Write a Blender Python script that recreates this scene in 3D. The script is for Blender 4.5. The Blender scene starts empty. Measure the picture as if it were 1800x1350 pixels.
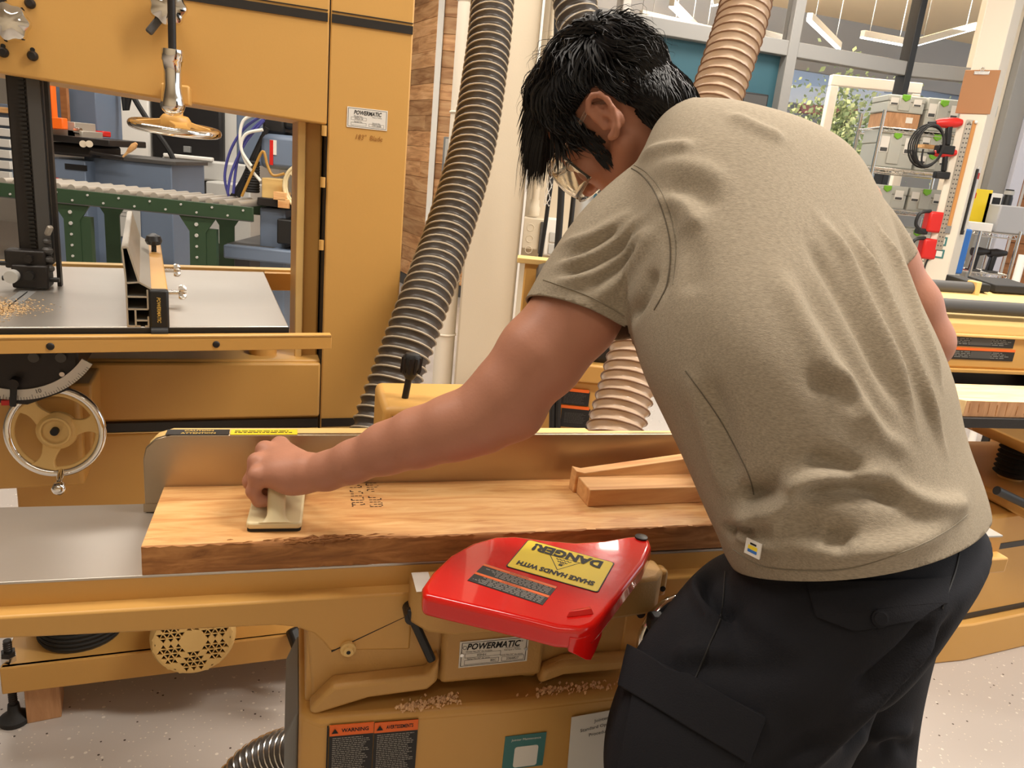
import bpy, bmesh, math, random
import numpy as np
from mathutils import Vector, Matrix, Euler
from mathutils.bvhtree import BVHTree
R = math.radians
random.seed(7); rng = np.random.default_rng(7)
SC = bpy.context.scene
COL = SC.collection

# ------------------------------------------------------------------ camera
FPX = 1352.0
PITCH, ROLL, EYE = R(16.0), R(5.6), 1.40
cF = Vector((0, math.cos(PITCH), -math.sin(PITCH)))
_r0 = Vector((1, 0, 0)); _u0 = Vector((0, math.sin(PITCH), math.cos(PITCH)))
cR = _r0 * math.cos(ROLL) + _u0 * math.sin(ROLL)
cU = -_r0 * math.sin(ROLL) + _u0 * math.cos(ROLL)
cam = bpy.data.cameras.new('camera'); cam.sensor_width = 36; cam.lens = FPX * 36 / 1800; cam.clip_start = .05; cam.clip_end = 200
cam_o = bpy.data.objects.new('camera', cam); COL.objects.link(cam_o)
m = Matrix.Identity(4)
for i, a in enumerate((cR, cU, -cF)):
    for j in range(3): m[j][i] = a[j]
m[2][3] = EYE
cam_o.matrix_world = m
SC.camera = cam_o

# ------------------------------------------------------------------ world, lamps, exposure
w = bpy.data.worlds.new('sky'); SC.world = w; w.use_nodes = True
bg = w.node_tree.nodes['Background']; bg.inputs[0].default_value = (0.86, 0.93, 1.0, 1); bg.inputs[1].default_value = 1.45
vs = SC.view_settings; vs.view_transform = 'Standard'; vs.look = 'None'; vs.exposure = 0.12; vs.gamma = 1.0; vs.use_curve_mapping = False

def area(name, loc, size, sy, power, col=(1, .93, .84), rot=(0, 0, 0)):
    l = bpy.data.lights.new(name, 'AREA'); l.shape = 'RECTANGLE'; l.size = size; l.size_y = sy; l.energy = power; l.color = col
    o = bpy.data.objects.new(name, l); COL.objects.link(o); o.location = loc; o.rotation_euler = rot
    return o
# rows of linear ceiling lamps hung above the workshop (all above the frame)
for x, y, pw in ((-1.7, 1.2, 58), (1.9, 1.3, 112), (-1.7, 3.4, 72), (1.8, 3.4, 110), (0.1, -1.2, 16), (-2.6, 6.2, 80), (2.2, 6.2, 70)):
    area('ceiling_lamp', (x, y, 3.5), 2.6, .30, pw)

# ------------------------------------------------------------------ picture rays -> places in the room
def ray(x, y): return cF + cR * ((x - 900) / FPX) - cU * ((y - 675) / FPX)
EYEP = Vector((0, 0, EYE))
def atd(x, y, t): return EYEP + ray(x, y) * t
def atY(x, y, Y): d = ray(x, y); return EYEP + d * (Y / d.y)
def atz(x, y, z): d = ray(x, y); return EYEP + d * ((z - EYE) / d.z)

# ------------------------------------------------------------------ materials
def s2l(c):
    c = c / 255.0
    return c / 12.92 if c <= .04045 else ((c + .055) / 1.055) ** 2.4
def rgb(r, g, b): return (s2l(r), s2l(g), s2l(b), 1)
M = {}
def mat(name, col, rough=.5, metal=0., bump=0., bscale=80., vary=0., vscale=4., spec=.5, coat=0., trans=0., alpha=1., emit=0., stretch=None, ior=1.45):
    m = bpy.data.materials.new(name); m.use_nodes = True
    nt = m.node_tree; b = nt.nodes['Principled BSDF']
    b.inputs['Base Color'].default_value = col; b.inputs['Roughness'].default_value = rough; b.inputs['Metallic'].default_value = metal
    b.inputs['Specular IOR Level'].default_value = spec; b.inputs['Coat Weight'].default_value = coat
    b.inputs['Transmission Weight'].default_value = trans; b.inputs['Alpha'].default_value = alpha; b.inputs['IOR'].default_value = ior
    if emit: b.inputs['Emission Color'].default_value = col; b.inputs['Emission Strength'].default_value = emit
    L = nt.links
    tc = nt.nodes.new('ShaderNodeTexCoord'); src = tc.outputs['Object']
    if stretch:
        mp = nt.nodes.new('ShaderNodeMapping'); mp.inputs['Scale'].default_value = stretch; L.new(src, mp.inputs[0]); src = mp.outputs[0]
    if vary:
        n = nt.nodes.new('ShaderNodeTexNoise'); n.inputs['Scale'].default_value = vscale; n.inputs['Detail'].default_value = 5; L.new(src, n.inputs['Vector'])
        mx = nt.nodes.new('ShaderNodeMix'); mx.data_type = 'RGBA'
        d = tuple(max(0, c * (1 - vary)) for c in col[:3]) + (1,); u = tuple(min(1, c * (1 + vary)) for c in col[:3]) + (1,)
        mx.inputs[6].default_value = d; mx.inputs[7].default_value = u
        L.new(n.outputs['Fac'], mx.inputs[0]); L.new(mx.outputs[2], b.inputs['Base Color'])
    if bump:
        n2 = nt.nodes.new('ShaderNodeTexNoise'); n2.inputs['Scale'].default_value = bscale; n2.inputs['Detail'].default_value = 3; L.new(src, n2.inputs['Vector'])
        bp = nt.nodes.new('ShaderNodeBump'); bp.inputs['Strength'].default_value = bump; bp.inputs['Distance'].default_value = .002
        L.new(n2.outputs['Fac'], bp.inputs['Height']); L.new(bp.outputs[0], b.inputs['Normal'])
    M[name] = m
    return m
def wood(name, c1, c2, c3=None, scale=6., axis='X', rough=.55, obj_random=0., coat=0.):
    m = bpy.data.materials.new(name); m.use_nodes = True; nt = m.node_tree; L = nt.links; b = nt.nodes['Principled BSDF']
    b.inputs['Roughness'].default_value = rough; b.inputs['Coat Weight'].default_value = coat
    tc = nt.nodes.new('ShaderNodeTexCoord'); mp = nt.nodes.new('ShaderNodeMapping')
    st = {'X': (.14, 1, 1), 'Y': (1, .14, 1), 'Z': (1, 1, .14)}[axis]; mp.inputs['Scale'].default_value = tuple(scale * v for v in st)
    L.new(tc.outputs['Object'], mp.inputs[0])
    oi = nt.nodes.new('ShaderNodeObjectInfo'); ad = nt.nodes.new('ShaderNodeVectorMath'); ad.operation = 'MULTIPLY_ADD'
    ad.inputs[0].default_value = (0, 0, 0)
    cmb = nt.nodes.new('ShaderNodeCombineXYZ')
    for k in range(3): L.new(oi.outputs['Random'], cmb.inputs[k])
    ad.inputs[1].default_value = (37, 53, 71); L.new(cmb.outputs[0], ad.inputs[0]); L.new(mp.outputs[0], ad.inputs[2])
    n = nt.nodes.new('ShaderNodeTexNoise'); n.inputs['Scale'].default_value = 3; n.inputs['Detail'].default_value = 8; n.inputs['Roughness'].default_value = .6; n.inputs['Distortion'].default_value = 1.2
    L.new(ad.outputs[0], n.inputs['Vector'])
    rp = nt.nodes.new('ShaderNodeValToRGB'); e = rp.color_ramp.elements
    e[0].position = .32; e[0].color = c1; e[1].position = .66; e[1].color = c2
    if c3: x = e.new(.5); x.color = c3
    L.new(n.outputs['Fac'], rp.inputs[0])
    out = rp.outputs[0]
    if obj_random:
        hs = nt.nodes.new('ShaderNodeHueSaturation'); mr = nt.nodes.new('ShaderNodeMapRange')
        mr.inputs['To Min'].default_value = 1 - obj_random; mr.inputs['To Max'].default_value = 1 + obj_random
        L.new(oi.outputs['Random'], mr.inputs[0]); L.new(mr.outputs[0], hs.inputs['Value']); L.new(out, hs.inputs['Color']); out = hs.outputs[0]
    L.new(out, b.inputs['Base Color'])
    n3 = nt.nodes.new('ShaderNodeTexNoise'); n3.inputs['Scale'].default_value = 14; n3.inputs['Detail'].default_value = 4; L.new(ad.outputs[0], n3.inputs['Vector'])
    bp = nt.nodes.new('ShaderNodeBump'); bp.inputs['Strength'].default_value = .25; bp.inputs['Distance'].default_value = .002
    L.new(n3.outputs['Fac'], bp.inputs['Height']); L.new(bp.outputs[0], b.inputs['Normal'])
    M[name] = m; return m

mat('yellow', rgb(204, 156, 84), .42, bump=.06, bscale=160, vary=.05, vscale=2.5)
mat('yellow_pale', rgb(224, 188, 120), .5, bump=.05, bscale=120)
mat('yellow_cast', rgb(194, 150, 86), .5, bump=.25, bscale=260, vary=.06, vscale=6)
mat('chrome', rgb(235, 232, 226), .07, 1.)
mat('chrome_satin', rgb(215, 213, 208), .22, 1.)
mat('steel_table', rgb(190, 184, 175), .36, .78, bump=.05, bscale=60, vary=.12, vscale=5, stretch=(.15, 1, 1))
mat('steel_fence', rgb(172, 154, 130), .30, .9, bump=.04, bscale=90, vary=.14, vscale=6, stretch=(.12, 1, 1))
mat('alu', rgb(196, 190, 178), .38, .8, vary=.08, vscale=8)
mat('black', rgb(30, 29, 28), .45)
mat('black_rubber', rgb(34, 33, 32), .7, bump=.1, bscale=300)
mat('black_metal', rgb(44, 40, 38), .42, .3, bump=.1, bscale=200)
mat('blackstripe', rgb(40, 36, 32), .4)
mat('grey', rgb(128, 128, 126), .5)
mat('grey_dark', rgb(76, 74, 72), .5)
mat('grey_light', rgb(186, 184, 178), .55)
mat('white', rgb(232, 228, 220), .5)
mat('cream', rgb(208, 194, 170), .6, bump=.15, bscale=120, vary=.03, vscale=2)
mat('cream_light', rgb(226, 216, 198), .6)
mat('label_white', rgb(226, 222, 212), .4)
mat('label_black', rgb(28, 26, 26), .45)
mat('ink', rgb(22, 20, 20), .6)
mat('ink_grey', rgb(150, 146, 140), .6)
mat('orange', rgb(236, 106, 32), .45)
mat('orange_bright', rgb(250, 110, 24), .45)
mat('red', rgb(216, 22, 16), .16, coat=.6, bump=.10, bscale=90)
mat('red_plastic', rgb(206, 40, 34), .35)
mat('label_yellow', rgb(236, 208, 44), .4)
mat('teal', rgb(46, 86, 98), .6)
mat('teal_label', rgb(64, 118, 116), .5)
mat('blue', rgb(108, 122, 142), .45, bump=.08, bscale=120, vary=.05)
mat('blue_bright', rgb(52, 112, 190), .4)
mat('green_dark', rgb(48, 70, 48), .45)
mat('green_lime', rgb(116, 176, 44), .45)
mat('systainer', rgb(178, 178, 168), .5)
mat('plastic_cream', rgb(226, 208, 164), .38, spec=.4)
mat('glass', (1, 1, 1, 1), .0, trans=1., ior=1.02, spec=.3)
mat('plastic_clear', rgb(246, 240, 228), .05, trans=.97, ior=1.25)
mat('roller', rgb(178, 170, 158), .4, .4)
mat('shirt', rgb(156, 144, 125), .92, bump=.35, bscale=5, vary=.48, vscale=2.0, spec=.12, stretch=(80, 340, 340))
mat('pants', rgb(32, 32, 36), .85, bump=.3, bscale=500, spec=.2)
mat('skin', rgb(178, 124, 100), .48, bump=.12, bscale=220, vary=.06, vscale=14, spec=.35)
mat('hair', rgb(18, 15, 14), .45, spec=.35)
wood('wood_board', rgb(196, 134, 76), rgb(228, 182, 122), rgb(216, 162, 100), 16, 'X', .55)
wood('wood_edge', rgb(128, 82, 42), rgb(190, 134, 78), rgb(162, 108, 58), 18, 'X', .75)
wood('wood_stick', rgb(196, 136, 80), rgb(232, 186, 126), None, 8, 'X', .6)
wood('wood_plank', rgb(166, 112, 68), rgb(226, 180, 130), rgb(206, 154, 104), 5, 'X', .6, obj_random=.28)
wood('wood_block', rgb(164, 118, 78), rgb(200, 152, 108), None, 10, 'Z', .6)
wood('wood_ash', rgb(226, 190, 132), rgb(244, 218, 168), None, 7, 'X', .5)
wood('wood_dark', rgb(140, 88, 46), rgb(176, 118, 68), None, 5, 'X', .6, obj_random=.12)

# ------------------------------------------------------------------ mesh helpers
class MB:
    def __init__(s): s.v = []; s.f = []
    def add(s, vs, fs):
        o = len(s.v); s.v += [tuple(p) for p in vs]; s.f += [tuple(i + o for i in f) for f in fs]; return s
    def box(s, x0, x1, y0, y1, z0, z1):
        return s.add([(x0, y0, z0), (x1, y0, z0), (x1, y1, z0), (x0, y1, z0), (x0, y0, z1), (x1, y0, z1), (x1, y1, z1), (x0, y1, z1)],
                     [(3, 2, 1, 0), (4, 5, 6, 7), (0, 1, 5, 4), (1, 2, 6, 5), (2, 3, 7, 6), (3, 0, 4, 7)])
    def hexa(s, p):   # 8 points, bottom loop then top loop
        return s.add(p, [(3, 2, 1, 0), (4, 5, 6, 7), (0, 1, 5, 4), (1, 2, 6, 5), (2, 3, 7, 6), (3, 0, 4, 7)])
    def bar(s, a, b, w, h, up=(0, 0, 1)):
        a = Vector(a); b = Vector(b); d = (b - a).normalized(); up = Vector(up)
        if abs(d.dot(up)) > .98: up = Vector((0, 1, 0))
        x = d.cross(up).normalized() * (w / 2); y = x.cross(d).normalized() * (h / 2)
        return s.hexa([a - x - y, a + x - y, a + x + y, a - x + y, b - x - y, b + x - y, b + x + y, b - x + y])
    def prism(s, poly, d0, d1, plane='xz'):   # 2-D polygon extruded along the third axis
        n = len(poly)
        def P(p, d): return {'xz': (p[0], d, p[1]), 'xy': (p[0], p[1], d), 'yz': (d, p[0], p[1])}[plane]
        vs = [P(p, d0) for p in poly] + [P(p, d1) for p in poly]
        return s.add(vs, [tuple(range(n)), tuple(range(2 * n - 1, n - 1, -1))] + [(i, i + n, (i + 1) % n + n, (i + 1) % n) for i in range(n)])
    def cyl(s, a, b, r0, r1=None, n=20, caps=True):
        r1 = r0 if r1 is None else r1
        return s.lathe(a, b, [(0, r0), (1, r1)], n, caps)
    def lathe(s, a, b, prof, n=24, caps=True):   # prof: (fraction along a->b, radius)
        a = Vector(a); b = Vector(b); d = b - a; L = d.length; d = d.normalized()
        x = d.orthogonal().normalized(); y = d.cross(x); vs = []; fs = []
        for t, r in prof:
            c = a + d * (t * L)
            for k in range(n):
                g = 2 * math.pi * k / n; vs.append(c + x * (r * math.cos(g)) + y * (r * math.sin(g)))
        for i in range(len(prof) - 1):
            for k in range(n): fs.append((i * n + k, i * n + (k + 1) % n, (i + 1) * n + (k + 1) % n, (i + 1) * n + k))
        if caps: fs.append(tuple(range(n - 1, -1, -1))); fs.append(tuple((len(prof) - 1) * n + k for k in range(n)))
        return s.add(vs, fs)
    def sphere(s, c, r, n=16, sc=(1, 1, 1)):
        c = Vector(c); vs = []; fs = []; h = n // 2
        for i in range(1, h):
            t = math.pi * i / h
            for k in range(n):
                g = 2 * math.pi * k / n; vs.append(c + Vector((r * sc[0] * math.sin(t) * math.cos(g), r * sc[1] * math.sin(t) * math.sin(g), r * sc[2] * math.cos(t))))
        for i in range(h - 2):
            for k in range(n): fs.append((i * n + k, (i + 1) * n + k, (i + 1) * n + (k + 1) % n, i * n + (k + 1) % n))
        T = len(vs); vs += [c + Vector((0, 0, r * sc[2])), c - Vector((0, 0, r * sc[2]))]
        for k in range(n): fs.append((T, k, (k + 1) % n)); fs.append((T + 1, (h - 2) * n + (k + 1) % n, (h - 2) * n + k))
        return s.add(vs, fs)
    def tube(s, pts, r, n=8, caps=True, closed=False):   # r: number or list
        pts = [Vector(p) for p in pts]; m_ = len(pts); vs = []; fs = []
        x = None
        for i, p in enumerate(pts):
            if closed: d = (pts[(i + 1) % m_] - pts[i - 1])
            else: d = pts[min(i + 1, m_ - 1)] - pts[max(i - 1, 0)]
            d = d.normalized() if d.length > 1e-9 else Vector((0, 0, 1))
            if x is None: x = d.orthogonal().normalized()
            x = (x - d * x.dot(d)); x = x.normalized() if x.length > 1e-6 else d.orthogonal().normalized()
            y = d.cross(x); rr = r[i] if hasattr(r, '__len__') else r
            for k in range(n):
                g = 2 * math.pi * k / n; vs.append(p + x * (rr * math.cos(g)) + y * (rr * math.sin(g)))
        for i in range(m_ if closed else m_ - 1):
            j = (i + 1) % m_
            for k in range(n): fs.append((i * n + k, i * n + (k + 1) % n, j * n + (k + 1) % n, j * n + k))
        if caps and not closed: fs.append(tuple(range(n - 1, -1, -1))); fs.append(tuple((m_ - 1) * n + k for k in range(n)))
        return s.add(vs, fs)
    def torus(s, c, axis, r, tr, n=40, k=12, tr2=None):
        c = Vector(c); a = Vector(axis).normalized(); x = a.orthogonal().normalized(); y = a.cross(x)
        vs = []; fs = []; tr2 = tr2 or tr
        for i in range(n):
            g = 2 * math.pi * i / n; o = x * math.cos(g) + y * math.sin(g)
            for j in range(k):
                h = 2 * math.pi * j / k; vs.append(c + o * (r + tr * math.cos(h)) + a * (tr2 * math.sin(h)))
        for i in range(n):
            for j in range(k): fs.append((i * k + j, ((i + 1) % n) * k + j, ((i + 1) % n) * k + (j + 1) % k, i * k + (j + 1) % k))
        return s.add(vs, fs)
    def build(s, name, m_, parent=None, bevel=0., seg=2, smooth=True, fix=True):
        me = bpy.data.meshes.new(name); me.from_pydata(s.v, [], s.f)
        if fix:
            bm = bmesh.new(); bm.from_mesh(me); bmesh.ops.recalc_face_normals(bm, faces=bm.faces); bm.to_mesh(me); bm.free()
        return obj_from(me, name, m_, parent, bevel, seg, smooth)
def obj_from(me, name, m_, parent=None, bevel=0., seg=2, smooth=True, angle=40):
    me.materials.append(M[m_] if isinstance(m_, str) else m_)
    o = bpy.data.objects.new(name, me); COL.objects.link(o)
    if smooth:
        me.shade_smooth()
        if angle: me.set_sharp_from_angle(angle=R(angle))
    if bevel:
        md = o.modifiers.new('bevel', 'BEVEL'); md.width = bevel; md.segments = seg; md.limit_method = 'ANGLE'; md.angle_limit = R(38); md.harden_normals = False
    if parent: o.parent = parent
    return o
def mbox(x0, x1, y0, y1, z0, z1): return MB().box(x0, x1, y0, y1, z0, z1)
def thing(name, label, cat, loc=(0, 0, 0), yaw=0., group=None):
    o = bpy.data.objects.new(name, None); COL.objects.link(o); o.empty_display_size = .05
    o.location = loc; o.rotation_euler = (0, 0, R(yaw)); o['label'] = label; o['category'] = cat
    if group: o['group'] = group
    return o
def tag(o, label, cat, group=None):
    o['label'] = label; o['category'] = cat
    if group: o['group'] = group
    return o
def struct(o, label=None):
    o['kind'] = 'structure'
    if label: o['label'] = label
    return o
def stuff(o): o['kind'] = 'stuff'; return o
def rrect(x0, x1, y0, y1, r, n=5):
    pts = []
    for cx, cy, a in ((x1 - r, y1 - r, 0), (x0 + r, y1 - r, 90), (x0 + r, y0 + r, 180), (x1 - r, y0 + r, 270)):
        for k in range(n + 1):
            g = R(a + 90 * k / n); pts.append((cx + r * math.cos(g), cy + r * math.sin(g)))
    return pts
def basis(o, r, u):
    r = Vector(r).normalized(); u = Vector(u); u = (u - r * u.dot(r)).normalized(); n = r.cross(u)
    mm = Matrix.Identity(4)
    for j in range(3): mm[j][0] = r[j]; mm[j][1] = u[j]; mm[j][2] = n[j]; mm[j][3] = o[j]
    return mm
_tx = {}
def text(parent, body, o, r, u, h, m_, name='lettering', width=None, align='CENTER', shear=0., bold=0., th=.0004):
    key = (body, align, shear, bold)
    if key not in _tx:
        c = bpy.data.curves.new('t', 'FONT'); c.body = body; c.align_x = align; c.align_y = 'CENTER'; c.size = 1; c.shear = shear; c.offset = bold; c.resolution_u = 2
        t = bpy.data.objects.new('t', c); me = bpy.data.meshes.new_from_object(t)
        bpy.data.objects.remove(t); bpy.data.curves.remove(c)
        _tx[key] = me
    me = _tx[key].copy(); me.name = name
    co = np.zeros(len(me.vertices) * 3); me.vertices.foreach_get('co', co); co = co.reshape(-1, 3)
    k = h / .72
    w_ = np.ptp(co[:, 0]) * k if len(co) else 1
    kx = k if not width else k * width / w_
    cy = (co[:, 1].max() + co[:, 1].min()) / 2 if len(co) else 0
    mm = basis(o, r, u)
    v = [mm @ Vector((p[0] * kx, (p[1] - cy) * k, th)) for p in co]
    me.vertices.foreach_set('co', [q for p in v for q in p]); me.update()
    return obj_from(me, name, m_, parent, smooth=False)
def plate(parent, name, m_, o, r, u, w_, h_, th=.001, rad=.0):   # thin sticker / plate centred at o
    mm = basis(o, r, u)
    pts = rrect(-w_ / 2, w_ / 2, -h_ / 2, h_ / 2, rad, 3) if rad else [(-w_ / 2, -h_ / 2), (w_ / 2, -h_ / 2), (w_ / 2, h_ / 2), (-w_ / 2, h_ / 2)]
    b = MB().prism(pts, -.0002, th, 'xy'); b.v = [tuple(mm @ Vector(p)) for p in b.v]
    return b.build(name, m_, parent)
def small_print(parent, o, r, u, w_, h_, rows, m_='ink_grey', th=.0008, name='small_print', fill=.45, seed=1):
    mm = basis(o, r, u); b = MB(); rn = random.Random(seed)
    for i in range(rows):
        yy = h_ / 2 - (i + .5) * h_ / rows; hh = h_ / rows * fill / 2; x = -w_ / 2; end = w_ / 2 * rn.uniform(.55, 1.0)
        while x < end:
            l = rn.uniform(.03, .12) * w_; x2 = min(x + l, end)
            b.add([mm @ Vector((x, yy - hh, th)), mm @ Vector((x2, yy - hh, th)), mm @ Vector((x2, yy + hh, th)), mm @ Vector((x, yy + hh, th))], [(0, 1, 2, 3)])
            x = x2 + w_ * .018
    return b.build(name, m_, parent, smooth=False, fix=False)
def catmull(pts, n=8):
    pts = [Vector(p) for p in pts]; out = []
    for i in range(len(pts) - 1):
        p0 = pts[max(i - 1, 0)]; p1 = pts[i]; p2 = pts[i + 1]; p3 = pts[min(i + 2, len(pts) - 1)]
        for k in range(n):
            t = k / n
            out.append(.5 * ((2 * p1) + (p2 - p0) * t + (2 * p0 - 5 * p1 + 4 * p2 - p3) * t * t + (3 * p1 - p0 - 3 * p2 + p3) * t ** 3))
    out.append(pts[-1]); return out
# ================================================================== the room
def mat_floor():
    m = bpy.data.materials.new('floor_epoxy'); m.use_nodes = True; nt = m.node_tree; L = nt.links; b = nt.nodes['Principled BSDF']
    b.inputs['Roughness'].default_value = .32; b.inputs['Specular IOR Level'].default_value = .4
    tc = nt.nodes.new('ShaderNodeTexCoord')
    base = nt.nodes.new('ShaderNodeTexNoise'); base.inputs['Scale'].default_value = 1.2; L.new(tc.outputs['Object'], base.inputs['Vector'])
    mx = nt.nodes.new('ShaderNodeMix'); mx.data_type = 'RGBA'; mx.inputs[6].default_value = rgb(178, 169, 161); mx.inputs[7].default_value = rgb(188, 179, 171)
    L.new(base.outputs['Fac'], mx.inputs[0]); out = mx.outputs[2]
    for sc, thr, col, sel in ((60, .17, rgb(66, 56, 50), .90), (48, .20, rgb(216, 208, 196), .78), (95, .2, rgb(212, 202, 186), .74)):
        v = nt.nodes.new('ShaderNodeTexVoronoi'); v.inputs['Scale'].default_value = sc; L.new(tc.outputs['Object'], v.inputs['Vector'])
        sp = nt.nodes.new('ShaderNodeSeparateColor'); L.new(v.outputs['Color'], sp.inputs[0])
        a = nt.nodes.new('ShaderNodeMath'); a.operation = 'LESS_THAN'; a.inputs[1].default_value = thr; L.new(v.outputs['Distance'], a.inputs[0])
        c = nt.nodes.new('ShaderNodeMath'); c.operation = 'GREATER_THAN'; c.inputs[1].default_value = sel; L.new(sp.outputs[0], c.inputs[0])
        d = nt.nodes.new('ShaderNodeMath'); d.operation = 'MULTIPLY'; L.new(a.outputs[0], d.inputs[0]); L.new(c.outputs[0], d.inputs[1])
        m2 = nt.nodes.new('ShaderNodeMix'); m2.data_type = 'RGBA'; m2.inputs[7].default_value = col; L.new(d.outputs[0], m2.inputs[0]); L.new(out, m2.inputs[6]); out = m2.outputs[2]
    L.new(out, b.inputs['Base Color']); M['floor_epoxy'] = m
mat_floor()
struct(mbox(-14, 14, -3, 12, -.1, 0).build('floor', 'floor_epoxy'), 'pale grey epoxy floor with dark and white flakes')
mat('wall_grey', rgb(206, 200, 190), .7, bump=.1, bscale=60)
struct(mbox(-14, -1.75, 10.4, 10.6, 0, 4.6).build('wall_back', 'wall_grey'), 'pale grey wall far behind the band saw')

mat('ceiling_white', rgb(226, 216, 200), .8)
struct(mbox(-14, 7.0, -3, 8.6, 4.4, 4.5).build('ceiling', 'ceiling_white'), 'white workshop ceiling above the frame')
struct(mbox(-14.2, -14, -3, 10.6, 0, 4.5).build('wall_left', 'wall_grey')); struct(mbox(-14, 7.0, -3.2, -3, 0, 4.5).build('wall_front', 'cream'))
struct(mbox(-14, -1.75, 8.6, 10.4, 4.4, 4.5).build('ceiling_rear', 'ceiling_white'))
w3 = bpy.data.objects.new('window_3', None); COL.objects.link(w3); w3.location = (7.0, -3, 0); struct(w3, 'tall side windows to the right of the frame')
mbox(-.1, .1, 0, 10.4, 0, .9).build('sill_wall', 'cream', w3)
for k in range(6): mbox(-.06, .06, k * 2.06 - .05, k * 2.06 + .05, .9, 4.4).build('mullion', 'grey', w3)
def plank_wall(name, a, b, h, row, seed, m_='wood_plank', label=None, base=True, z0=.12, lmin=.5, lmax=1.2):
    a = Vector(a); b = Vector(b); L = (b - a).length; ang = math.atan2(b.y - a.y, b.x - a.x)
    root = mbox(0, L, .02, .12, 0, h).build(name, 'grey_dark'); root.location = (a.x, a.y, 0); root.rotation_euler = (0, 0, ang); struct(root, label)
    rn = random.Random(seed); z = z0; g = .0015
    while z < h:
        x = 0
        while x < L - .02:
            l = rn.uniform(lmin, lmax); x2 = min(x + l, L)
            if L - x2 < .15: x2 = L
            d = rn.uniform(0, .004)
            p = mbox(-(x2 - x) / 2 + g, (x2 - x) / 2 - g, -.008 - d, .02, -row / 2 + g, row / 2 - g).build('plank', m_, root, bevel=.0015, seg=1)
            p.location = ((x + x2) / 2, 0, z + row / 2); x = x2
        z += row
    if base:
        q = mbox(0, L, -.02, .02, 0, z0 - .002).build('baseboard_plank_wall', 'grey_dark', root)
    return root
pc = atY(766, 190, 8.0)
plank_wall('wall_plank_left', (pc.x - .9, pc.y + 1.6, 0), (pc.x - .03, pc.y, 0), 3.3, .15, 3, label='reclaimed wood plank wall running back behind the band saw')
plank_wall('wall_plank_middle', (pc.x + .03, pc.y, 0), (pc.x + 1.3, pc.y - .1, 0), 3.3, .15, 4, label='reclaimed wood plank wall between white corner strip and cream column')
struct(mbox(pc.x - .028, pc.x + .028, pc.y - .05, pc.y, 0, 3.3).build('trim_1', 'white'), 'white corner strip on the plank wall')
# grey electrical panel on the plank wall, behind the dark hose
q = thing('electrical_panel', 'flat grey electrical panel on plank wall behind dark hose', 'panel', (atY(790, 330, 7.86).x, 7.86, 0), 0)
mbox(-.09, .36, 0, .05, 1.0, 1.58).build('cabinet', 'grey', q, bevel=.01); mbox(-.07, .34, -.012, 0, 1.02, 1.56).build('door', 'grey_light', q, bevel=.006)

# cream column
cx0 = atY(806, 560, 4.1).x; cx1 = atY(913, 430, 4.1).x
struct(mbox(cx0, cx1, 4.1, 4.5, 0, 4.2).build('wall_column', 'cream', bevel=.012), 'cream painted concrete column')
wx1 = atY(1000, 380, 4.75).x
struct(mbox(cx1 - .05, wx1, 4.75, 4.9, 0, 4.2).build('wall_middle', 'cream'), 'cream wall strip beside the column')
struct(mbox(cx1, cx1 + .012, 4.08, 4.12, 0, 4.2).build('trim_2', 'white', bevel=.002), 'white edge bead on the column corner')
# ribbed white downpipe left of the column
dp = thing('downpipe', 'white vertical pipe with raised joint rings beside the cream column', 'pipe', (cx0 - .075, 4.2, 0))
MB().cyl((0, 0, 0), (0, 0, 4.2), .055, n=24).build('pipe', 'cream_light', dp)
for z in (.45, .75, 1.05, 1.62, 2.15, 2.7): MB().torus((0, 0, z), (0, 0, 1), .056, .006, 24, 8).build('joint_ring', 'cream_light', dp)

# conduit and wall box right of the column
cd = thing('conduit', 'cream conduit pipe dropping to a wall box beside the column', 'conduit', (0, 0, 0))
c0 = atY(948, 120, 4.68); c1 = atY(938, 378, 4.68)
MB().cyl((c1.x, 4.68, c1.z), (c1.x, 4.68, 4.0), .022, n=16).build('pipe', 'cream', cd)
MB().lathe((c1.x, 4.68, c1.z), (c1.x, 4.68, c1.z + .09), [(0, .034), (.5, .034), (.6, .028), (1, .028)], 16).build('coupling', 'cream', cd)
MB().cyl((c1.x, 4.68, c1.z + .85), (c1.x, 4.68, c1.z + .89), .028, n=16).build('coupling', 'cream', cd)
jb = thing('junction_box', 'cream steel knockout box on the wall under the conduit', 'wall box', (0, 0, 0))
a = atY(921, 382, 4.6); b_ = atY(950, 440, 4.6)
mbox(a.x, b_.x + .01, 4.6, 4.75, b_.z, a.z).build('box', 'cream', jb, bevel=.006)
for k in range(3):
    zz = a.z - .055 - k * .065; MB().torus((a.x + .045, 4.6, zz), (0, 1, 0), .02, .0025, 24, 6).build('knockout', 'cream', jb)
mbox(b_.x - .015, b_.x + .012, 4.585, 4.6, b_.z - .02, a.z - .015).build('switch_plate', 'grey_dark', jb, bevel=.004)
pb = thing('power_outlet', 'white wall outlet with grey sockets behind the hanging cables', 'outlet', (0, 0, 0))
a = atY(960, 382, 4.7); b_ = atY(982, 450, 4.7)
mbox(a.x, b_.x, 4.66, 4.75, b_.z, a.z).build('housing', 'white', pb, bevel=.01)
for k in range(2): mbox(a.x + .03, b_.x - .01, 4.652, 4.66, a.z - .14 - k * .07, a.z - .08 - k * .07).build('socket', 'grey_light', pb, bevel=.004)

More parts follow.
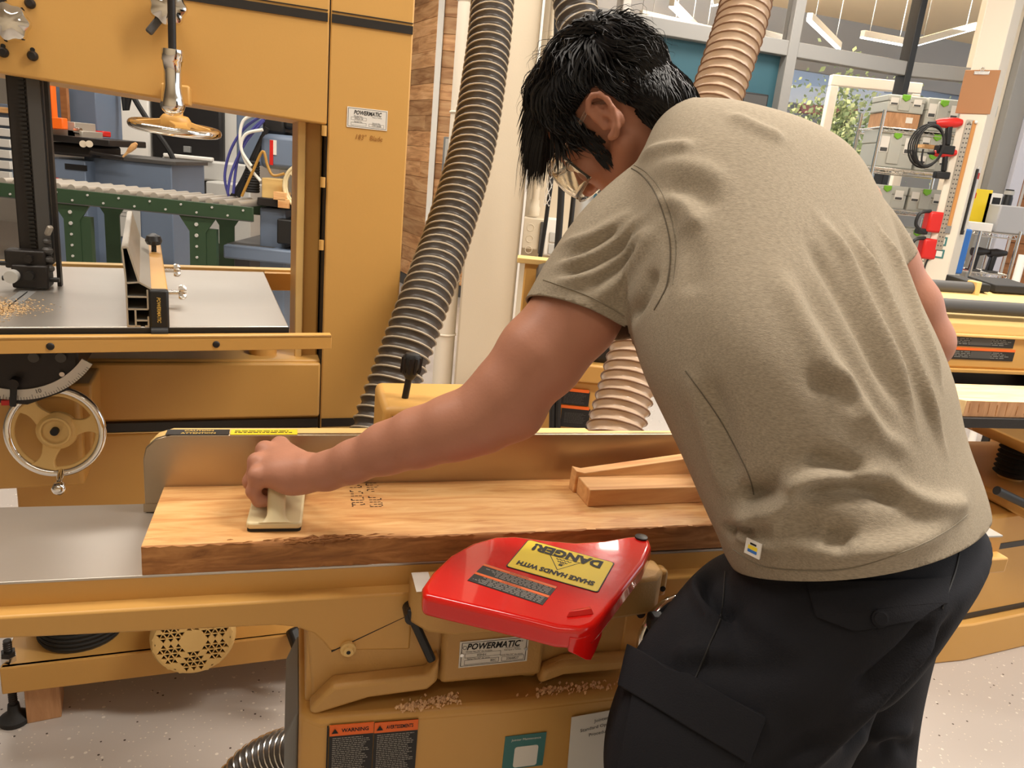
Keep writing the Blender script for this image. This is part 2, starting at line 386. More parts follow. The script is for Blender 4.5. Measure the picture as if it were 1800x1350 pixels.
# black cables hanging from above to the yellow machine behind
def cable(name, label, px, Y, r, m_='black_rubber', cat='cable', group=None):
    pts = catmull([atY(x, y, Y) for x, y in px], 6)
    o = MB().tube(pts, r, 10).build(name, m_); tag(o, label, cat, group); return o
cable('power_cable', 'black hanging cable with white mesh grip beside the face', [(985, -300), (972, 250), (962, 370), (945, 480), (938, 540)], 3.7, .010)
pts = catmull([atY(x, y, 3.7) for x, y in ((974, 230), (970, 290), (961, 362))], 14)
sl = MB()
for ph in range(4):
    for sg in (1, -1):
        q = []
        for i, p in enumerate(pts):
            g = sg * i * .42 + ph * math.pi / 2; q.append(p + Vector((math.cos(g) * .0135, math.sin(g) * .0135, 0)))
        sl.tube(q, .0016, 4)
tag(sl.build('cable_grip', 'white'), 'white woven mesh grip around a hanging black cable', 'cable grip')
cable('power_cable', 'thick black cable hanging behind the goggles, left of a pair', [(1010, -300), (990, 250), (985, 370), (976, 480), (970, 540)], 3.6, .016)
cable('power_cable', 'thinner black cable hanging behind the goggles, right of a pair', [(1035, -300), (1012, 250), (1006, 370), (990, 480), (975, 540)], 3.62, .011)
# grey duct seen past the goggles
du = thing('duct', 'grey sheet metal duct behind the goggles', 'duct', (atY(1012, 370, 5.4).x, 5.4, 0))
MB().cyl((0, 0, .9), (0, 0, 2.2), .11, n=28).build('pipe', 'alu', du); MB().torus((0, 0, 1.3), (0, 0, 1), .112, .01, 28, 8).build('seam', 'chrome_satin', du)
mbox(-.16, .16, -.12, .12, 0, .9).build('stand', 'grey_light', du, bevel=.01)

# ------------------------------------------------------------------ window wall
wyaw = 20
W1 = atY(1592, 130, 7.6); wd = Vector((math.cos(R(wyaw)), math.sin(R(wyaw)), 0)); wn = Vector((-wd.y, wd.x, 0))
def onwall(x, y):   # point of the left window plane behind a picture point
    d = ray(x, y); t = (Vector((W1.x, W1.y, 0)) - EYEP).dot(wn) / d.dot(wn); return EYEP + d * t
def wl(x, y):
    p = onwall(x, y); return (p - Vector((W1.x, W1.y, 0))).dot(wd), p.z
mat('frame_grey', rgb(142, 140, 136), .45); mat('frame_light', rgb(196, 190, 182), .45)
win = bpy.data.objects.new('window_1', None); COL.objects.link(win); win.location = (W1.x, W1.y, 0); win.rotation_euler = (0, 0, R(wyaw)); struct(win, 'tall window wall with grey frames behind the worker')
zt = wl(1590, 128)[1]; HT = 4.4
u0 = wl(1090, 60)[0]; um = wl(1392, 60)[0]; uL = u0 - .55
mbox(uL, 0, -.05, .05, zt - .03, zt + .09).build('transom', 'frame_grey', win, bevel=.006)
for u_, wdt, mm_ in ((u0, .07, 'frame_light'), (um, .10, 'frame_grey'), (-.02, .07, 'black')):
    mbox(u_ - wdt / 2, u_ + wdt / 2, -.06, .06, 0 if u_ > um - .01 else zt, HT).build('mullion', mm_, win, bevel=.006)
mbox(uL, 0, -.05, .05, 3.9, HT).build('header', 'frame_grey', win)
for a_, b_ in ((uL, u0), (u0, um), (um, -.02)):
    mbox(a_ + .04, b_ - .05, -.006, .006, zt + .08, 3.92).build('pane', 'glass', win)
mbox(um + .05, -.06, -.006, .006, 0, zt - .03).build('pane', 'glass', win)
tealw = mbox(uL, um - .02, .03, .15, 0, zt - .02).build('wall_teal', 'teal'); tealw.location = win.location; tealw.rotation_euler = win.rotation_euler; struct(tealw, 'teal painted wall below the high windows')
p = onwall(1316, 186)
mo = thing('wall_monitor', 'small dark screen on the teal wall beside the clear hose', 'monitor', (p.x - wn.x * .05, p.y - wn.y * .05, p.z), wyaw)
mbox(-.13, .13, -.03, .07, -.13, .10).build('housing', 'black', mo, bevel=.008); mbox(-.115, .115, -.033, -.029, -.115, .085).build('screen', 'grey_dark', mo)

# right hand window section
W2 = atY(1725, 20, 7.6)
win2 = bpy.data.objects.new('window_2', None); COL.objects.link(win2); win2.location = (W1.x, 7.6, 0); struct(win2, 'narrow window section right of the black mullion')
rx = atY(1715, 130, 7.6).x - W1.x
mbox(0, rx, -.05, .05, zt - .03, zt + .09).build('transom', 'frame_grey', win2, bevel=.006)
mbox(rx, rx + .11, -.06, .06, 0, HT).build('mullion', 'frame_grey', win2, bevel=.006)
mbox(0, rx, -.05, .05, 3.9, HT).build('header', 'frame_grey', win2)
mbox(.02, rx, -.006, .006, zt + .08, 3.92).build('pane', 'glass', win2); mbox(.02, rx, -.006, .006, 0, zt - .03).build('pane', 'glass', win2)
# cream wall post and grey door frame further right, plank wall beyond
px0 = atY(1722, 100, 7.5).x; px1 = atY(1772, 100, 7.5).x
struct(mbox(px0, px1, 7.4, 7.7, 0, 4.4).build('wall_right', 'cream_light', bevel=.01), 'cream wall pier right of the windows')
gx0 = px1; mat('frame_lilac', rgb(196, 196, 206), .45)
dr = bpy.data.objects.new('door_1', None); COL.objects.link(dr); dr.location = (gx0, 7.3, 0); struct(dr, 'grey framed glass doorway at the right edge')
mbox(0, .16, 0, .3, 0, 4.4).build('jamb', 'frame_grey', dr, bevel=.006); mbox(.16, .27, -.06, .2, 0, 4.4).build('stile', 'frame_lilac', dr, bevel=.006)
mbox(.27, .30, -.02, .1, 0, 4.4).build('bead', 'wood_dark', dr); mbox(.30, .325, -.02, .1, 0, 4.4).build('edge', 'frame_light', dr)
plank_wall('wall_plank_right', (gx0 + .33, 7.45, 0), (gx0 + 2.8, 7.3, 0), 3.4, .2, 9, 'wood_dark', label='brown plank wall at the far right', lmin=.9, lmax=1.8)
# ================================================================== band saw (seen from its motor side)
BO = Vector((-.482, 1.899, 0)); BY = 21.0
bs = thing('band_saw', 'large mustard yellow band saw with steel table and chrome handwheels', 'band saw', BO, BY)
X = (1, 0, 0); Z = (0, 0, 1)
# frame: lower housing, column, upper housing
mbox(-.709, -.0112, .012, .36, .15, .868).build('lower_housing', 'yellow', bs, bevel=.005)
mbox(-.705, -.0115, -.002, .02, .16, .684).build('lower_door', 'yellow', bs, bevel=.006)
mbox(-.705, -.0115, -.002, .02, .718, .862).build('lower_cover', 'yellow', bs, bevel=.006)
for nm, a, b in (('stripe', -.706, -.015), ('stripe', -.006, .178)):
    mbox(a, b, -.003, .02, .69, .712).build(nm, 'blackstripe', bs); mbox(a, b, -.0025, .02, .685, .688).build('pin_line', 'yellow_pale', bs)
mbox(-.009, .182, 0, .36, .12, 2.15).build('column', 'yellow', bs, bevel=.004)
mbox(-.0115, -.0085, .004, .3, .16, 2.1).build('seam', 'ink', bs)
MB().prism([(-1.15, 1.50), (-.0112, 1.443), (-.0112, 2.15), (-1.15, 2.15)], .0, .36, 'xz').build('upper_housing', 'yellow', bs, bevel=.005)
for a, b in ((-1.15, -.016), (-.007, .180)):
    mbox(a, b, -.003, .02, 1.666, 1.684).build('stripe', 'blackstripe', bs); mbox(a, b, -.0025, .02, 1.689, 1.691).build('pin_line', 'ink', bs)
mbox(-.068, -.014, .06, .30, .86, 1.46).build('inner_column', 'yellow', bs, bevel=.006)
mbox(-.073, -.055, .045, .06, .86, 1.46).build('guard_strip', 'yellow_pale', bs, bevel=.002)
for z in (1.163, 1.312, 1.43): MB().cyl((-.018, -.004, z - .012), (-.018, -.004, z + .012), .006, n=12).build('hinge', 'yellow', bs)
# name plate on the column
def nameplate(parent, o, r, u, w_, h_, sc, rows):
    plate(parent, 'name_plate', 'label_white', o, r, u, w_, h_, .0012)
    o = Vector(o); r = Vector(r); u = Vector(u); n = r.cross(u)
    P = lambda a, b, d=.0013: o + r * (a * w_) + u * (b * h_) + n * d
    fr = MB()
    for x0, x1, y0, y1 in ((-.47, .47, .43, .45), (-.47, .47, -.45, -.43), (-.475, -.465, -.45, .45), (.465, .475, -.45, .45)):
        fr.add([P(x0, y0), P(x1, y0), P(x1, y1), P(x0, y1)], [(0, 1, 2, 3)])
    for (x0, x1, y0, y1) in rows:
        for e in ((x0, x1, y0, y0 + .012), (x0, x1, y1 - .012, y1), (x0, x0 + .006, y0, y1), (x1 - .006, x1, y0, y1)):
            fr.add([P(e[0], e[2]), P(e[1], e[2]), P(e[1], e[3]), P(e[0], e[3])], [(0, 1, 2, 3)])
    fr.build('plate_border', 'ink', parent, smooth=False, fix=False)
    return P
P = nameplate(bs, (.082, -.0005, 1.467), X, Z, .096, .046, 1, ((-.40, -.02, -.12, .02), (-.40, -.02, -.38, -.24), (.04, .42, -.38, -.24)))
text(bs, 'POWERMATIC', P(0, .26), X, Z, .0095, 'ink', width=.066, shear=.25, bold=.025)
for s_, x, y in (('Model No.', -.22, .07), ('Serial No.', -.22, -.19), ('Stock No.', .23, -.19)): text(bs, s_, P(x, y), X, Z, .0036, 'ink')
text(bs, 'PM24-18', P(-.21, -.05), X, Z, .0040, 'ink'); text(bs, 'Made in Taiwan', P(.24, .09), X, Z, .0026, 'ink'); text(bs, '1791260B', P(.23, -.31), X, Z, .0040, 'ink')
mat('pencil', rgb(150, 96, 34), .6)
text(bs, '183"  Blade', (.087, -.001, 1.424), X, Z, .012, 'pencil', 'handwriting', width=.064, shear=.2)
# chrome lobed knobs
def lobed(parent, c, r, th, m_='chrome', ax=-1, lobes=7, name='knob'):
    b = MB(); n = lobes * 8; vs = []; fs = []
    prof = ((0, .80), (.25, .97), (.5, 1.0), (.8, .92), (1.0, .55))
    for t, k in prof:
        for i in range(n):
            g = 2 * math.pi * i / n; rr = r * k * (1 + .07 * math.cos(lobes * g)); vs.append((c[0] + rr * math.cos(g), c[1] + ax * th * t, c[2] + rr * math.sin(g)))
    for j in range(len(prof) - 1):
        for i in range(n): fs.append((j * n + i, j * n + (i + 1) % n, (j + 1) * n + (i + 1) % n, (j + 1) * n + i))
    fs.append(tuple(range(n))); vs.append((c[0], c[1] + ax * th * 1.1, c[2])); T = len(vs) - 1; k0 = (len(prof) - 1) * n
    for i in range(n): fs.append((k0 + i, k0 + (i + 1) % n, T))
    return b.add(vs, fs).build(name, m_, parent)
for x, z in ((-.636, 1.573), (-.346, 1.643)):
    MB().cyl((x, 0, z), (x, -.02, z), .014, n=16).build('knob_stem', 'chrome_satin', bs); lobed(bs, (x, -.018, z), .036, .03)
MB().bar((-.352, -.028, 1.634), (-.386, -.03, 1.588), .016, .010, (0, 1, 0)).build('lever', 'grey_dark', bs, bevel=.004)
for x, z in ((-.606, 1.517), (-.604, 1.616), (-.658, 1.517), (-.655, 1.615)):
    MB().lathe((x, 0, z), (x, -.012, z), [(0, .010), (.6, .010), (1, .006)], 16).build('bolt', 'black_metal', bs)
    MB().cyl((x, 0, z + .012), (x, -.003, z + .012), .0045, n=10).build('screw', 'black', bs)
# tension handwheel with its yellow spokes, and the hanging chrome crank handle
def handwheel(parent, c, axis, r, tr, spokes=3, hubr=.03, m_rim='chrome', m_hub='yellow_pale', name='handwheel', ph=0, crank=None, dish=.0):
    c = Vector(c); a = Vector(axis).normalized(); x = a.orthogonal().normalized(); y = a.cross(x)
    rim = MB().torus(c, a, r, tr, 56, 14).build(name, m_rim, parent)
    sp = MB().torus(c, a, r - tr * 1.1, tr * .55, 56, 8); hub = c - a * dish
    sp.lathe(hub - a * .014, hub + a * .014, [(0, hubr * .8), (.2, hubr), (.7, hubr), (1, hubr * .8)], 28)
    for k in range(spokes):
        g = ph + 2 * math.pi * k / spokes; d = x * math.cos(g) + y * math.sin(g); t = a.cross(d)
        A = hub + d * hubr * .6; B_ = c + d * (r - tr)
        n_ = 6; vs = []; fs = []
        for i in range(n_ + 1):
            f = i / n_; p = A.lerp(B_, f); wv = r * (.24 - .20 * f + .26 * f ** 4) ; hh = .006
            vs += [p - t * wv - a * hh, p + t * wv - a * hh, p + t * wv + a * hh, p - t * wv + a * hh]
        for i in range(n_):
            for k2 in range(4): fs.append((i * 4 + k2, i * 4 + (k2 + 1) % 4, (i + 1) * 4 + (k2 + 1) % 4, (i + 1) * 4 + k2))
        fs += [(0, 1, 2, 3), tuple(n_ * 4 + q for q in (3, 2, 1, 0))]
        sp.add(vs, fs)
    o = sp.build('spokes', m_hub, rim, bevel=.002)
    return rim, o
rim, _ = handwheel(bs, (-.333, -.12, 1.402), (.05, -.085, 1), .082, .009, 3, .03, m_hub='yellow', dish=-.012)
MB().cyl((-.333, -.12, 1.40), (-.335, -.1, 1.47), .016, n=20).build('shaft', 'yellow', rim)
mbox(-.36, -.305, -.10, .01, 1.45, 1.49).build('wheel_bracket', 'yellow', bs, bevel=.004)
ch = MB().lathe((-.333, -.19, 1.425), (-.331, -.19, 1.548), [(0, .005), (.02, .013), (.08, .020), (.16, .0235), (.28, .0205), (.45, .0165), (.65, .0165), (.82, .0190), (.84, .021), (1, .021)], 32).build('crank_handle', 'chrome', bs)
MB().cyl((-.331, -.19, 1.54), (-.327, -.19, 2.15), .0075, n=16).build('rod', 'black_metal', ch)
# guide post, rack and blade guides
gp = mbox(-.668, -.604, .04, .075, 1.08, 1.52).build('guide_post', 'black_metal', bs, bevel=.003)
mbox(-.628, -.604, .03, .04, 1.085, 1.5).build('post_face', 'grey_dark', gp)
rk = MB()
for k in range(44): rk.box(-.645, -.633, .033, .042, 1.10 + k * .009, 1.105 + k * .009)
stuff(rk.build('rack_teeth', 'black', gp))
mbox(-.6, -.592, .05, .07, 1.03, 1.52).build('blade_guard', 'black_metal', gp)
mbox(-.6145, -.6125, .055, .075, .9, 1.5).build('blade', 'steel_table', bs)
gb = mbox(-.676, -.606, -.01, .05, 1.034, 1.085).build('guide_block', 'black_metal', bs, bevel=.004)
mbox(-.690, -.612, .005, .05, 1.075, 1.115).build('guide_bracket', 'black_metal', gb, bevel=.004)
MB().cyl((-.672, -.01, 1.062), (-.672, -.035, 1.062), .0135, n=24).build('grey_knob', 'grey_light', gb)
MB().cyl((-.64, -.01, 1.064), (-.64, -.028, 1.064), .0095, n=20).build('black_knob', 'black', gb)
MB().cyl((-.642, -.01, 1.098), (-.642, .01, 1.098), .009, n=6).build('bolt', 'black_metal', gb)
for dx, z in ((-.692, 1.052), (-.695, 1.085), (-.600, 1.052)): MB().cyl((dx - .006, .01, z), (dx + .012, .01, z), .0055, n=12).build('thumb_screw', 'black', gb)
for z, r_ in ((1.075, .012), (1.095, .011), (1.115, .012), (1.135, .009)): MB().sphere((-.609, .02, z), r_, 10, (1, 1, .8)).build('bearing', 'grey_dark', gb)
MB().bar((-.608, .02, 1.15), (-.598, .01, 1.17), .012, .01).build('wing_nut', 'roller', gb, bevel=.003)
# table, rails
tb = MB().prism([(-1.10, -.418), (-.115, -.318), (-.136, .381), (-1.12, .29)], 1.004, 1.03, 'xy').build('table', 'steel_table', bs, bevel=.002)
MB().prism([(-1.10, -.4205), (-.1135, -.3205), (-.1135, -.31), (-1.10, -.41)], 1.003, 1.0275, 'xy').build('table_edge', 'black', tb)
MB().prism([(-1.08, -.35), (-.2, -.25), (-.2, .28), (-1.08, .2)], .985, 1.004, 'xy').build('table_ribs', 'black_metal', tb)
mbox(-.66, -.628, -.16, -.02, 1.0302, 1.0308).build('table_insert', 'grey', tb)
mbox(-.645, -.642, -.2, -.03, 1.0305, 1.0312).build('blade_slot', 'ink', tb)
fr = MB()
fr.hexa([(-1.1, -.455, 1.0135), (-.03, -.350, 1.0135), (-.03, -.322, 1.0135), (-1.1, -.424, 1.0135), (-1.1, -.455, 1.0185), (-.03, -.350, 1.0185), (-.03, -.322, 1.0185), (-1.1, -.424, 1.0185)])
fr.hexa([(-1.1, -.455, .990), (-.03, -.350, .990), (-.03, -.345, .990), (-1.1, -.450, .990), (-1.1, -.455, 1.0185), (-.03, -.350, 1.0185), (-.03, -.345, 1.0185), (-1.1, -.450, 1.0185)])
frl = fr.build('front_rail', 'yellow', bs, bevel=.001)
for x in (-.535, -.255): MB().sphere((x, -.40 - (x + .535) * -.098 + .0, 1.003), .007, 12, (1, .4, 1)).build('rail_bolt', 'black_metal', frl)
MB().prism([(-1.12, .30), (-.132, .392), (-.05, .40), (-.05, .44), (-1.12, .335)], 1.012, 1.036, 'xy').build('back_rail', 'yellow_pale', bs, bevel=.002)
MB().prism([(-.135, .36), (-.03, .37), (-.03, .40), (-.135, .39)], .98, 1.030, 'xy').build('rail_bracket', 'yellow', bs, bevel=.002)
MB().cyl((-.15, .08, .868), (-.15, .08, .885), .035, n=28).build('port_ring', 'yellow', bs)
# rip fence: hollow aluminium profile, yellow tube with black end cap
fe = bpy.data.objects.new('rip_fence', None); COL.objects.link(fe); fe.parent = bs; fe.location = (-.377, -.345, 1.03); fe.rotation_euler = (0, 0, R(5.2)); fe['label'] = 'hollow silver saw fence profile with yellow tube and black end cap'
Lf = .70
def strip(b, x0, z0, x1, z1, t=.003):
    d = Vector((x1 - x0, z1 - z0)).normalized(); n = Vector((-d.y, d.x)) * t / 2
    b.prism([(x0 - n.x, z0 - n.y), (x1 - n.x, z1 - n.y), (x1 + n.x, z1 + n.y), (x0 + n.x, z0 + n.y)], 0, Lf, 'xz')
pr = MB()
for s_ in ((-.036, 0, -.036, .088), (-.036, .088, -.040, .150), (-.040, .150, -.031, .151), (-.031, .151, -.014, .086), (-.036, .084, -.014, .086), (-.014, .086, .006, .074), (-.036, .058, 0, .058), (-.036, .034, 0, .034), (0, .034, 0, .072), (0, .0, 0, .02),
           (-.022, 0, -.022, .034), (-.022, .012, 0, .012), (-.036, .001, -.014, .001), (-.006, .001, 0, .001)): strip(pr, *s_)
pr.build('fence_profile', 'alu', fe)
mbox(.002, .036, .012, Lf, .002, .072).build('fence_tube', 'yellow', fe, bevel=.003)
cap = mbox(.001, .037, -.004, .014, -.006, .073).build('end_cap', 'black', fe, bevel=.005)
mat('gold_ink', rgb(214, 176, 84), .4)
text(fe, 'POWERMATIC', (.019, -.0048, .034), (0, 0, -1), (1, 0, 0), .0065, 'gold_ink', width=.05, shear=.2, bold=.02)
MB().cyl((.004, -.002, -.012), (.034, -.002, -.012), .012, n=16).build('cap_foot', 'black', fe)
def starknob(parent, c, r, L_=.02):
    c = Vector(c); b = MB().cyl(c, c + Vector((L_, 0, 0)), r * .38, n=12); n = 40; vs = []; fs = []
    for xx, k in ((L_, .85), (L_ + .003, 1), (L_ + .01, 1), (L_ + .014, .7)):
        for i in range(n):
            g = 2 * math.pi * i / n; rr = r * k * (1 + .2 * (1 if math.cos(5 * g) > 0 else -1) * min(1, abs(math.cos(5 * g)) * 2)); vs.append((c.x + xx, c.y + rr * math.cos(g), c.z + rr * math.sin(g)))
    for j in range(3):
        for i in range(n): fs.append((j * n + i, j * n + (i + 1) % n, (j + 1) * n + (i + 1) % n, (j + 1) * n + i))
    fs += [tuple(range(n)), tuple(3 * n + i for i in range(n))]
    return b.add(vs, fs).build('star_knob', 'chrome_satin', parent)
starknob(fe, (.036, .03, .062), .0125); starknob(fe, (.036, .30, .062), .0125)
kb = MB().lathe((.018, .52, .072), (.018, .52, .118), [(0, .006), (.35, .006), (.4, .016), (.6, .02), (.85, .016), (1, .004)], 24).build('ball_knob', 'black', fe)
# trunnion with tilt scale, big handwheel
tr_ = MB().prism([(-.78, .885), (-.70, .84), (-.62, .832), (-.55, .86), (-.522, .90), (-.522, .952), (-.80, .952)], -.22, -.05, 'xz').build('trunnion', 'black_metal', bs, bevel=.006)
for dx in (-.60, -.552): MB().cyl((dx, -.222, .935), (dx, -.228, .935), .010, n=16).build('bolt', 'grey_dark', tr_)
# arc scale
cxs, czs, r0_, r1_ = -.632, 1.005, .138, .160
vs = []; fs = []; N = 36
for i in range(N + 1):
    g = R(-130 + (98) * i / N)
    for rr, yy in ((r0_, -.224), (r1_, -.224), (r1_, -.220), (r0_, -.220)): vs.append((cxs + rr * math.cos(g), yy, czs + rr * math.sin(g)))
for i in range(N):
    for k in range(4): fs.append((i * 4 + k, i * 4 + (k + 1) % 4, (i + 1) * 4 + (k + 1) % 4, (i + 1) * 4 + k))
fs += [(0, 1, 2, 3), tuple(N * 4 + q for q in range(4))]
sc_ = MB().add(vs, fs).build('tilt_scale', 'label_white', bs)
tk = MB()
for i in range(50):
    g = R(-128 + 92 * i / 49); L_ = .010 if i % 5 == 0 else .006; d = Vector((math.cos(g), 0, math.sin(g))); t = Vector((-d.z, 0, d.x)) * .0004; o_ = Vector((cxs, -.2246, czs))
    tk.add([o_ + d * r1_ - t, o_ + d * r1_ + t, o_ + d * (r1_ - L_) + t, o_ + d * (r1_ - L_) - t], [(0, 1, 2, 3)])
tk.build('tick_marks', 'ink', sc_, smooth=False, fix=False)
for s_, g in (('15', -113), ('0', -92), ('10', -76)):
    d = Vector((math.cos(R(g)), 0, math.sin(R(g)))); text(sc_, s_, Vector((cxs, -.2246, czs)) + d * .145, (-d.z, 0, d.x), (-d.x, 0, -d.z), .009, 'ink', 'scale_number')
MB().cyl((-.552, -.221, .90), (-.552, -.227, .90), .005, n=12).build('screw', 'chrome_satin', sc_)
lv = MB().bar((-.636, -.235, .882), (-.641, -.235, .835), .012, .008, (0, 1, 0)).build('clamp_lever', 'black', bs, bevel=.003)
MB().cyl((-.635, -.215, .885), (-.635, -.245, .885), .010, n=16).build('lever_hub', 'black_metal', lv)
mbox(-.662, -.648, -.23, -.22, .836, .846).build('pointer', 'red_plastic', bs)
mbox(-.77, -.535, -.16, .02, .62, .835).build('trunnion_bracket', 'yellow', bs, bevel=.01)
MB().prism([(-.56, .66), (-.52, .66), (-.515, .85), (-.56, .85)], -.13, .01, 'xz').build('trunnion_rib', 'yellow', bs, bevel=.006)
hw, _ = handwheel(bs, (-.573, -.215, .772), (-.10, -1, .12), .089, .0085, 3, .040, ph=R(28), dish=.012)
MB().cyl((-.573, -.17, .772), (-.573, -.23, .776), .008, n=16).build('shaft_end', 'ink', hw)
MB().torus((-.573, -.222, .774), (-.10, -1, .12), .028, .003, 32, 8).build('hub_ring', 'yellow_pale', hw)
kn = MB().lathe((-.565, -.225, .690), (-.565, -.262, .672), [(0, .006), (.5, .007), (1, .006)], 14).build('knob_stem', 'chrome', hw)
MB().sphere((-.565, -.262, .664), .0145, 20).build('crank_knob', 'chrome', hw)
# base plate, motor, feet, dust port
bp = MB().prism([(-.735, -.150), (.19, -.145), (.19, .40), (-.735, .40)], .135, .17, 'xy')
base = bp.build('base_plate', 'yellow', bs, bevel=.004)
mbox(-.735, .19, -.152, -.135, .10, .17).build('base_flange', 'yellow', base, bevel=.003)
# motor cover with triangular vent holes: a real pierced disc
def fan_cover():
    c = Vector((-.318, -.205, .222)); r = .098; n = 64
    b = MB(); prof = [(.0, r * .97), (.25, r), (.8, r), (.93, r * .97), (1., r * .90)]
    b.lathe(c + Vector((0, .12, 0)), c, prof, n, caps=False)
    return b, c, r
b, c, r = fan_cover(); mo_ = b.build('motor_cover', 'yellow_pale', bs)
hole = []; d = .0093
face = MB(); N = 64
# concentric grid of small quads / triangles with the triangular openings left out
s = .0165; h = s * math.sqrt(3) / 2
cells = []
def in_vent(p):
    rr = math.hypot(*p); g = math.degrees(math.atan2(p[1], p[0])) % 60
    return .027 < rr < .080 and min(g, 60 - g) * rr * math.pi / 180 > .0052
tri = []
M_ = 12
for j in range(-M_, M_):
    for i in range(-M_ * 2, M_ * 2):
        x0 = (i + (j % 2) * .5) * s; y0 = j * h
        up = [(x0, y0), (x0 + s, y0), (x0 + s / 2, y0 + h)]; dn = [(x0 + s, y0), (x0 + 1.5 * s, y0 + h), (x0 + s / 2, y0 + h)]
        tri += [up, dn]
for t in tri:
    cxx = sum(p[0] for p in t) / 3; cyy = sum(p[1] for p in t) / 3
    if math.hypot(cxx, cyy) > r * .885: continue
    P3 = lambda p, y=0: (c.x + p[0], c.y + y, c.z + p[1])
    if in_vent((cxx, cyy)):
        q = [(cxx + (p[0] - cxx) * .82, cyy + (p[1] - cyy) * .82) for p in t]
        o = len(face.v); face.v += [P3(p) for p in t] + [P3(p) for p in q] + [P3(p, .006) for p in q]
        for k in range(3):
            k2 = (k + 1) % 3; face.f += [(o + k, o + k2, o + 3 + k2, o + 3 + k), (o + 3 + k, o + 3 + k2, o + 6 + k2, o + 6 + k)]
    else:
        o = len(face.v); face.v += [P3(p) for p in t]; face.f.append((o, o + 1, o + 2))
gr = face.build('vent_grille', 'yellow_pale', mo_, smooth=False, fix=False); stuff(gr)
ring = MB(); vs = []; fs = []
for i in range(N):
    g = 2 * math.pi * i / N
    for rr, yy in ((r * .865, -.0005), (r * .91, .0)): vs.append((c.x + rr * math.cos(g), c.y + yy, c.z + rr * math.sin(g)))
for i in range(N): fs.append((2 * i, 2 * i + 1, 2 * ((i + 1) % N) + 1, 2 * ((i + 1) % N)))
ring.add(vs, fs).build('cover_rim', 'yellow_pale', mo_, fix=False)
MB().cyl((c.x, c.y + .012, c.z), (c.x, c.y + .014, c.z), r * .8, n=40).build('fan', 'ink', mo_)  # black disc added behind the grille to darken the vent holes
MB().cyl((c.x, -.09, c.z), (c.x, .1, c.z), .082, n=40).build('motor_body', 'yellow_cast', mo_)
mbox(-.37, -.27, -.06, .06, .16, .2).build('motor_foot', 'yellow_cast', mo_)
def foot(x, y):
    f = MB().cyl((x, y, .02), (x, y, .225), .0085, n=14).build('levelling_foot', 'black_metal', bs)
    MB().lathe((x, y, 0), (x, y, .05), [(0, .032), (.25, .033), (.35, .026), (.6, .014), (1, .012)], 24).build('foot_pad', 'black_rubber', f)
    MB().cyl((x, y, .17), (x, y, .184), .017, n=6).build('nut', 'chrome_satin', f); MB().cyl((x, y, .184), (x, y, .196), .016, n=6).build('lock_nut', 'black_metal', f)
    th_ = MB()
    for k in range(30): th_.torus((x, y, .055 + k * .0056), (0, 0, 1), .0086, .0012, 12, 4)
    stuff(th_.build('thread', 'black_metal', f))
foot(-.722, -.122); foot(.17, -.12); foot(.17, .37); foot(-.71, .37)
hp = MB().lathe((-.585, -.03, .17), (-.585, -.03, .34), [(0, .092), (1, .092)], 32).build('dust_hose_stub', 'grey_dark', bs)
rb = MB()
for k in range(14): rb.torus((-.585, -.03, .18 + k * .012), (0, 0, 1), .092, .005, 40, 6)
stuff(rb.build('hose_ribs', 'black_rubber', hp))
MB().bar((-.085, -.15, .19), (-.06, -.20, .13), .03, .03).build('lock_lever', 'black', bs, bevel=.008)
# wooden block under the base
wb = thing('wood_block', 'square wooden block on the floor under the yellow base plate', 'wood block', (BO.x + math.cos(R(BY)) * -.66 - math.sin(R(BY)) * -.115, BO.y + math.sin(R(BY)) * -.66 + math.cos(R(BY)) * -.115, 0), BY + 6)
mbox(-.036, .036, -.02, .07, 0, .10).build('block', 'wood_block', wb, bevel=.002)
# sawdust swept round the blade
sd = MB(); rn = random.Random(4)
mat('sawdust', rgb(206, 172, 124), .9)
ca, sa = math.cos(R(BY)), math.sin(R(BY))
for k in range(2600):
    if k % 2: u = rn.gauss(-.655, .028); v = rn.gauss(-.21, .05)
    else: u = rn.gauss(-.70, .05); v = -.24 + rn.gauss(0, .02) + (u + .68) * .3
    s_ = rn.uniform(.0004, .0014); z = 1.0305 + rn.uniform(0, .0012)
    if v < -.40: continue
    wx = BO.x + ca * u - sa * v; wy = BO.y + sa * u + ca * v; g = rn.uniform(0, 6.28); dx = math.cos(g) * s_ * 1.8; dy = math.sin(g) * s_ * 1.8; ex = -math.sin(g) * s_ * .7; ey = math.cos(g) * s_ * .7
    sd.add([(wx - dx - ex, wy - dy - ey, z), (wx + dx - ex, wy + dy - ey, z), (wx + dx + ex, wy + dy + ey, z), (wx - dx + ex, wy - dy + ey, z + s_)], [(0, 1, 2, 3)])
o = stuff(sd.build('sawdust', 'sawdust', None, smooth=False)); o['label'] = 'scattered pale sawdust around the band saw blade'; o['category'] = 'sawdust'
# ================================================================== jointer
JO = Vector((-.463, .897, 0)); JY = 16.5
ca, sa = math.cos(R(JY)), math.sin(R(JY))
def jw(u, v, z): return Vector((JO.x + ca * u - sa * v, JO.y + sa * u + ca * v, z))
jt = thing('jointer', 'long mustard yellow jointer with steel tables and red cutter guard', 'jointer', JO, JY)
# tables
tbl = mbox(-.75, .44, 0, .222, .826, .830).build('outfeed_table', 'steel_table', jt, bevel=.001)
mbox(.445, 1.45, 0, .222, .824, .828).build('infeed_table', 'steel_table', jt, bevel=.001)
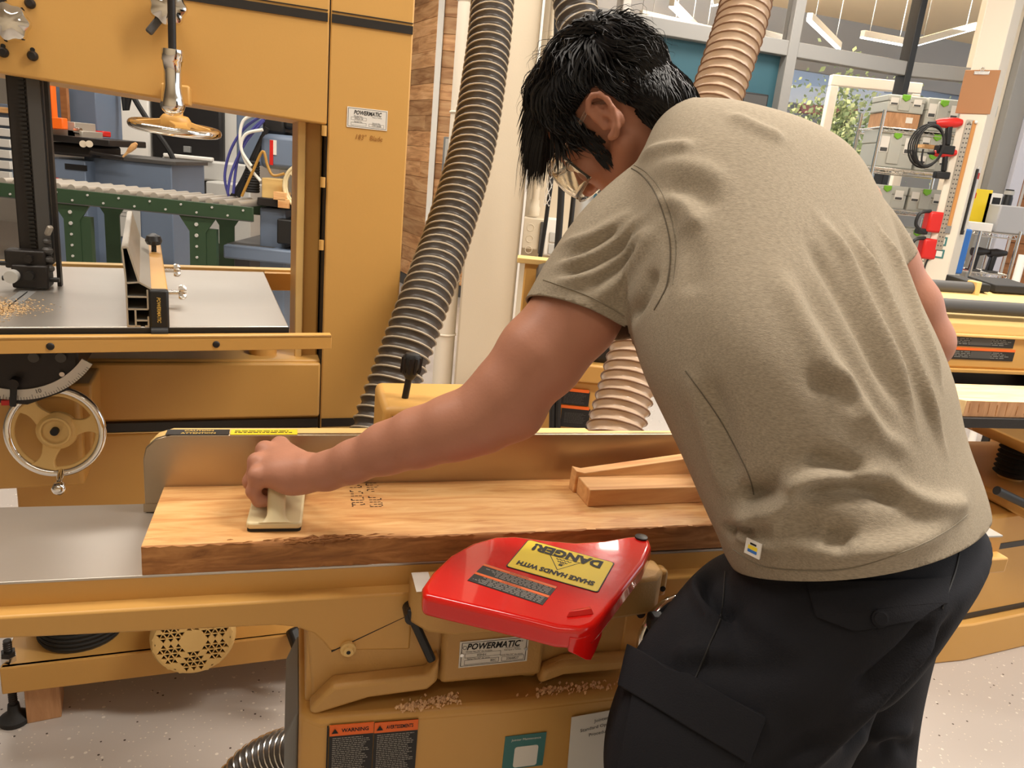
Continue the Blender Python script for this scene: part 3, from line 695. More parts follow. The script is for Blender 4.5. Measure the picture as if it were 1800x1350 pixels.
# yellow table castings: upper step, ledge, deep skirt that sweeps down to the base
mbox(-.75, .44, .0005, .22, .795, .8265).build('table_casting', 'yellow', jt)
MB().prism([(-.75, .795), (.36, .795), (.36, .70), (.245, .708), (.236, .722), (.222, .738), (.20, .750), (.17, .756), (-.20, .764), (-.75, .778)], -.024, .245, 'xz').build('outfeed_bed', 'yellow', jt, bevel=.0035)
mbox(.445, 1.45, .0005, .22, .795, .8245).build('table_casting', 'yellow', jt)
MB().prism([(.70, .795), (1.45, .795), (1.45, .765), (1.10, .755), (.90, .73), (.78, .68), (.70, .66)], -.024, .245, 'xz').build('infeed_bed', 'yellow', jt, bevel=.0035)
MB().prism([(.247, .7085), (.3605, .762), (.3605, .7615), (.247, .7065)], -.0245, -.02, 'xz').build('bed_seam', 'ink', jt)
# base casting with feet and the raised guard shelf
MB().prism([(.212, .752), (.222, .625), (.40, .660), (.405, .640), (.432, .632), (.445, .655), (.53, .655), (.54, .632), (.56, .630), (.57, .648), (.73, .645), (.75, .752)], -.022, .24, 'xz').build('base_casting', 'yellow_cast', jt, bevel=.005)
ft = MB().prism([(.216, .63), (.25, .668), (.385, .672), (.40, .70), (.40, .66), (.385, .646), (.30, .642), (.225, .622)], -.05, -.02, 'xz').build('base_toe', 'yellow_cast', jt, bevel=.010, seg=3)
MB().prism([(.56, .632), (.565, .66), (.60, .672), (.73, .668), (.735, .645), (.60, .645)], -.045, -.02, 'xz').build('base_toe', 'yellow_cast', jt, bevel=.008, seg=3)
mbox(.405, .565, -.038, -.02, .645, .76).build('base_boss', 'yellow_cast', jt, bevel=.008)
mbox(.212, .228, -.018, .236, .62, .752).build('base_side', 'yellow_cast', jt, bevel=.004)
# shelf the guard swings over
sh = [(.352, -.02), (.352, -.055), (.372, -.082), (.41, -.094), (.66, -.082), (.715, -.075), (.735, -.055), (.735, -.02)]
MB().prism(sh, .766, .829, 'xy').build('guard_shelf', 'yellow_cast', jt, bevel=.006)
plate(jt, 'shelf_top', 'label_white', (.366, -.052, .8292), X, (0, 1, 0), .024, .05, .0006)
mbox(.735, .752, -.045, -.02, .775, .82).build('shelf_ear', 'yellow_cast', jt, bevel=.006)
MB().cyl((.744, -.044, .79), (.744, -.047, .79), .0045, n=12).build('hole', 'ink', jt)
MB().cyl((.72, -.03, .74), (.72, -.036, .74), .007, n=12).build('bolt', 'black_metal', jt)
bt = MB().lathe((.27, -.024, .712), (.27, -.036, .712), [(0, .011), (.5, .011), (.6, .008), (1, .007)], 18).build('grease_cap', 'yellow_pale', jt)
MB().cyl((.27, -.036, .712), (.27, -.0365, .712), .003, n=10).build('hex_socket', 'ink', bt)
lv = MB().bar((.358, -.045, .765), (.388, -.055, .700), .013, .010, (0, 1, 0)).build('locking_lever', 'black', jt, bevel=.004)
MB().cyl((.356, -.02, .772), (.356, -.052, .772), .0115, n=16).build('lever_hub', 'black_metal', lv)
MB().bar((.352, -.05, .787), (.357, -.05, .77), .012, .012, (0, 1, 0)).build('lever_cap', 'black', lv, bevel=.003)
# name plate
P = nameplate(jt, (.484, -.0385, .6965), (1, 0, .02), Z, .106, .045, 1, ((-.42, .10, -.14, .03), (-.42, .08, -.40, -.22), (.12, .45, -.40, -.22)))
text(jt, 'POWERMATIC', P(-.02, .27), X, Z, .0105, 'ink', width=.083, shear=.25, bold=.03); text(jt, 'Model No./N° de modele', P(-.22, .09), X, Z, .0028, 'ink'); text(jt, '60HH', P(-.18, -.055), X, Z, .0042, 'ink')
text(jt, 'Serial No./N° de serie', P(-.22, -.18), X, Z, .0028, 'ink'); text(jt, '80C', P(0, -.31), X, Z, .004, 'ink'); text(jt, 'Stock No./N° de stock', P(.26, -.16), X, Z, .0028, 'ink'); text(jt, '2366827', P(.28, -.31), X, Z, .004, 'ink')
text(jt, 'Made in Taiwan', P(.27, .11), X, Z, .0026, 'ink'); text(jt, 'Fabriqué à Taïwan', P(.27, .02), X, Z, .0026, 'ink'); text(jt, '®', P(.40, .33), X, Z, .003, 'ink')
MB().torus(P(-.43, .26, .0013), (0, 1, 0), .0028, .0004, 16, 4).build('maker_mark', 'ink', jt)
for x in (-.465, .465): MB().cyl(P(x, 0), P(x, 0, .003), .0028, n=10).build('rivet', 'chrome_satin', jt)
# cabinet
cab = [(.204, .20), (.204, -.035), (.232, -.056), (.50, -.066), (.80, -.060), (.83, -.04), (.83, .20)]
MB().prism(cab, 0, .622, 'xy').build('cabinet', 'yellow', jt, bevel=.010, seg=3)
MB().prism([(a_ + (.5 - a_) * .002, b_ - .0008) for a_, b_ in cab], .0, .612, 'xy').build('cabinet_front', 'yellow', jt, bevel=.006)
mbox(.2425, .2445, -.062, -.05, 0, .608).build('panel_seam', 'ink', jt)
# warning sticker pair
fn = Vector((.0, -.0635, 0))
def warn(parent, x0, x1, ztop, zbot, y, ttl, seed, hd=.018, ys=0.):
    xc = (x0 + x1) / 2; w_ = x1 - x0; r_ = (w_, ys * w_, 0)
    plate(parent, 'warning_label', 'label_black', (xc, y, (ztop + zbot) / 2), r_, Z, w_, ztop - zbot, .0008)
    plate(parent, 'warning_header', 'orange', (xc, y, ztop - hd / 2), r_, Z, w_, hd, .0014)
    text(parent, ttl, Vector((xc + w_ * .08, y - .0016, ztop - hd / 2)), r_, Z, hd * .34, 'ink', width=w_ * .62, bold=.03, th=.0002)
    tr = MB(); e = Vector((x0 + w_ * .12, y - .0018, ztop - hd * .72)); k = hd * .45
    tr.add([e - Vector((k * .6, 0, 0)), e + Vector((k * .6, 0, 0)), e + Vector((0, 0, k))], [(0, 1, 2)]); tr.build('warning_triangle', 'ink', parent, smooth=False, fix=False)
    small_print(parent, (xc, y, (ztop - hd + zbot) / 2), r_, Z, w_ * .86, (ztop - hd - zbot) * .94, int((ztop - zbot) / .0042), 'ink_grey', .0012, seed=seed)
warn(jt, .246, .308, .623 - .012, .50, -.0605, 'WARNING', 1, ys=-.03); warn(jt, .309, .372, .611 - .001, .50, -.0625, 'AVERTISSEMENTS', 2, ys=-.03)
plate(jt, 'teal_label', 'teal_label', (.540, -.0672, .533), X, (.05, 0, 1), .066, .062, .0008)
text(jt, 'Jointer Maintenance', (.541, -.0682, .556), X, Z, .0042, 'label_white')
plate(jt, 'white_patch', 'label_white', (.543, -.0682, .524), X, (.05, 0, 1), .038, .038, .0006, .004)
plate(jt, 'procedure_sheet', 'label_white', (.668, -.0665, .523), (1, .03, .05), (-.02, 0, 1), .108, .135, .0008)
for s_, z in (('Jointer', .580), ('Standard Operating', .568), ('Procedure', .556)): text(jt, s_, (.662, -.0678, z - .004), (1, .03, .13), Z, .0062, 'ink')
# shavings lying on the cabinet top
shv = MB(); rn = random.Random(12); mat('shaving', rgb(232, 190, 142), .8)
for k in range(330):
    c_, s0 = rn.choice((((.41, -.045), .012), ((.37, -.055), .014), ((.395, -.052), .022), ((.585, -.048), .016), ((.60, -.05), .035), ((.66, -.05), .03)))
    u = rn.gauss(c_[0], s0); v = rn.gauss(c_[1], .005); v = max(min(v, -.035), -.062)
    p = jw(u, v, .6225 + abs(rn.gauss(0, .003))); g = rn.uniform(0, 6.28); l = rn.uniform(.002, .006); wv = rn.uniform(.001, .0025)
    d = Vector((math.cos(g), math.sin(g), rn.uniform(-.2, .6))).normalized(); t = d.orthogonal().normalized()
    a_ = p - d * l / 2; b_ = p + d * l / 2; mid = p + Vector((0, 0, l * .4))
    shv.add([a_ - t * wv, a_ + t * wv, mid + t * wv, mid - t * wv, b_ + t * wv, b_ - t * wv], [(0, 1, 2, 3), (3, 2, 4, 5)])
o = stuff(shv.build('wood_shavings', 'shaving', None, fix=False)); o['label'] = 'curled wood shavings lying on top of the jointer cabinet'; o['category'] = 'shavings'
# fence with cast back, stickers, lever behind
fn_ = MB().prism([(-.028, .8305), (.90, .8285), (.90, .957), (.012, .957), (-.010, .950), (-.024, .936), (-.028, .918)], .190, .200, 'xz').build('fence', 'steel_fence', jt, bevel=.0015)
MB().prism([(-.026, .835), (.895, .832), (.895, .957), (.872, .957), (.867, .9515), (.70, .9515), (.692, .957), (.012, .9568), (-.009, .950), (-.022, .936), (-.026, .918)], .1985, .224, 'xz').build('fence_backing', 'yellow_pale', fn_, bevel=.002)
mbox(-.03, .03, .1888, .19, .8315, .845).build('fence_shim', 'steel_fence', fn_)
for nm, m_, u0_, u1_ in (('caution_label', 'label_black', .004, .094), ('yellow_label', 'label_yellow', .096, .196)):
    mbox(u0_, u1_, .1905, .2135, .957, .9578).build(nm, m_, fn_)
text(fn_, 'CAUTION', (.050, .207, .9578), X, (0, 1, 0), .0055, 'gold_ink', width=.042, bold=.03); text(fn_, 'ATTENTION', (.050, .1965, .9578), X, (0, 1, 0), .0055, 'gold_ink', width=.050, bold=.03)
small_print(fn_, (.146, .202, .9578), X, (0, 1, 0), .088, .013, 2, 'ink', .0003, seed=5)
br = mbox(.335, .52, .245, .40, .80, .985).build('fence_bracket', 'yellow', jt, bevel=.012, seg=3)
mbox(.350, .372, .2445, .246, .945, .970).build('bracket_plate', 'label_black', br)
lk = MB().cyl((.375, .30, .96), (.385, .30, 1.035), .006, n=14).build('fence_lever', 'black', jt)
MB().lathe((.384, .30, 1.02), (.388, .30, 1.068), [(0, .007), (.15, .012), (.5, .0165), (.8, .0165), (.95, .012), (1, .004)], 20).build('lever_grip', 'black', lk)
rbm = MB()
for k in range(10):
    g = 2 * math.pi * k / 10; q = Vector((math.cos(g) * .0165, math.sin(g) * .0165, 0)); rbm.bar(Vector((.385, .30, 1.032)) + q, Vector((.3875, .30, 1.06)) + q, .004, .003)
rbm.build('grip_ribs', 'black', lk)
# red swinging guard
def jz(x, y, z):
    p = atz(x, y, z); d = p - JO; return (d.x * ca + d.y * sa, -d.x * sa + d.y * ca)
gz = .884
gpix = [(744, 1046), (742, 1030), (760, 1004), (790, 975), (830, 953), (870, 942), (905, 941), (960, 948), (1010, 952), (1060, 949), (1100, 942), (1128, 940), (1143, 947), (1146, 960), (1132, 990), (1060, 1083), (1046, 1098), (1020, 1106), (980, 1103), (930, 1090), (760, 1050)]
gpoly = [jz(x, y, gz) for x, y in gpix]
gpl = [p[:] for p in gpoly]
from mathutils import geometry as _g
gd = MB().prism(gpl, gz - .030, gz, 'xy').build('cutter_guard', 'red', jt, bevel=.007, seg=4)
lp = [Vector(jz(x, y, gz)) for x, y in ((1004, 1107), (1022, 1107), (1038, 1102), (1048, 1096), (1056, 1087), (1064, 1078))]; dl = [.030, .036, .046, .052, .046, .032]; lb_ = MB(); vs = []; fs = []
gc = Vector((sum(p[0] for p in gpoly) / len(gpoly), sum(p[1] for p in gpoly) / len(gpoly)))
for p, d_ in zip(lp, dl):
    q = p + (gc - p).normalized() * .0005; q2 = p + (gc - p).normalized() * .006; vs += [(q.x, q.y, gz - .012), (q.x, q.y, gz - d_), (q2.x, q2.y, gz - d_), (q2.x, q2.y, gz - .012)]
for i in range(len(lp) - 1):
    for k in range(4): fs.append((i * 4 + k, i * 4 + (k + 1) % 4, (i + 1) * 4 + (k + 1) % 4, (i + 1) * 4 + k))
fs += [(0, 1, 2, 3), tuple((len(lp) - 1) * 4 + k for k in (3, 2, 1, 0))]
lb_.add(vs, fs).build('guard_lip', 'red', gd, bevel=.001)
a_ = jz(995, 1086, gz); b_ = jz(1042, 1077, gz)
MB().hexa([(a_[0], a_[1], gz), (b_[0], b_[1] - .004, gz), (b_[0] + .0, b_[1] + .010, gz), (a_[0] + .01, a_[1] + .012, gz), (a_[0] + .004, a_[1] + .004, gz + .006), (b_[0] - .002, b_[1], gz + .006), (b_[0] - .002, b_[1] + .008, gz + .004), (a_[0] + .012, a_[1] + .010, gz + .004)]).build('guard_tab', 'red', gd, bevel=.001)
pb_ = jz(1127, 946, gz)
pv = MB().lathe((pb_[0], pb_[1], gz), (pb_[0], pb_[1], gz + .004), [(0, .0095), (.7, .0095), (1, .006)], 20).build('pivot_bolt', 'black_metal', gd)
MB().cyl((pb_[0], pb_[1], .80), (pb_[0], pb_[1], gz - .02), .012, n=16).build('pivot_post', 'chrome_satin', gd)
# DANGER sticker, seen upside down
s0 = Vector((*jz(923, 949, gz), gz)); s1 = Vector((*jz(1080, 988, gz), gz)); s2 = Vector((*jz(894, 996, gz), gz)); s3 = Vector((*jz(1052, 1045, gz), gz))
rr_ = ((s0 - s1) + (s2 - s3)) / 2; uu_ = ((s2 - s0) + (s3 - s1)) / 2; wS = rr_.length; hS = uu_.length; cS = (s0 + s1 + s2 + s3) / 4
rS = rr_.normalized(); uS = -uu_.normalized(); uS = (uS - rS * uS.dot(rS)).normalized()
uS = Vector((-rS.y, rS.x, 0)) * (1 if Vector((-rS.y, rS.x, 0)).dot(-uu_) > 0 else -1)
rS = Vector((uS.y, -uS.x, 0)); rS = -rS; uS = -uS
plate(gd, 'sticker_border', 'ink', cS + Vector((0, 0, .0003)), rS, uS, wS, hS, .0004, .004); plate(gd, 'danger_sticker', 'label_yellow', cS + Vector((0, 0, .0005)), rS, uS, wS - .003, hS - .003, .0005, .004)
top = Vector((0, 0, .0011))
text(gd, 'DANGER!', cS - uS * (hS * .30) + top, rS, uS, hS * .22, 'ink', width=wS * .78, bold=.05)
text(gd, 'SHAKE HANDS WITH', cS + uS * (hS * .30) + top, rS, uS, hS * .12, 'ink', width=wS * .84, bold=.05)
def tri_out(c0, k, wln):
    b = MB(); P_ = [c0 + rS * (k * x) + uS * (k * y) for x, y in ((0, .62), (.72, -.5), (-.72, -.5))]
    cc = sum(P_, Vector()) / 3; Q_ = [p + (cc - p) * wln for p in P_]
    for i in range(3): j = (i + 1) % 3; b.add([P_[i], P_[j], Q_[j], Q_[i]], [(0, 1, 2, 3)])
    return b
ct = cS + top - uS * (hS * .02)
tri = tri_out(ct, hS * .36, .09)
for row, yy in ((0, -.30), (1, -.12)):
    pts = [ct + rS * (hS * .36 * (-.34 + .085 * i) * (1 - .35 * row)) + uS * (hS * .36 * (yy + (.05 if i % 2 else -.05))) for i in range(9)]
    for i in range(8):
        d = (pts[i + 1] - pts[i]).normalized().cross(Vector((0, 0, 1))) * .0007; tri.add([pts[i] - d, pts[i + 1] - d, pts[i + 1] + d, pts[i] + d], [(0, 1, 2, 3)])
hp_ = ct + uS * (hS * .36 * .10)
tri.add([hp_ + rS * x * .001 + uS * y * .001 for x, y in ((-3, 0), (3, 0), (2.4, 4), (-2.4, 4))], [(0, 1, 2, 3)])
for x0, x1, y1 in ((-3, -4.4, -3.5), (-1.5, -1.9, -5), (0, .2, -5.4), (1.4, 2.2, -4.8), (2.8, 5, -1)):
    tri.add([hp_ + rS * (x0 - .6) * .001, hp_ + rS * (x0 + .6) * .001, hp_ + rS * (x1 + .5) * .001 + uS * y1 * .001, hp_ + rS * (x1 - .5) * .001 + uS * y1 * .001], [(0, 1, 2, 3)])
tri.build('hazard_symbol', 'ink', gd, smooth=False, fix=False)
# two black warning strips on the guard
t0 = Vector((*jz(850, 992, gz), gz)); t1 = Vector((*jz(978, 1030, gz), gz)); t2 = Vector((*jz(824, 1020, gz), gz)); t3 = Vector((*jz(955, 1066, gz), gz))
cT = (t0 + t1 + t2 + t3) / 4; wT = ((t0 - t1).length + (t2 - t3).length) / 2; hT = ((t0 - t2).length + (t1 - t3).length) / 2
rT = ((t0 - t1) + (t2 - t3)).normalized(); uT = Vector((-rT.y, rT.x, 0))
if uT.dot(t2 - t0) < 0: uT = -uT
rT = Vector((uT.y, -uT.x, 0))
plate(gd, 'warning_strip', 'label_black', cT, rT, uT, wT, hT, .0006)
for i, s_ in enumerate(('AVERTISSEMENTS', 'WARNING')):
    k = .02 - i * .5
    plate(gd, 'orange_band', 'orange', cT + uT * hT * (.04 - i * .5 + .03), rT, uT, wT, hT * .10, .0009)
    text(gd, s_, cT + uT * hT * (.07 - i * .5), rT, uT, hT * .06, 'ink', width=wT * .26, th=.0012)
    small_print(gd, cT + uT * hT * (.30 - i * .5), rT, uT, wT * .92, hT * .34, 5, 'ink_grey', .0009, seed=30 + i)
# cutterhead sliver, adjustment handwheel half hidden behind the trousers
MB().cyl((.4425, .0, .79), (.4425, .22, .79), .036, n=24).build('cutterhead', 'chrome_satin', jt)
hw2, _ = handwheel(jt, (.765, -.078, .722), (.15, -1, .12), .066, .0085, 3, .022, 'chrome', 'orange', ph=.6)
mbox(.702, .728, -.105, -.08, .75, .778).build('wheel_lock', 'black', hw2, bevel=.006)
MB().cyl((.765, -.08, .722), (.765, 0, .715), .012, n=16).build('wheel_shaft', 'chrome_satin', hw2)
MB().sphere((.700, -.092, .693), .012, 14).build('crank_knob', 'black', hw2)
MB().prism([(.184, 0), (.2035, 0), (.2035, .60), (.198, .59), (.184, .555)], -.01, .18, 'xz').build('chute_side', 'grey', jt, bevel=.004)
# ================================================================== things on the jointer
# the board being planed: rough sawn front edge, milled top
bd = thing('hardwood_board', 'long thick rough-edged hardwood board lying on the jointer tables', 'board', jw(0, 0, .8302), JY)
rn = random.Random(21); nu = 150; Lb = 1.13; Wb = .2085; Hb = .042
def edge(u):
    e = .0015 * math.sin(u * 23) + .001 * math.sin(u * 61 + 1); d = math.exp(-((u - .235) / .055) ** 2)
    return e, d
bm_ = MB(); rows = []
for i in range(nu + 1):
    u = Lb * i / nu; e, d = edge(u); r1 = rn.uniform(-1, 1); r2 = rn.uniform(-1, 1)
    ft = .0006 + abs(e) * .8 + .012 * d * (1 + .35 * r1); zt_ = Hb - .0045 * d * (1 + .5 * r2)
    rows.append([(u, .001 + .0012 * r2 * (.3 + d), 0), (u, e * .5 + .0006 * r1, Hb * .35), (u, e + .0009 * r2 + .002 * d, Hb * .72), (u, ft * .55, zt_ - .0015 * (1 + r1)), (u, ft + .002, Hb - .0004 * abs(r2)), (u, .05, Hb), (u, Wb, Hb), (u, Wb, 0)])
k = len(rows[0])
for r_ in rows: bm_.v += r_
top_f = []; edge_f = []
for i in range(nu):
    for j in range(k): 
        f = (i * k + j, (i + 1) * k + j, (i + 1) * k + (j + 1) % k, i * k + (j + 1) % k)
        bm_.f.append(f)
bm_.f += [tuple(range(k)), tuple(nu * k + j for j in range(k))]
bo = bm_.build('board', 'wood_board', bd)
bo.data.materials.append(M['wood_edge'])
for p in bo.data.polygons:
    c_ = p.center
    if c_.y < .0135 and c_.z < Hb - .0003 and c_.x > 1e-4: p.material_index = 1
# torn fibres standing up along the knotty stretch
fb = MB()
for i in range(150):
    u = rn.gauss(.235, .05); z = Hb - abs(rn.gauss(0, .003)); v = rn.uniform(.000, .014); l = rn.uniform(.006, .02)
    a_ = Vector((u, v, z)); g = rn.gauss(0, .25); d = Vector((math.cos(g), math.sin(g) * .5, rn.uniform(-.05, .10)))
    fb.tube([a_, a_ + d * l * .5 + Vector((0, 0, .0006)), a_ + d * l], [.0008, .0007, .0002], 4)
stuff(fb.build('splinters', 'wood_edge', bd))
# black ink stamp: three columns of broken numerals
st = MB(); mat('stamp_ink', rgb(74, 50, 34), .7)
for cx_, cols in ((.288, 3), (.315, 3)):
    for r_ in range(4):
        v0 = .100 + r_ * .024
        for s_ in range(7):
            if rn.random() < .28: continue
            if s_ < 3: x0, x1, y0, y1 = cx_ - .009, cx_ + .009, v0 + s_ * .008, v0 + s_ * .008 + .0022
            else: q = (s_ - 3); x0 = cx_ + (-.010 if q % 2 else .008); x1 = x0 + .0024; y0 = v0 + (q // 2) * .008 + .001; y1 = y0 + .006
            n_ = 3
            for t in range(n_):
                if rn.random() < .25: continue
                if x1 - x0 > y1 - y0: a0, a1 = x0 + (x1 - x0) * t / n_, x0 + (x1 - x0) * (t + .8) / n_; b0, b1 = y0, y1
                else: a0, a1 = x0, x1; b0, b1 = y0 + (y1 - y0) * t / n_, y0 + (y1 - y0) * (t + .85) / n_
                st.add([(a0, b0, Hb + .0003), (a1, b0, Hb + .0003), (a1, b1, Hb + .0003), (a0, b1, Hb + .0003)], [(0, 1, 2, 3)])
st.build('ink_stamp', 'stamp_ink', bd, smooth=False, fix=False)

# cream push block under the hand
pbk = thing('push_block', 'cream plastic push block with raised handle under the hand', 'push block', jw(.170, .113, .8722), JY - 3)
MB().prism(rrect(-.0375, .0375, -.084, .084, .007), .004, .014, 'xy').build('base', 'plastic_cream', pbk, bevel=.003, seg=3)
MB().prism(rrect(-.0365, .0365, -.083, .083, .006), 0, .0045, 'xy').build('grip_pad', 'black_rubber', pbk)
path = catmull([(.002, -.078, .010), (.002, -.070, .020), (.001, -.052, .038), (0, -.036, .052), (0, -.015, .058), (0, .03, .058), (0, .055, .046), (0, .072, .012)], 8)
hb = MB(); vs = []; fs = []; nn = 16
for i, p in enumerate(path):
    d = (path[min(i + 1, len(path) - 1)] - path[max(i - 1, 0)]).normalized(); x = Vector((1, 0, 0)); y = d.cross(x).normalized()
    f = i / (len(path) - 1); flare = 1 + 1.1 * max(0, 1 - f / .16) ** 2 + .8 * max(0, (f - .86) / .14) ** 2
    for q in range(nn):
        g = 2 * math.pi * q / nn; c_ = math.cos(g); s_ = math.sin(g); vs.append(p + x * (.0125 * flare * abs(c_) ** .7 * (1 if c_ > 0 else -1)) + y * (.0095 * abs(s_) ** .7 * (1 if s_ > 0 else -1)))
for i in range(len(path) - 1):
    for q in range(nn): fs.append((i * nn + q, i * nn + (q + 1) % nn, (i + 1) * nn + (q + 1) % nn, (i + 1) * nn + q))
fs += [tuple(range(nn)), tuple((len(path) - 1) * nn + q for q in range(nn))]
hb.add(vs, fs).build('handle', 'plastic_cream', pbk)

# notched wooden pusher on the board: wedge block with a raised back strip
ps = thing('wooden_push_stick', 'notched wooden pusher block with raised sloping strip, lying on the board', 'push stick', jw(.655, .078, .8723), JY + 1)
mbox(0, .40, 0, .055, 0, .030).build('block', 'wood_stick', ps, bevel=.0015)
MB().prism([(-.005, 0), (.40, 0), (.40, .085), (.26, .066), (.012, .036), (-.004, .040)], .055, .078, 'xz').build('back_strip', 'wood_stick', ps, bevel=.0012)
# ================================================================== the worker
def cam3(r, u, f): return cR * r + cU * u + cF * f
person = thing('person', 'worker in grey t-shirt and black cargo trousers bending over the jointer', 'person', (.45, .92, 0))
PB = person.location.copy()
def to_local(o): o.location = -PB; return o

# ---- implicit surface toolkit: round cones and ellipsoids, blended, meshed with surface nets
class Field:
    def __init__(s, lo, hi, h):
        s.lo = np.array(lo, np.float32); s.h = h; s.n = np.ceil((np.array(hi) - s.lo) / h).astype(int) + 1
        s.D = np.full(s.n, 1.0, np.float32)
    def _win(s, lo, hi):
        a = np.clip(np.floor((lo - s.lo) / s.h).astype(int), 0, s.n); b = np.clip(np.ceil((hi - s.lo) / s.h).astype(int) + 1, 0, s.n)
        if (b <= a).any(): return None, None
        ax = [s.lo[i] + s.h * np.arange(a[i], b[i], dtype=np.float32) for i in range(3)]
        P = np.stack(np.meshgrid(*ax, indexing='ij'), -1)
        return (slice(a[0], b[0]), slice(a[1], b[1]), slice(a[2], b[2])), P
    def _blend(s, w, d, k, op='u'):
        D = s.D[w]
        if op == 'u':
            if k: hh = np.clip(.5 + .5 * (D - d) / k, 0, 1); s.D[w] = D * (1 - hh) + d * hh - k * hh * (1 - hh)
            else: s.D[w] = np.minimum(D, d)
        else:
            d = -d
            if k: hh = np.clip(.5 - .5 * (D - d) / k, 0, 1); s.D[w] = D * (1 - hh) + d * hh + k * hh * (1 - hh)
            else: s.D[w] = np.maximum(D, d)
    def cone(s, a, b, r1, r2, k=.0, op='u'):
        a = np.array(a, np.float32); b = np.array(b, np.float32); r = max(r1, r2) + 3 * k + 4 * s.h
        w, P = s._win(np.minimum(a, b) - r, np.maximum(a, b) + r)
        if w is None: return
        ab = b - a; t = np.clip(((P - a) @ ab) / max(float(ab @ ab), 1e-12), 0, 1)
        d = np.linalg.norm(P - a - t[..., None] * ab, axis=-1) - (r1 + (r2 - r1) * t)
        s._blend(w, d, k, op)
    def ell(s, c, rad, M3=None, k=.0, op='u'):
        c = np.array(c, np.float32); rad = np.array(rad, np.float32); r = float(rad.max()) + 3 * k + 4 * s.h
        w, P = s._win(c - r, c + r)
        if w is None: return
        q = P - c
        if M3 is not None: q = q @ np.array(M3, np.float32)
        k0 = np.linalg.norm(q / rad, axis=-1); k1 = np.linalg.norm(q / (rad * rad), axis=-1)
        d = k0 * (k0 - 1) / np.maximum(k1, 1e-6)
        s._blend(w, d, k, op)
    def mesh(s):
        D = s.D; S = D < 0; n = D.shape
        cnt = np.zeros((n[0] - 1, n[1] - 1, n[2] - 1), np.float32); acc = np.zeros(cnt.shape + (3,), np.float32)
        corner = lambda A, o: A[o[0]:n[0] - 1 + o[0], o[1]:n[1] - 1 + o[1], o[2]:n[2] - 1 + o[2]]
        act = np.zeros(cnt.shape, bool); base = corner(S, (0, 0, 0))
        for o in ((0, 0, 1), (0, 1, 0), (0, 1, 1), (1, 0, 0), (1, 0, 1), (1, 1, 0), (1, 1, 1)): act |= corner(S, o) != base
        idx = np.argwhere(act); cn = np.zeros(len(idx)); ac = np.zeros((len(idx), 3))
        for ax in range(3):
            o1, o2 = [i for i in range(3) if i != ax]
            for p in (0, 1):
                for q in (0, 1):
                    a = idx.copy(); a[:, o1] += p; a[:, o2] += q; b = a.copy(); b[:, ax] += 1
                    da = D[a[:, 0], a[:, 1], a[:, 2]]; db = D[b[:, 0], b[:, 1], b[:, 2]]; m_ = (da < 0) != (db < 0)
                    t = np.where(m_, da / np.where(m_, da - db, 1), 0); pt = a.astype(float); pt[:, ax] += t
                    ac[m_] += pt[m_]; cn[m_] += 1
        V = ac / cn[:, None] * s.h + s.lo
        ids = np.full(cnt.shape, -1, np.int64); ids[idx[:, 0], idx[:, 1], idx[:, 2]] = np.arange(len(idx))
        F = []
        for ax in range(3):
            o1, o2 = [(1, 2), (2, 0), (0, 1)][ax]
            sl = [slice(None)] * 3; sl2 = [slice(None)] * 3; sl[ax] = slice(0, n[ax] - 1); sl2[ax] = slice(1, n[ax])
            ch = S[tuple(sl)] != S[tuple(sl2)]; e = np.argwhere(ch)
            e = e[(e[:, o1] > 0) & (e[:, o2] > 0) & (e[:, o1] < n[o1] - 1) & (e[:, o2] < n[o2] - 1)]
            def g(d1, d2):
                c = e.copy(); c[:, o1] -= d1; c[:, o2] -= d2; return ids[c[:, 0], c[:, 1], c[:, 2]]
            q = np.stack([g(1, 1), g(0, 1), g(0, 0), g(1, 0)], 1); fl = S[e[:, 0], e[:, 1], e[:, 2]]
            q[~fl] = q[~fl][:, ::-1]; F.append(q)
        return V, np.concatenate(F)
def np_mesh(name, V, F):
    me = bpy.data.meshes.new(name); me.vertices.add(len(V)); me.vertices.foreach_set('co', np.asarray(V, np.float32).ravel())
    F = np.asarray(F); me.loops.add(F.size); me.loops.foreach_set('vertex_index', F.ravel().astype(np.int32))
    me.polygons.add(len(F)); me.polygons.foreach_set('loop_start', np.arange(len(F), dtype=np.int32) * F.shape[1]); me.update(calc_edges=True); me.validate()
    return me
def lap(V, F, it=2, lam=.5, mask=None):
    V = V.copy(); E = np.concatenate([F[:, [i, (i + 1) % F.shape[1]]] for i in range(F.shape[1])]); E = np.concatenate([E, E[:, ::-1]])
    cnt = np.bincount(E[:, 0], minlength=len(V)).astype(float)
    for _ in range(it):
        A = np.stack([np.bincount(E[:, 0], weights=V[E[:, 1], k], minlength=len(V)) for k in range(3)], 1) / np.maximum(cnt, 1)[:, None]
        d = (A - V) * lam
        if mask is not None: d *= mask[:, None]
        V += d
    return V
def mesh_arrays(me):
    V = np.zeros(len(me.vertices) * 3); me.vertices.foreach_get('co', V)
    return V.reshape(-1, 3)
def vnormals(V, F):
    a = V[F[:, 1]] - V[F[:, 0]]; b = V[F[:, 2]] - V[F[:, 0]]; n = np.cross(a, b); N = np.zeros_like(V)
    for k in range(F.shape[1]):
        for c in range(3): N[:, c] += np.bincount(F[:, k], weights=n[:, c], minlength=len(V))
    return N / np.maximum(np.linalg.norm(N, axis=1), 1e-9)[:, None]
def np3(v): return np.array((v[0], v[1], v[2]), float)

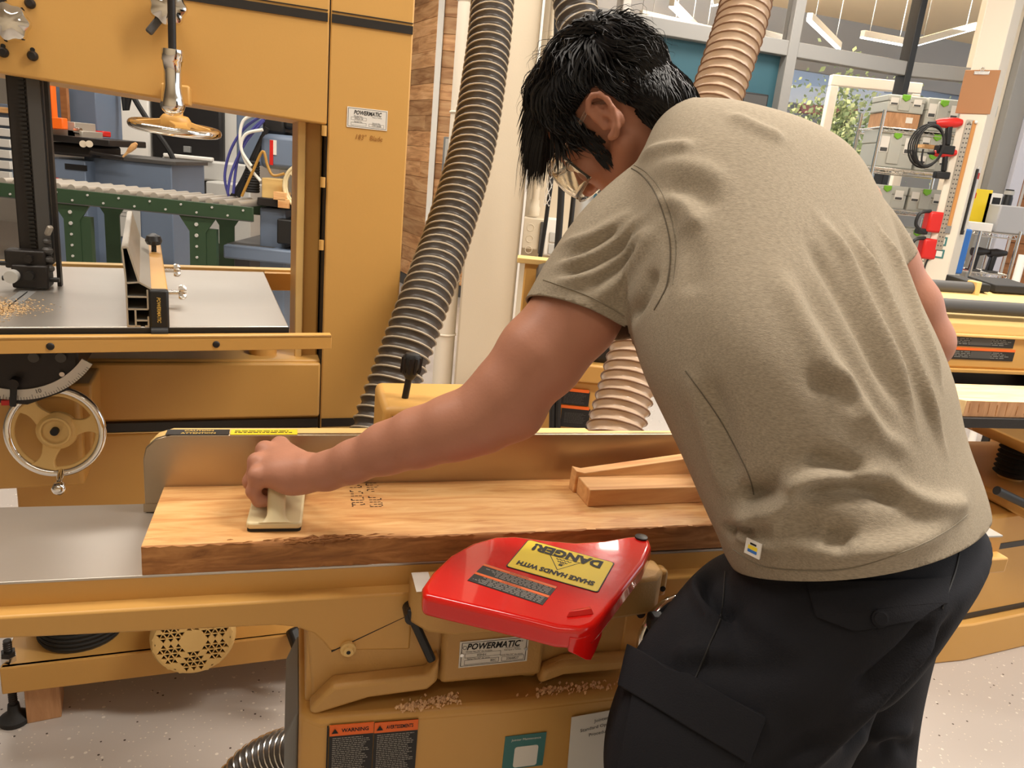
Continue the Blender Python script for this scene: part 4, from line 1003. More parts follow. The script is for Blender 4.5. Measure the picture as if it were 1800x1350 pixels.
# ---- voxel-union of lofted tubes -> one skin (arrays)
def ring_loft(rings, n=40):
    b = MB(); m_ = len(rings)
    for r_ in rings: b.v += [tuple(p) for p in r_]
    for i in range(m_ - 1):
        for k in range(n): b.f.append((i * n + k, i * n + (k + 1) % n, (i + 1) * n + (k + 1) % n, (i + 1) * n + k))
    b.f += [tuple(range(n - 1, -1, -1)), tuple((m_ - 1) * n + k for k in range(n))]
    return b
def smooth_rings(rings, sub=4):
    out = []
    for i in range(len(rings) - 1):
        p0, p1, p2, p3 = (np.array(rings[j]) for j in (max(i - 1, 0), i, i + 1, min(i + 2, len(rings) - 1)))
        for k in range(sub):
            t = k / sub; out.append(.5 * ((2 * p1) + (p2 - p0) * t + (2 * p0 - 5 * p1 + 4 * p2 - p3) * t * t + (3 * p1 - p0 - 3 * p2 + p3) * t ** 3))
    out.append(np.array(rings[-1])); return out
def union(mbs, vox):
    me = bpy.data.meshes.new('tmp'); b = MB()
    for x in mbs: b.add(x.v, x.f)
    me.from_pydata(b.v, [], b.f)
    bm = bmesh.new(); bm.from_mesh(me)
    bmesh.ops.recalc_face_normals(bm, faces=bm.faces); bm.to_mesh(me); bm.free()
    o = bpy.data.objects.new('tmp', me); COL.objects.link(o)
    md = o.modifiers.new('r', 'REMESH'); md.mode = 'VOXEL'; md.voxel_size = vox; md.adaptivity = 0
    dg = bpy.context.evaluated_depsgraph_get(); ev = o.evaluated_get(dg); m2 = ev.to_mesh()
    V = mesh_arrays(m2).copy(); F = np.array([p.vertices[:] for p in m2.polygons if len(p.vertices) == 4]); ev.to_mesh_clear()
    bpy.data.objects.remove(o); bpy.data.meshes.remove(me)
    return V, F
def proj(P):
    v = Vector(P) - EYEP; d = v.dot(cF); return 900 + FPX * v.dot(cR) / d, 675 - FPX * v.dot(cU) / d
def fit_ring(Lp, Rp, t, fwd, up, ratio, n=40, sup=2.3, tilt=0.):
    # ellipse across the body whose picture width reaches from Lp to Rp; ratio = depth / width
    up = Vector(up).normalized(); fwd = Vector(fwd); fwd = (fwd - up * fwd.dot(up)).normalized(); lat = fwd.cross(up).normalized()
    e = Vector((Rp[0] - Lp[0], Rp[1] - Lp[1])); W = e.length; e /= W; a = .18; c = Vector(((Lp[0] + Rp[0]) / 2, (Lp[1] + Rp[1]) / 2))
    for _ in range(12):
        C = atd(c.x, c.y, t); pts = []
        for k in range(n):
            g = 2 * math.pi * k / n; cs, sn = math.cos(g), math.sin(g)
            pts.append(C + lat * (a * abs(cs) ** (2 / sup) * (1 if cs > 0 else -1)) + fwd * (a * ratio * abs(sn) ** (2 / sup) * (1 if sn > 0 else -1)))
        q = [Vector(proj(p)).dot(e) for p in pts]; l0, l1 = Vector(Lp).dot(e), Vector(Rp).dot(e)
        a *= W / (max(q) - min(q)); c += e * ((l0 + l1) / 2 - (max(q) + min(q)) / 2)
    return pts
def hd(az): return Vector((math.sin(R(az)), math.cos(R(az)), 0))   # horizontal heading, 0 = away from the camera, negative = left

# ---- t-shirt
UP0 = Vector((-.10, .10, 1)); UP1 = Vector((-.22, .34, .92)); UP2 = Vector((-.42, .50, .76))
T = [((1300, 1010), (1700, 945), .990, -52, UP0, .62), ((1276, 985), (1722, 912), .990, -52, UP0, .64), ((1262, 950), (1738, 872), .985, -52, UP0, .64), ((1240, 905), (1726, 822), .985, -50, UP0.lerp(UP1, .3), .64),
     ((1206, 815), (1700, 765), .99, -48, UP0.lerp(UP1, .6), .62), ((1170, 728), (1682, 695), .995, -46, UP1, .60), ((1133, 655), (1655, 620), 1.0, -44, UP1, .58),
     ((1108, 580), (1622, 548), 1.01, -42, UP1, .57), ((1096, 505), (1590, 475), 1.03, -40, UP1.lerp(UP2, .3), .56), ((1092, 430), (1560, 395), 1.05, -38, UP1.lerp(UP2, .6), .55),
     ((1098, 350), (1516, 318), 1.07, -38, UP2, .52), ((1120, 290), (1450, 258), 1.085, -40, UP2, .50), ((1140, 250), (1360, 222), 1.095, -44, UP2, .52), ((1150, 225), (1270, 200), 1.10, -48, UP2, .66), ((1146, 212), (1238, 186), 1.10, -50, UP2, .75)]
rings = [fit_ring(L_, R_, t, hd(az), up, ra) for L_, R_, t, az, up, ra in T]
torso = ring_loft(smooth_rings(rings, 4))
def tube_loft(pix, n=28, flat=None):   # (px, py, t, radius_px) along a limb
    C = [atd(x, y, t) for x, y, t, r_ in pix]; rr = [r_ * t / FPX for x, y, t, r_ in pix]
    C2 = catmull(C, 5); r2 = np.interp(np.linspace(0, len(C) - 1, len(C2)), range(len(C)), rr)
    return MB().tube(C2, list(r2), n)
SLV = [(1235, 330, 1.06, 96), (1165, 375, 1.035, 100), (1100, 430, 1.01, 98), (1048, 497, .995, 95), (1016, 556, .985, 97), (990, 606, .98, 99), (970, 645, .975, 99)]
SRV = [(1460, 370, 1.09, 80), (1512, 402, 1.10, 60), (1548, 436, 1.105, 50), (1567, 466, 1.11, 47), (1577, 483, 1.11, 47)]
V, F = union([torso, tube_loft(SLV), tube_loft(SRV)], .0055)
V = lap(V, F, 10, .5)
N = vnormals(V, F)
def bvh_of(V, F): return BVHTree.FromPolygons([tuple(p) for p in V], [tuple(int(i) for i in f) for f in F])
def drape(bv, pix, sub=6, off=0.):
    pts = catmull([Vector((x, y, 0)) for x, y in pix], sub); out = []
    for p in pts:
        h = bv.ray_cast(EYEP, ray(p.x, p.y).normalized())
        if h[0] is not None: out.append(h[0] + h[1] * off)
    return out
def folds(V, F, spec):
    bv = bvh_of(V, F); N = vnormals(V, F); disp = np.zeros(len(V)); view = V - np3(EYEP); facing = np.einsum('ij,ij->i', N, view) < .25 * np.linalg.norm(view, axis=1)
    for pix, wd, amp in spec:
        pts = np.array([np3(p) for p in drape(bv, pix, 26)])
        if len(pts) < 3: continue
        best = np.full(len(V), 9.); arg = np.zeros(len(V), int)
        for i, p in enumerate(pts):
            d = np.linalg.norm(V - p, axis=1); m_ = d < best; best[m_] = d[m_]; arg[m_] = i
        s_ = arg / (len(pts) - 1); tap = np.clip(np.minimum(s_, 1 - s_) / .25, .0, 1); tap = tap * tap * (3 - 2 * tap)
        disp += np.where(facing, (2.3 if wd < .0125 else 1.5) * amp * np.exp(-(best / wd) ** 2) * (.15 + .85 * tap), 0)
    return V + N * disp[:, None]
FOLD = [  # picture path of each fold, half width (m), height (m)
    ([(1440, 380), (1480, 450), (1520, 540), (1570, 640), (1610, 760)], .010, .0055), ([(1420, 420), (1470, 500), (1530, 610), (1585, 720)], .012, -.005),
    ([(1490, 400), (1530, 480), (1570, 570), (1620, 690), (1660, 790)], .009, .006), ([(1520, 420), (1560, 520), (1600, 610), (1640, 700)], .008, -.006), ([(1545, 400), (1580, 480), (1620, 590), (1655, 680)], .008, .005),
    ([(1400, 480), (1450, 560), (1510, 660), (1560, 760), (1590, 830)], .016, -.005), ([(1370, 470), (1410, 560), (1470, 660), (1530, 770)], .016, .005),
    ([(1330, 870), (1400, 850), (1480, 842), (1560, 838)], .010, .008), ([(1400, 868), (1470, 858), (1540, 862), (1600, 885)], .011, -.009), ([(1410, 800), (1470, 815), (1520, 838)], .010, -.006),
    ([(1300, 880), (1340, 868), (1390, 852)], .012, -.010), ([(1290, 920), (1330, 900), (1370, 890), (1400, 860)], .010, .008), ([(1280, 930), (1310, 940), (1350, 955), (1400, 965)], .008, .006),
    ([(1350, 900), (1375, 930), (1440, 962), (1530, 968), (1610, 950), (1680, 915)], .012, .007), ([(1440, 945), (1480, 955), (1490, 960)], .012, -.007), ([(1370, 920), (1400, 935), (1450, 940)], .013, -.006),
    ([(1275, 935), (1300, 932), (1330, 940)], .006, -.008), ([(1560, 850), (1610, 880), (1660, 890), (1700, 880)], .012, .006),
    ([(1205, 640), (1230, 720), (1255, 800), (1275, 880)], .014, .004), ([(1245, 660), (1275, 760), (1290, 860)], .012, -.003),
    ([(985, 430), (1030, 420), (1080, 395), (1120, 370)], .008, .004), ([(975, 470), (1030, 450), (1090, 415), (1140, 375)], .008, .0045), ([(990, 455), (1040, 437), (1090, 405)], .007, -.004), ([(965, 500), (1040, 480), (1110, 435), (1150, 395)], .009, .0045), ([(985, 485), (1050, 465), (1110, 425)], .007, -.0045),
    ([(1040, 530), (1090, 490), (1130, 440), (1155, 400)], .009, .004), ([(1030, 505), (1085, 470), (1125, 430)], .007, -.004), ([(1105, 560), (1130, 520), (1150, 470)], .010, -.006),
    ([(1140, 300), (1190, 290), (1240, 300), (1280, 330)], .014, .004), ([(1170, 330), (1220, 335), (1260, 370)], .013, -.004), ([(1190, 400), (1215, 450), (1215, 520)], .015, -.004), ([(1120, 275), (1170, 262), (1220, 258)], .010, .004), ([(1150, 345), (1200, 365), (1230, 410)], .011, .004),
    ([(1420, 660), (1480, 690), (1520, 720)], .012, -.005), ([(1450, 640), (1500, 690), (1550, 760), (1600, 800)], .012, .005), ([(1280, 200), (1330, 225), (1380, 245)], .012, .003),
    ([(1165, 320), (1180, 400), (1178, 470), (1160, 530)], .006, -.003)]
V = folds(V, F, FOLD); V = lap(V, F, 1, .2)
sbv0 = bvh_of(V, F)
sh_me = np_mesh('t_shirt', V, F)
bm = bmesh.new(); bm.from_mesh(sh_me)
def cut(bm, near, rad, co, no, pred=None):
    fs_ = [f for f in bm.faces if (f.calc_center_median() - near).length < rad and (pred is None or pred(f.calc_center_median()))]
    g = list({e for f in fs_ for e in f.edges} | {v for f in fs_ for v in f.verts}) + fs_
    bmesh.ops.bisect_plane(bm, geom=g, dist=1e-6, plane_co=co, plane_no=no, clear_outer=True)
A3, B3 = atd(1016, 556, .985), atd(990, 606, .98); dS = (B3 - A3).normalized()
dSl = (dS + cR * .12).normalized()
def mbv(b): return BVHTree.FromPolygons([tuple(p) for p in b.v], b.f)
tbv, slv, srv = mbv(torso), mbv(tube_loft(SLV)), mbv(tube_loft(SRV))
cut(bm, B3 + dS * .03, .15, atd(1014, 560, .985), dSl, lambda c: slv.find_nearest(c)[3] < tbv.find_nearest(c)[3])
A3r, B3r = atd(1548, 436, 1.105), atd(1567, 466, 1.11); dR_ = (B3r - A3r).normalized()
cut(bm, B3r + dR_ * .02, .09, atd(1567, 464, 1.11), dR_, lambda c: srv.find_nearest(c)[3] < tbv.find_nearest(c)[3])
# open hem: plane through the back hem line
h0 = atd(1500, 1010, .87); hn = Vector((0.02, -.10, -1)).normalized()
hz = [v for v in bm.verts]
hA, hB, hC = atd(1275, 978, .985), atd(1722, 903, 1.0), sbv0.ray_cast(EYEP, ray(1440, 1022).normalized())[0]
hN = (hB - hA).cross(hC - hA).normalized()
if hN.z > 0: hN = -hN
cut(bm, atd(1500, 1075, .99), .40, hA, hN)
cut(bm, atd(1190, 190, 1.10), .12, atd(1195, 203, 1.10), (UP2 + Vector((-.25, .1, -.05))).normalized())
# keep largest island
bm.verts.ensure_lookup_table(); seen = set(); best = []
for v in bm.verts:
    if v.index in seen: continue
    stk = [v]; comp = []; seen.add(v.index)
    while stk:
        x = stk.pop(); comp.append(x)
        for e in x.link_edges:
            y = e.other_vert(x)
            if y.index not in seen: seen.add(y.index); stk.append(y)
    if len(comp) > len(best): best = comp
keep = set(best); bmesh.ops.delete(bm, geom=[v for v in bm.verts if v not in keep], context='VERTS')
bm.to_mesh(sh_me); bm.free()
shirt = obj_from(sh_me, 't_shirt', 'shirt', person, angle=None); to_local(shirt); shirt['label'] = 'heathered taupe grey short-sleeved t-shirt'
md = shirt.modifiers.new('thick', 'SOLIDIFY'); md.thickness = .0028; md.offset = -1
sV = mesh_arrays(sh_me).copy(); sbv = BVHTree.FromPolygons([tuple(p) for p in sV], [tuple(p.vertices) for p in sh_me.polygons])
mat('seam', rgb(132, 122, 104), .9); mat('seam_dark', rgb(100, 91, 77), .9)
def seam(px, m_='seam', r_=.0011, nm='seam', parent=None, off=.0004):
    pts = drape(sbv, px, 8, off)
    if len(pts) > 2: o = MB().tube(pts, r_, 6).build(nm, m_, parent or shirt); return o
seam([(1088, 287), (1125, 305), (1152, 340), (1170, 390), (1178, 440), (1172, 500), (1150, 545)], 'seam_dark', .0008)
seam([(1098, 283), (1135, 302), (1163, 338), (1181, 390), (1188, 440), (1183, 500)], 'seam', .0007)
seam([(1205, 652), (1240, 700), (1270, 745), (1300, 800), (1318, 840), (1325, 870)], 'seam_dark', .0006)
seam([(1288, 965), (1340, 995), (1420, 1003), (1500, 998), (1600, 965), (1660, 935), (1700, 905)], 'seam', .0008)
seam([(955, 492), (1000, 507), (1050, 528), (1098, 556)], 'seam', .0008)
lb = drape(sbv, [(1312, 955), (1326, 961), (1340, 966)], 2, .002)
if len(lb) == 5 or len(lb) > 2:
    c_ = lb[len(lb) // 2]; rD = (lb[-1] - lb[0]).normalized(); uD = cU - rD * cU.dot(rD)
    tg = plate(shirt, 'side_tag', 'label_white', c_, rD, uD, .020, .017, .0015); plate(tg, 'tag_stripe', 'label_yellow', c_ + uD.normalized() * .0005 + rD.cross(uD).normalized() * .0012, rD, uD, .012, .004, .0006)
    plate(tg, 'tag_stripe', 'blue_bright', c_ - uD.normalized() * .0035 + rD.cross(uD).normalized() * .0012, rD, uD, .012, .003, .0006); plate(tg, 'tag_stripe', 'ink', c_ + uD.normalized() * .0045 + rD.cross(uD).normalized() * .0012, rD, uD, .008, .002, .0006)

# ---- cargo trousers
LG = Vector((-.25, .02, 1)); VU = Vector((0, 0, 1))
def leg_ring(c, rx, ry, az, up, n=40):
    up = Vector(up).normalized(); f = hd(az); f = (f - up * f.dot(up)).normalized(); l = f.cross(up)
    return [Vector(c) + l * (rx * math.cos(2 * math.pi * k / n)) + f * (ry * math.sin(2 * math.pi * k / n)) for k in range(n)]
pel = [fit_ring(L_, R_, t, hd(az), up, ra) for L_, R_, t, az, up, ra in (
    ((1300, 900), (1690, 840), .99, -52, UP0, .62), ((1290, 960), (1700, 890), .99, -52, UP0, .62), ((1296, 1000), (1738, 905), .99, -52, UP0, .62), ((1280, 1050), (1704, 978), .985, -54, UP0, .62), ((1245, 1110), (1638, 1040), .985, -56, VU, .6), ((1220, 1150), (1590, 1100), .99, -56, VU, .6))]
legL = [fit_ring(L_, R_, t, hd(az), up, ra) for L_, R_, t, az, up, ra in (
    ((1325, 1040), (1560, 1000), .975, -58, UP0, .8), ((1228, 1100), (1555, 1080), .97, -60, Vector((.30, -.10, 1)), .75), ((1142, 1180), (1515, 1200), .965, -60, Vector((.35, -.10, 1)), .8), ((1082, 1260), (1470, 1290), .965, -60, Vector((.30, -.12, 1)), .82), ((1058, 1350), (1420, 1370), .98, -60, Vector((.2, -.12, 1)), .85))]
kL = atd(1215, 1480, 1.03); fL = Vector((.26, .86, .06))
legL += [leg_ring(kL, .105, .10, -60, VU), leg_ring(kL.lerp(fL, .35) + Vector((.005, -.02, 0)), .095, .095, -60, VU), leg_ring(kL.lerp(fL, .75), .09, .095, -60, VU), leg_ring(fL, .092, .10, -60, VU)]
legR = [fit_ring(L_, R_, t, hd(az), up, ra) for L_, R_, t, az, up, ra in (
    ((1440, 1020), (1695, 960), 1.02, -50, VU, .8), ((1420, 1110), (1645, 1050), 1.04, -50, VU, .85), ((1395, 1200), (1620, 1150), 1.06, -50, VU, .9), ((1380, 1280), (1612, 1260), 1.08, -50, VU, .9), ((1380, 1350), (1612, 1350), 1.10, -50, VU, .9))]
kR = atd(1500, 1480, 1.14); fR = Vector((.62, .96, .06))
legR += [leg_ring(kR, .098, .098, -50, VU), leg_ring(kR.lerp(fR, .5) + Vector((.01, -.02, 0)), .09, .095, -50, VU), leg_ring(fR, .092, .10, -50, VU)]
pV, pF = union([ring_loft(smooth_rings(pel)), ring_loft(smooth_rings(legL)), ring_loft(smooth_rings(legR))], .007)
pV = lap(pV, pF, 8, .5)
PF = [([(1660, 1110), (1600, 1160), (1530, 1230), (1450, 1310), (1400, 1370)], .012, .006), ([(1640, 1090), (1590, 1150), (1500, 1230)], .010, -.008), ([(1680, 1080), (1620, 1170), (1540, 1260), (1480, 1330)], .012, -.008),
      ([(1200, 1180), (1260, 1170), (1330, 1180), (1400, 1170)], .014, -.005), ([(1180, 1150), (1240, 1145), (1300, 1150)], .012, .004), ([(1300, 1080), (1360, 1110), (1420, 1150)], .014, .004),
      ([(1240, 1010), (1240, 1040), (1262, 1070), (1290, 1090)], .008, -.012), ([(1226, 1010), (1228, 1045), (1248, 1080), (1280, 1100)], .006, .008),
      ([(1520, 1300), (1560, 1280), (1600, 1290)], .012, .006), ([(1540, 1330), (1580, 1310), (1610, 1320)], .012, -.006), ([(1440, 1290), (1380, 1330), (1320, 1370)], .014, -.005)]
pV = folds(pV, pF, PF); pV = lap(pV, pF, 1, .3)
pm = np_mesh('trousers', pV, pF); trousers = obj_from(pm, 'trousers', 'pants', person, angle=None); to_local(trousers); trousers['label'] = 'black cotton cargo trousers'
pbv = bvh_of(pV, pF)
def patch(name, quad, th, nu_=12, nv_=8, m_='pants', parent=None, off=.001, bv=None):
    # cloth patch draped on the trousers: corner picture points in order
    bv = bv or pbv; b = MB(); g = []
    a_, b_, c_, d_ = (Vector((x, y, 0)) for x, y in quad)
    for j in range(nv_ + 1):
        for i in range(nu_ + 1):
            p = a_.lerp(b_, i / nu_).lerp(d_.lerp(c_, i / nu_), j / nv_); h = bv.ray_cast(EYEP, ray(p.x, p.y).normalized())
            g.append((h[0], h[1]) if h[0] is not None else None)
    if any(x is None for x in g):
        ok = [x for x in g if x]; g = [x or min(ok, key=lambda q: 0) for x in g] if ok else g
        if not ok: return None
    o1 = [p + n * (off + th) for p, n in g]; o2 = [p - n * .004 for p, n in g]; W_ = nu_ + 1; nn_ = len(o1)
    fs_ = [(j * W_ + i, j * W_ + i + 1, (j + 1) * W_ + i + 1, (j + 1) * W_ + i) for j in range(nv_) for i in range(nu_)]
    fs = fs_ + [tuple(k + nn_ for k in reversed(f)) for f in fs_]
    brd = [i for i in range(W_)] + [j * W_ + nu_ for j in range(1, nv_ + 1)] + [nv_ * W_ + i for i in range(nu_ - 1, -1, -1)] + [j * W_ for j in range(nv_ - 1, 0, -1)]
    for i in range(len(brd)): p_, q_ = brd[i], brd[(i + 1) % len(brd)]; fs.append((p_, p_ + nn_, q_ + nn_, q_))
    return b.add(o1 + o2, fs).build(name, m_, parent or trousers, bevel=.0015, seg=2)
patch('pocket_flap', [(1418, 1022), (1668, 1016), (1660, 1062), (1435, 1085)], .0038, 16, 6)
patch('pocket_flap', [(1435, 1083), (1658, 1060), (1600, 1090), (1500, 1108)], .0036, 14, 4)
h = pbv.ray_cast(EYEP, ray(1543, 1086).normalized())
if h[0]:
    bt_ = MB().lathe(h[0] + h[1] * .003, h[0] + h[1] * .0085, [(0, .0085), (.7, .0090), (.8, .0072), (1, .0065)], 20).build('button', 'pants', trousers)
patch('cargo_pocket', [(1122, 1215), (1330, 1275), (1270, 1440), (1085, 1400)], .008, 14, 10)
patch('pocket_flap', [(1118, 1142), (1345, 1258), (1312, 1335), (1102, 1212)], .013, 14, 8)
patch('belt_loop', [(1690, 918), (1702, 916), (1700, 955), (1688, 957)], .003, 3, 5)
for px in ([(1275, 1005), (1268, 1080), (1240, 1150), (1215, 1210)], [(1690, 940), (1680, 1000), (1655, 1070)], [(1420, 1028), (1540, 1026), (1665, 1020)]):
    pts = drape(pbv, px, 8, .0006)
    if len(pts) > 2: MB().tube(pts, .0011, 6).build('seam', 'black_rubber', trousers)
# shoes
for f_, az in ((fL, -60), (fR, -50)):
    d = hd(az); s_ = MB(); sec = []
    for t, w_, hgt in ((-.09, .030, .06), (-.07, .040, .075), (-.02, .043, .085), (.05, .045, .07), (.11, .048, .05), (.16, .040, .038), (.185, .02, .025)):
        c_ = Vector((f_.x, f_.y, 0)) + d * t; l_ = Vector((d.y, -d.x, 0))
        sec.append([c_ + l_ * (w_ * math.cos(2 * math.pi * k / 20)) + Vector((0, 0, .012 + hgt * (.5 + .5 * math.sin(2 * math.pi * k / 20)))) for k in range(20)])
    sh_ = ring_loft(smooth_rings(sec, 3), 20).build('shoe', 'black_rubber', person); to_local(sh_)
    so = MB(); pl_ = [(Vector((f_.x, f_.y, 0)) + d * t + Vector((d.y, -d.x, 0)) * w_) for t, w_ in ((-.095, 0), (-.08, .035), (0, .045), (.1, .05), (.16, .044), (.19, 0), (.16, -.044), (.1, -.05), (0, -.045), (-.08, -.035))]
    so.prism([(p.x, p.y) for p in pl_], 0, .02, 'xy').build('sole', 'grey_light', sh_, bevel=.004)
# ---- body: head, neck, both arms and hands as one continuous skin
fld = Field((-.42, .84, .84), (.78, 1.42, 1.68), .003)
def limb(pix, k=.012):
    C = [np3(atd(x, y, t)) for x, y, t, r_ in pix]; rr = [r_ * t / FPX for x, y, t, r_ in pix]
    for i in range(len(C) - 1): fld.cone(C[i], C[i + 1], rr[i], rr[i + 1], k if i else .0)
# trunk core hidden in the shirt
fld.cone(np3(atd(1470, 900, 1.0)), np3(atd(1330, 480, 1.07)), .11, .12, 0); fld.cone(np3(atd(1330, 480, 1.07)), np3(atd(1215, 300, 1.11)), .11, .07, .03)
fld.cone(np3(atd(1165, 375, 1.045)), np3(atd(1480, 370, 1.11)), .055, .055, .03)
# left arm
limb([(1150, 390, 1.03, 64), (1085, 460, 1.005, 70), (1010, 556, .985, 74), (950, 626, .98, 73), (892, 694, .985, 64), (846, 736, .99, 57), (795, 752, 1.0, 54), (735, 770, 1.02, 49), (680, 788, 1.04, 42), (620, 812, 1.06, 34), (575, 828, 1.078, 30), (545, 833, 1.088, 29)], .02)
fld.ell(np3(atd(915, 735, .985)), (.022, .024, .022), None, .03)      # point of the elbow
# left hand closed over the handle (jointer coordinates)
def J3(u, v, z): return np3(jw(u, v, z))
def finger(pts, rs, k=.004):
    for i in range(len(pts) - 1): fld.cone(J3(*pts[i]), J3(*pts[i + 1]), rs[i], rs[i + 1], k if i else .007)
wr = np3(atd(548, 833, 1.087))
for mc, r_ in (((.172, .134, .958), .014), ((.152, .116, .958), .0145), ((.142, .088, .950), .014), ((.143, .064, .940), .013)):
    fld.cone(wr + (J3(*mc) - wr) * .12, J3(*mc), .021, r_, .014)
fld.ell((wr + J3(.15, .095, .945)) / 2, (.034, .034, .022), None, .012)
finger([(.172, .136, .957), (.150, .140, .930), (.152, .138, .908), (.170, .136, .902)], [.0125, .0105, .0095, .0085])
finger([(.152, .116, .956), (.137, .116, .928), (.144, .115, .905), (.162, .114, .902)], [.013, .011, .010, .0088])
finger([(.143, .088, .950), (.131, .088, .924), (.140, .088, .904), (.158, .088, .901)], [.0128, .0108, .0098, .0086])
finger([(.144, .064, .941), (.136, .063, .920), (.144, .064, .904), (.160, .065, .902)], [.0118, .0098, .009, .008])
for kn in ((.170, .138, .964), (.149, .117, .965), (.139, .088, .958), (.141, .063, .947)): fld.ell(J3(*kn), (.011, .011, .009), None, .008)
finger([(.205, .075, .943), (.203, .100, .925), (.190, .122, .915), (.175, .130, .912)], [.017, .0145, .0115, .010])      # thumb round the far side
fld.ell(J3(.190, .060, .936), (.024, .026, .018), None, .014)
# right arm, forearm running forward behind the trunk
limb([(1490, 390, 1.11, 62), (1550, 465, 1.12, 54), (1596, 540, 1.13, 50), (1624, 602, 1.14, 45)], .02)
eR = np3(atd(1624, 602, 1.14)); wR = J3(.985, .10, 1.0)
fld.cone(eR, eR + (wR - eR) * .3, .038, .042, .02); fld.cone(eR + (wR - eR) * .3, wR, .042, .027, .012)
hR = J3(.945, .112, .985); fld.cone(wR, hR, .028, .032, .012)
for dv in (-.03, -.01, .01, .03):
    a_ = (.925, .112 + dv, .995); finger([a_, (.895, .112 + dv, .985), (.888, .112 + dv, .965), (.905, .112 + dv, .955)], [.011, .010, .009, .008])
finger([(.95, .075, .985), (.925, .060, .975), (.905, .058, .968)], [.014, .012, .010])
# head frame: crown up-left, face turned down and away
hu = cam3(-.73, .678, .089).normalized(); hf = cam3(-.507, -.624, .594); hf = (hf - hu * hf.dot(hu)).normalized(); hr = hf.cross(hu).normalized()
earP = atd(1062, 206, 1.055); HO = earP - (hr * -.076 + hf * -.010 + hu * -.004)
def HW(x, y, z): return HO + hr * x + hf * y + hu * z
HM = np.array([np3(hr), np3(hf), np3(hu)]).T
def hell(c, rad, k=.01, op='u', rot=None):
    MM = HM if rot is None else HM @ rot
    fld.ell(np3(HW(*c)), rad, MM, k, op)
def hcone(a, b, r1, r2, k=.006, op='u'): fld.cone(np3(HW(*a)), np3(HW(*b)), r1, r2, k, op)
hell((0, -.012, .038), (.072, .095, .080), 0)
hell((0, .045, .02), (.062, .052, .066), .02); hell((0, .052, -.035), (.055, .046, .062), .02); hell((0, .072, -.086), (.030, .026, .026), .02)
for s_ in (-1, 1):
    hcone((s_ * .060, .005, -.045), (s_ * .022, .080, -.092), .016, .018, .025); hell((s_ * .040, .072, -.022), (.024, .018, .020), .012)
    hell((s_ * .034, .092, .006), (.016, .014, .012), .008, 'd')
    hell((s_ * .033, .084, .005), (.0125, .0125, .0125), .002); hcone((s_ * .014, .094, .024), (s_ * .050, .082, .024), .008, .007, .012)
hcone((0, .095, .012), (0, .113, -.030), .008, .012, .008); hell((-.011, .104, -.034), (.008, .009, .007), .005); hell((.011, .104, -.034), (.008, .009, .007), .005)
hcone((-.020, .092, -.062), (.020, .092, -.062), .007, .007, .006); hcone((-.018, .090, -.072), (.018, .090, -.072), .008, .008, .006); hcone((-.024, .104, -.067), (.024, .104, -.067), .002, .002, .003, 'd')
# ears: shell with rim, bowl and lobe
for s_ in (-1, 1):
    tilt = -.30
    def E3(y, z, x): c_, q_ = math.cos(tilt), math.sin(tilt); return (s_ * (.074 + x), -.012 + y * c_ + z * q_, -.004 - y * q_ + z * c_)
    n_ = 12; rimp = []
    for i in range(n_ + 1):
        g = R(150 - 300 * i / n_); yy = -.002 - .0165 * math.cos(g) * (-1); zz = .005 + .029 * math.sin(g)
        rimp.append((-.0175 * (math.cos(g) * -1 * -1) * .0 + (-.016 * math.cos(g)), .003 + .030 * math.sin(g)))
    shape = [(.012, .004), (.013, .018), (.006, .028), (-.004, .031), (-.013, .026), (-.018, .014), (-.018, .0), (-.014, -.012), (-.008, -.022), (-.001, -.029), (.006, -.028)]
    hell(E3(-.003, -.002, .004), (.007, .016, .028), .006, rot=np.array(Euler((tilt, 0, 0)).to_matrix()))
    for i in range(len(shape) - 1): hcone(E3(*shape[i], .011 if i else .006), E3(*shape[i + 1], .011 if i < 8 else .008), .0042 if i < 8 else .006, .0042 if i < 7 else .006, .003)
    hell(E3(-.002, -.006, .014), (.010, .0075, .009), .003, 'd'); hell(E3(-.004, .012, .013), (.008, .0075, .010), .003, 'd')
    hcone(E3(.009, -.006, .006), E3(.008, -.013, .006), .0048, .0045, .004)
    hcone(E3(.002, .016, .009), E3(-.009, -.010, .009), .0028, .0030, .003)
# neck
nb = np3(atd(1200, 300, 1.13)); fld.cone(np3(HW(0, -.035, -.035)), nb, .056, .062, .025); fld.cone(nb, np3(atd(1250, 350, 1.12)), .062, .08, .03)
bV, bF = fld.mesh(); bV = lap(bV, bF, 2, .4)
body = obj_from(np_mesh('body', bV, bF), 'body', 'skin', person, angle=None); to_local(body)
mat('eye_white', rgb(224, 214, 204), .25); mat('iris', rgb(44, 28, 18), .2); mat('brow', rgb(26, 20, 18), .7)
for s_ in (-1, 1):
    e = HW(s_ * .033, .0865, .005); ey = MB().sphere(e, .0116, 16).build('eye', 'eye_white', person); to_local(ey)
    MB().sphere(e + hf * .0082, .0058, 12).build('iris', 'iris', ey)
    br_ = MB()
    for i in range(26):
        f = i / 25; p = HW(s_ * (.014 + .038 * f), .0985 - .016 * f * f, .0235 + .005 * math.sin(f * 2.6)); br_.tube([p, p + hr * (s_ * .007) + hu * .002 - hf * .001], [.0011, .0003], 4)
    ob = br_.build('eyebrow', 'brow', person); to_local(ob)

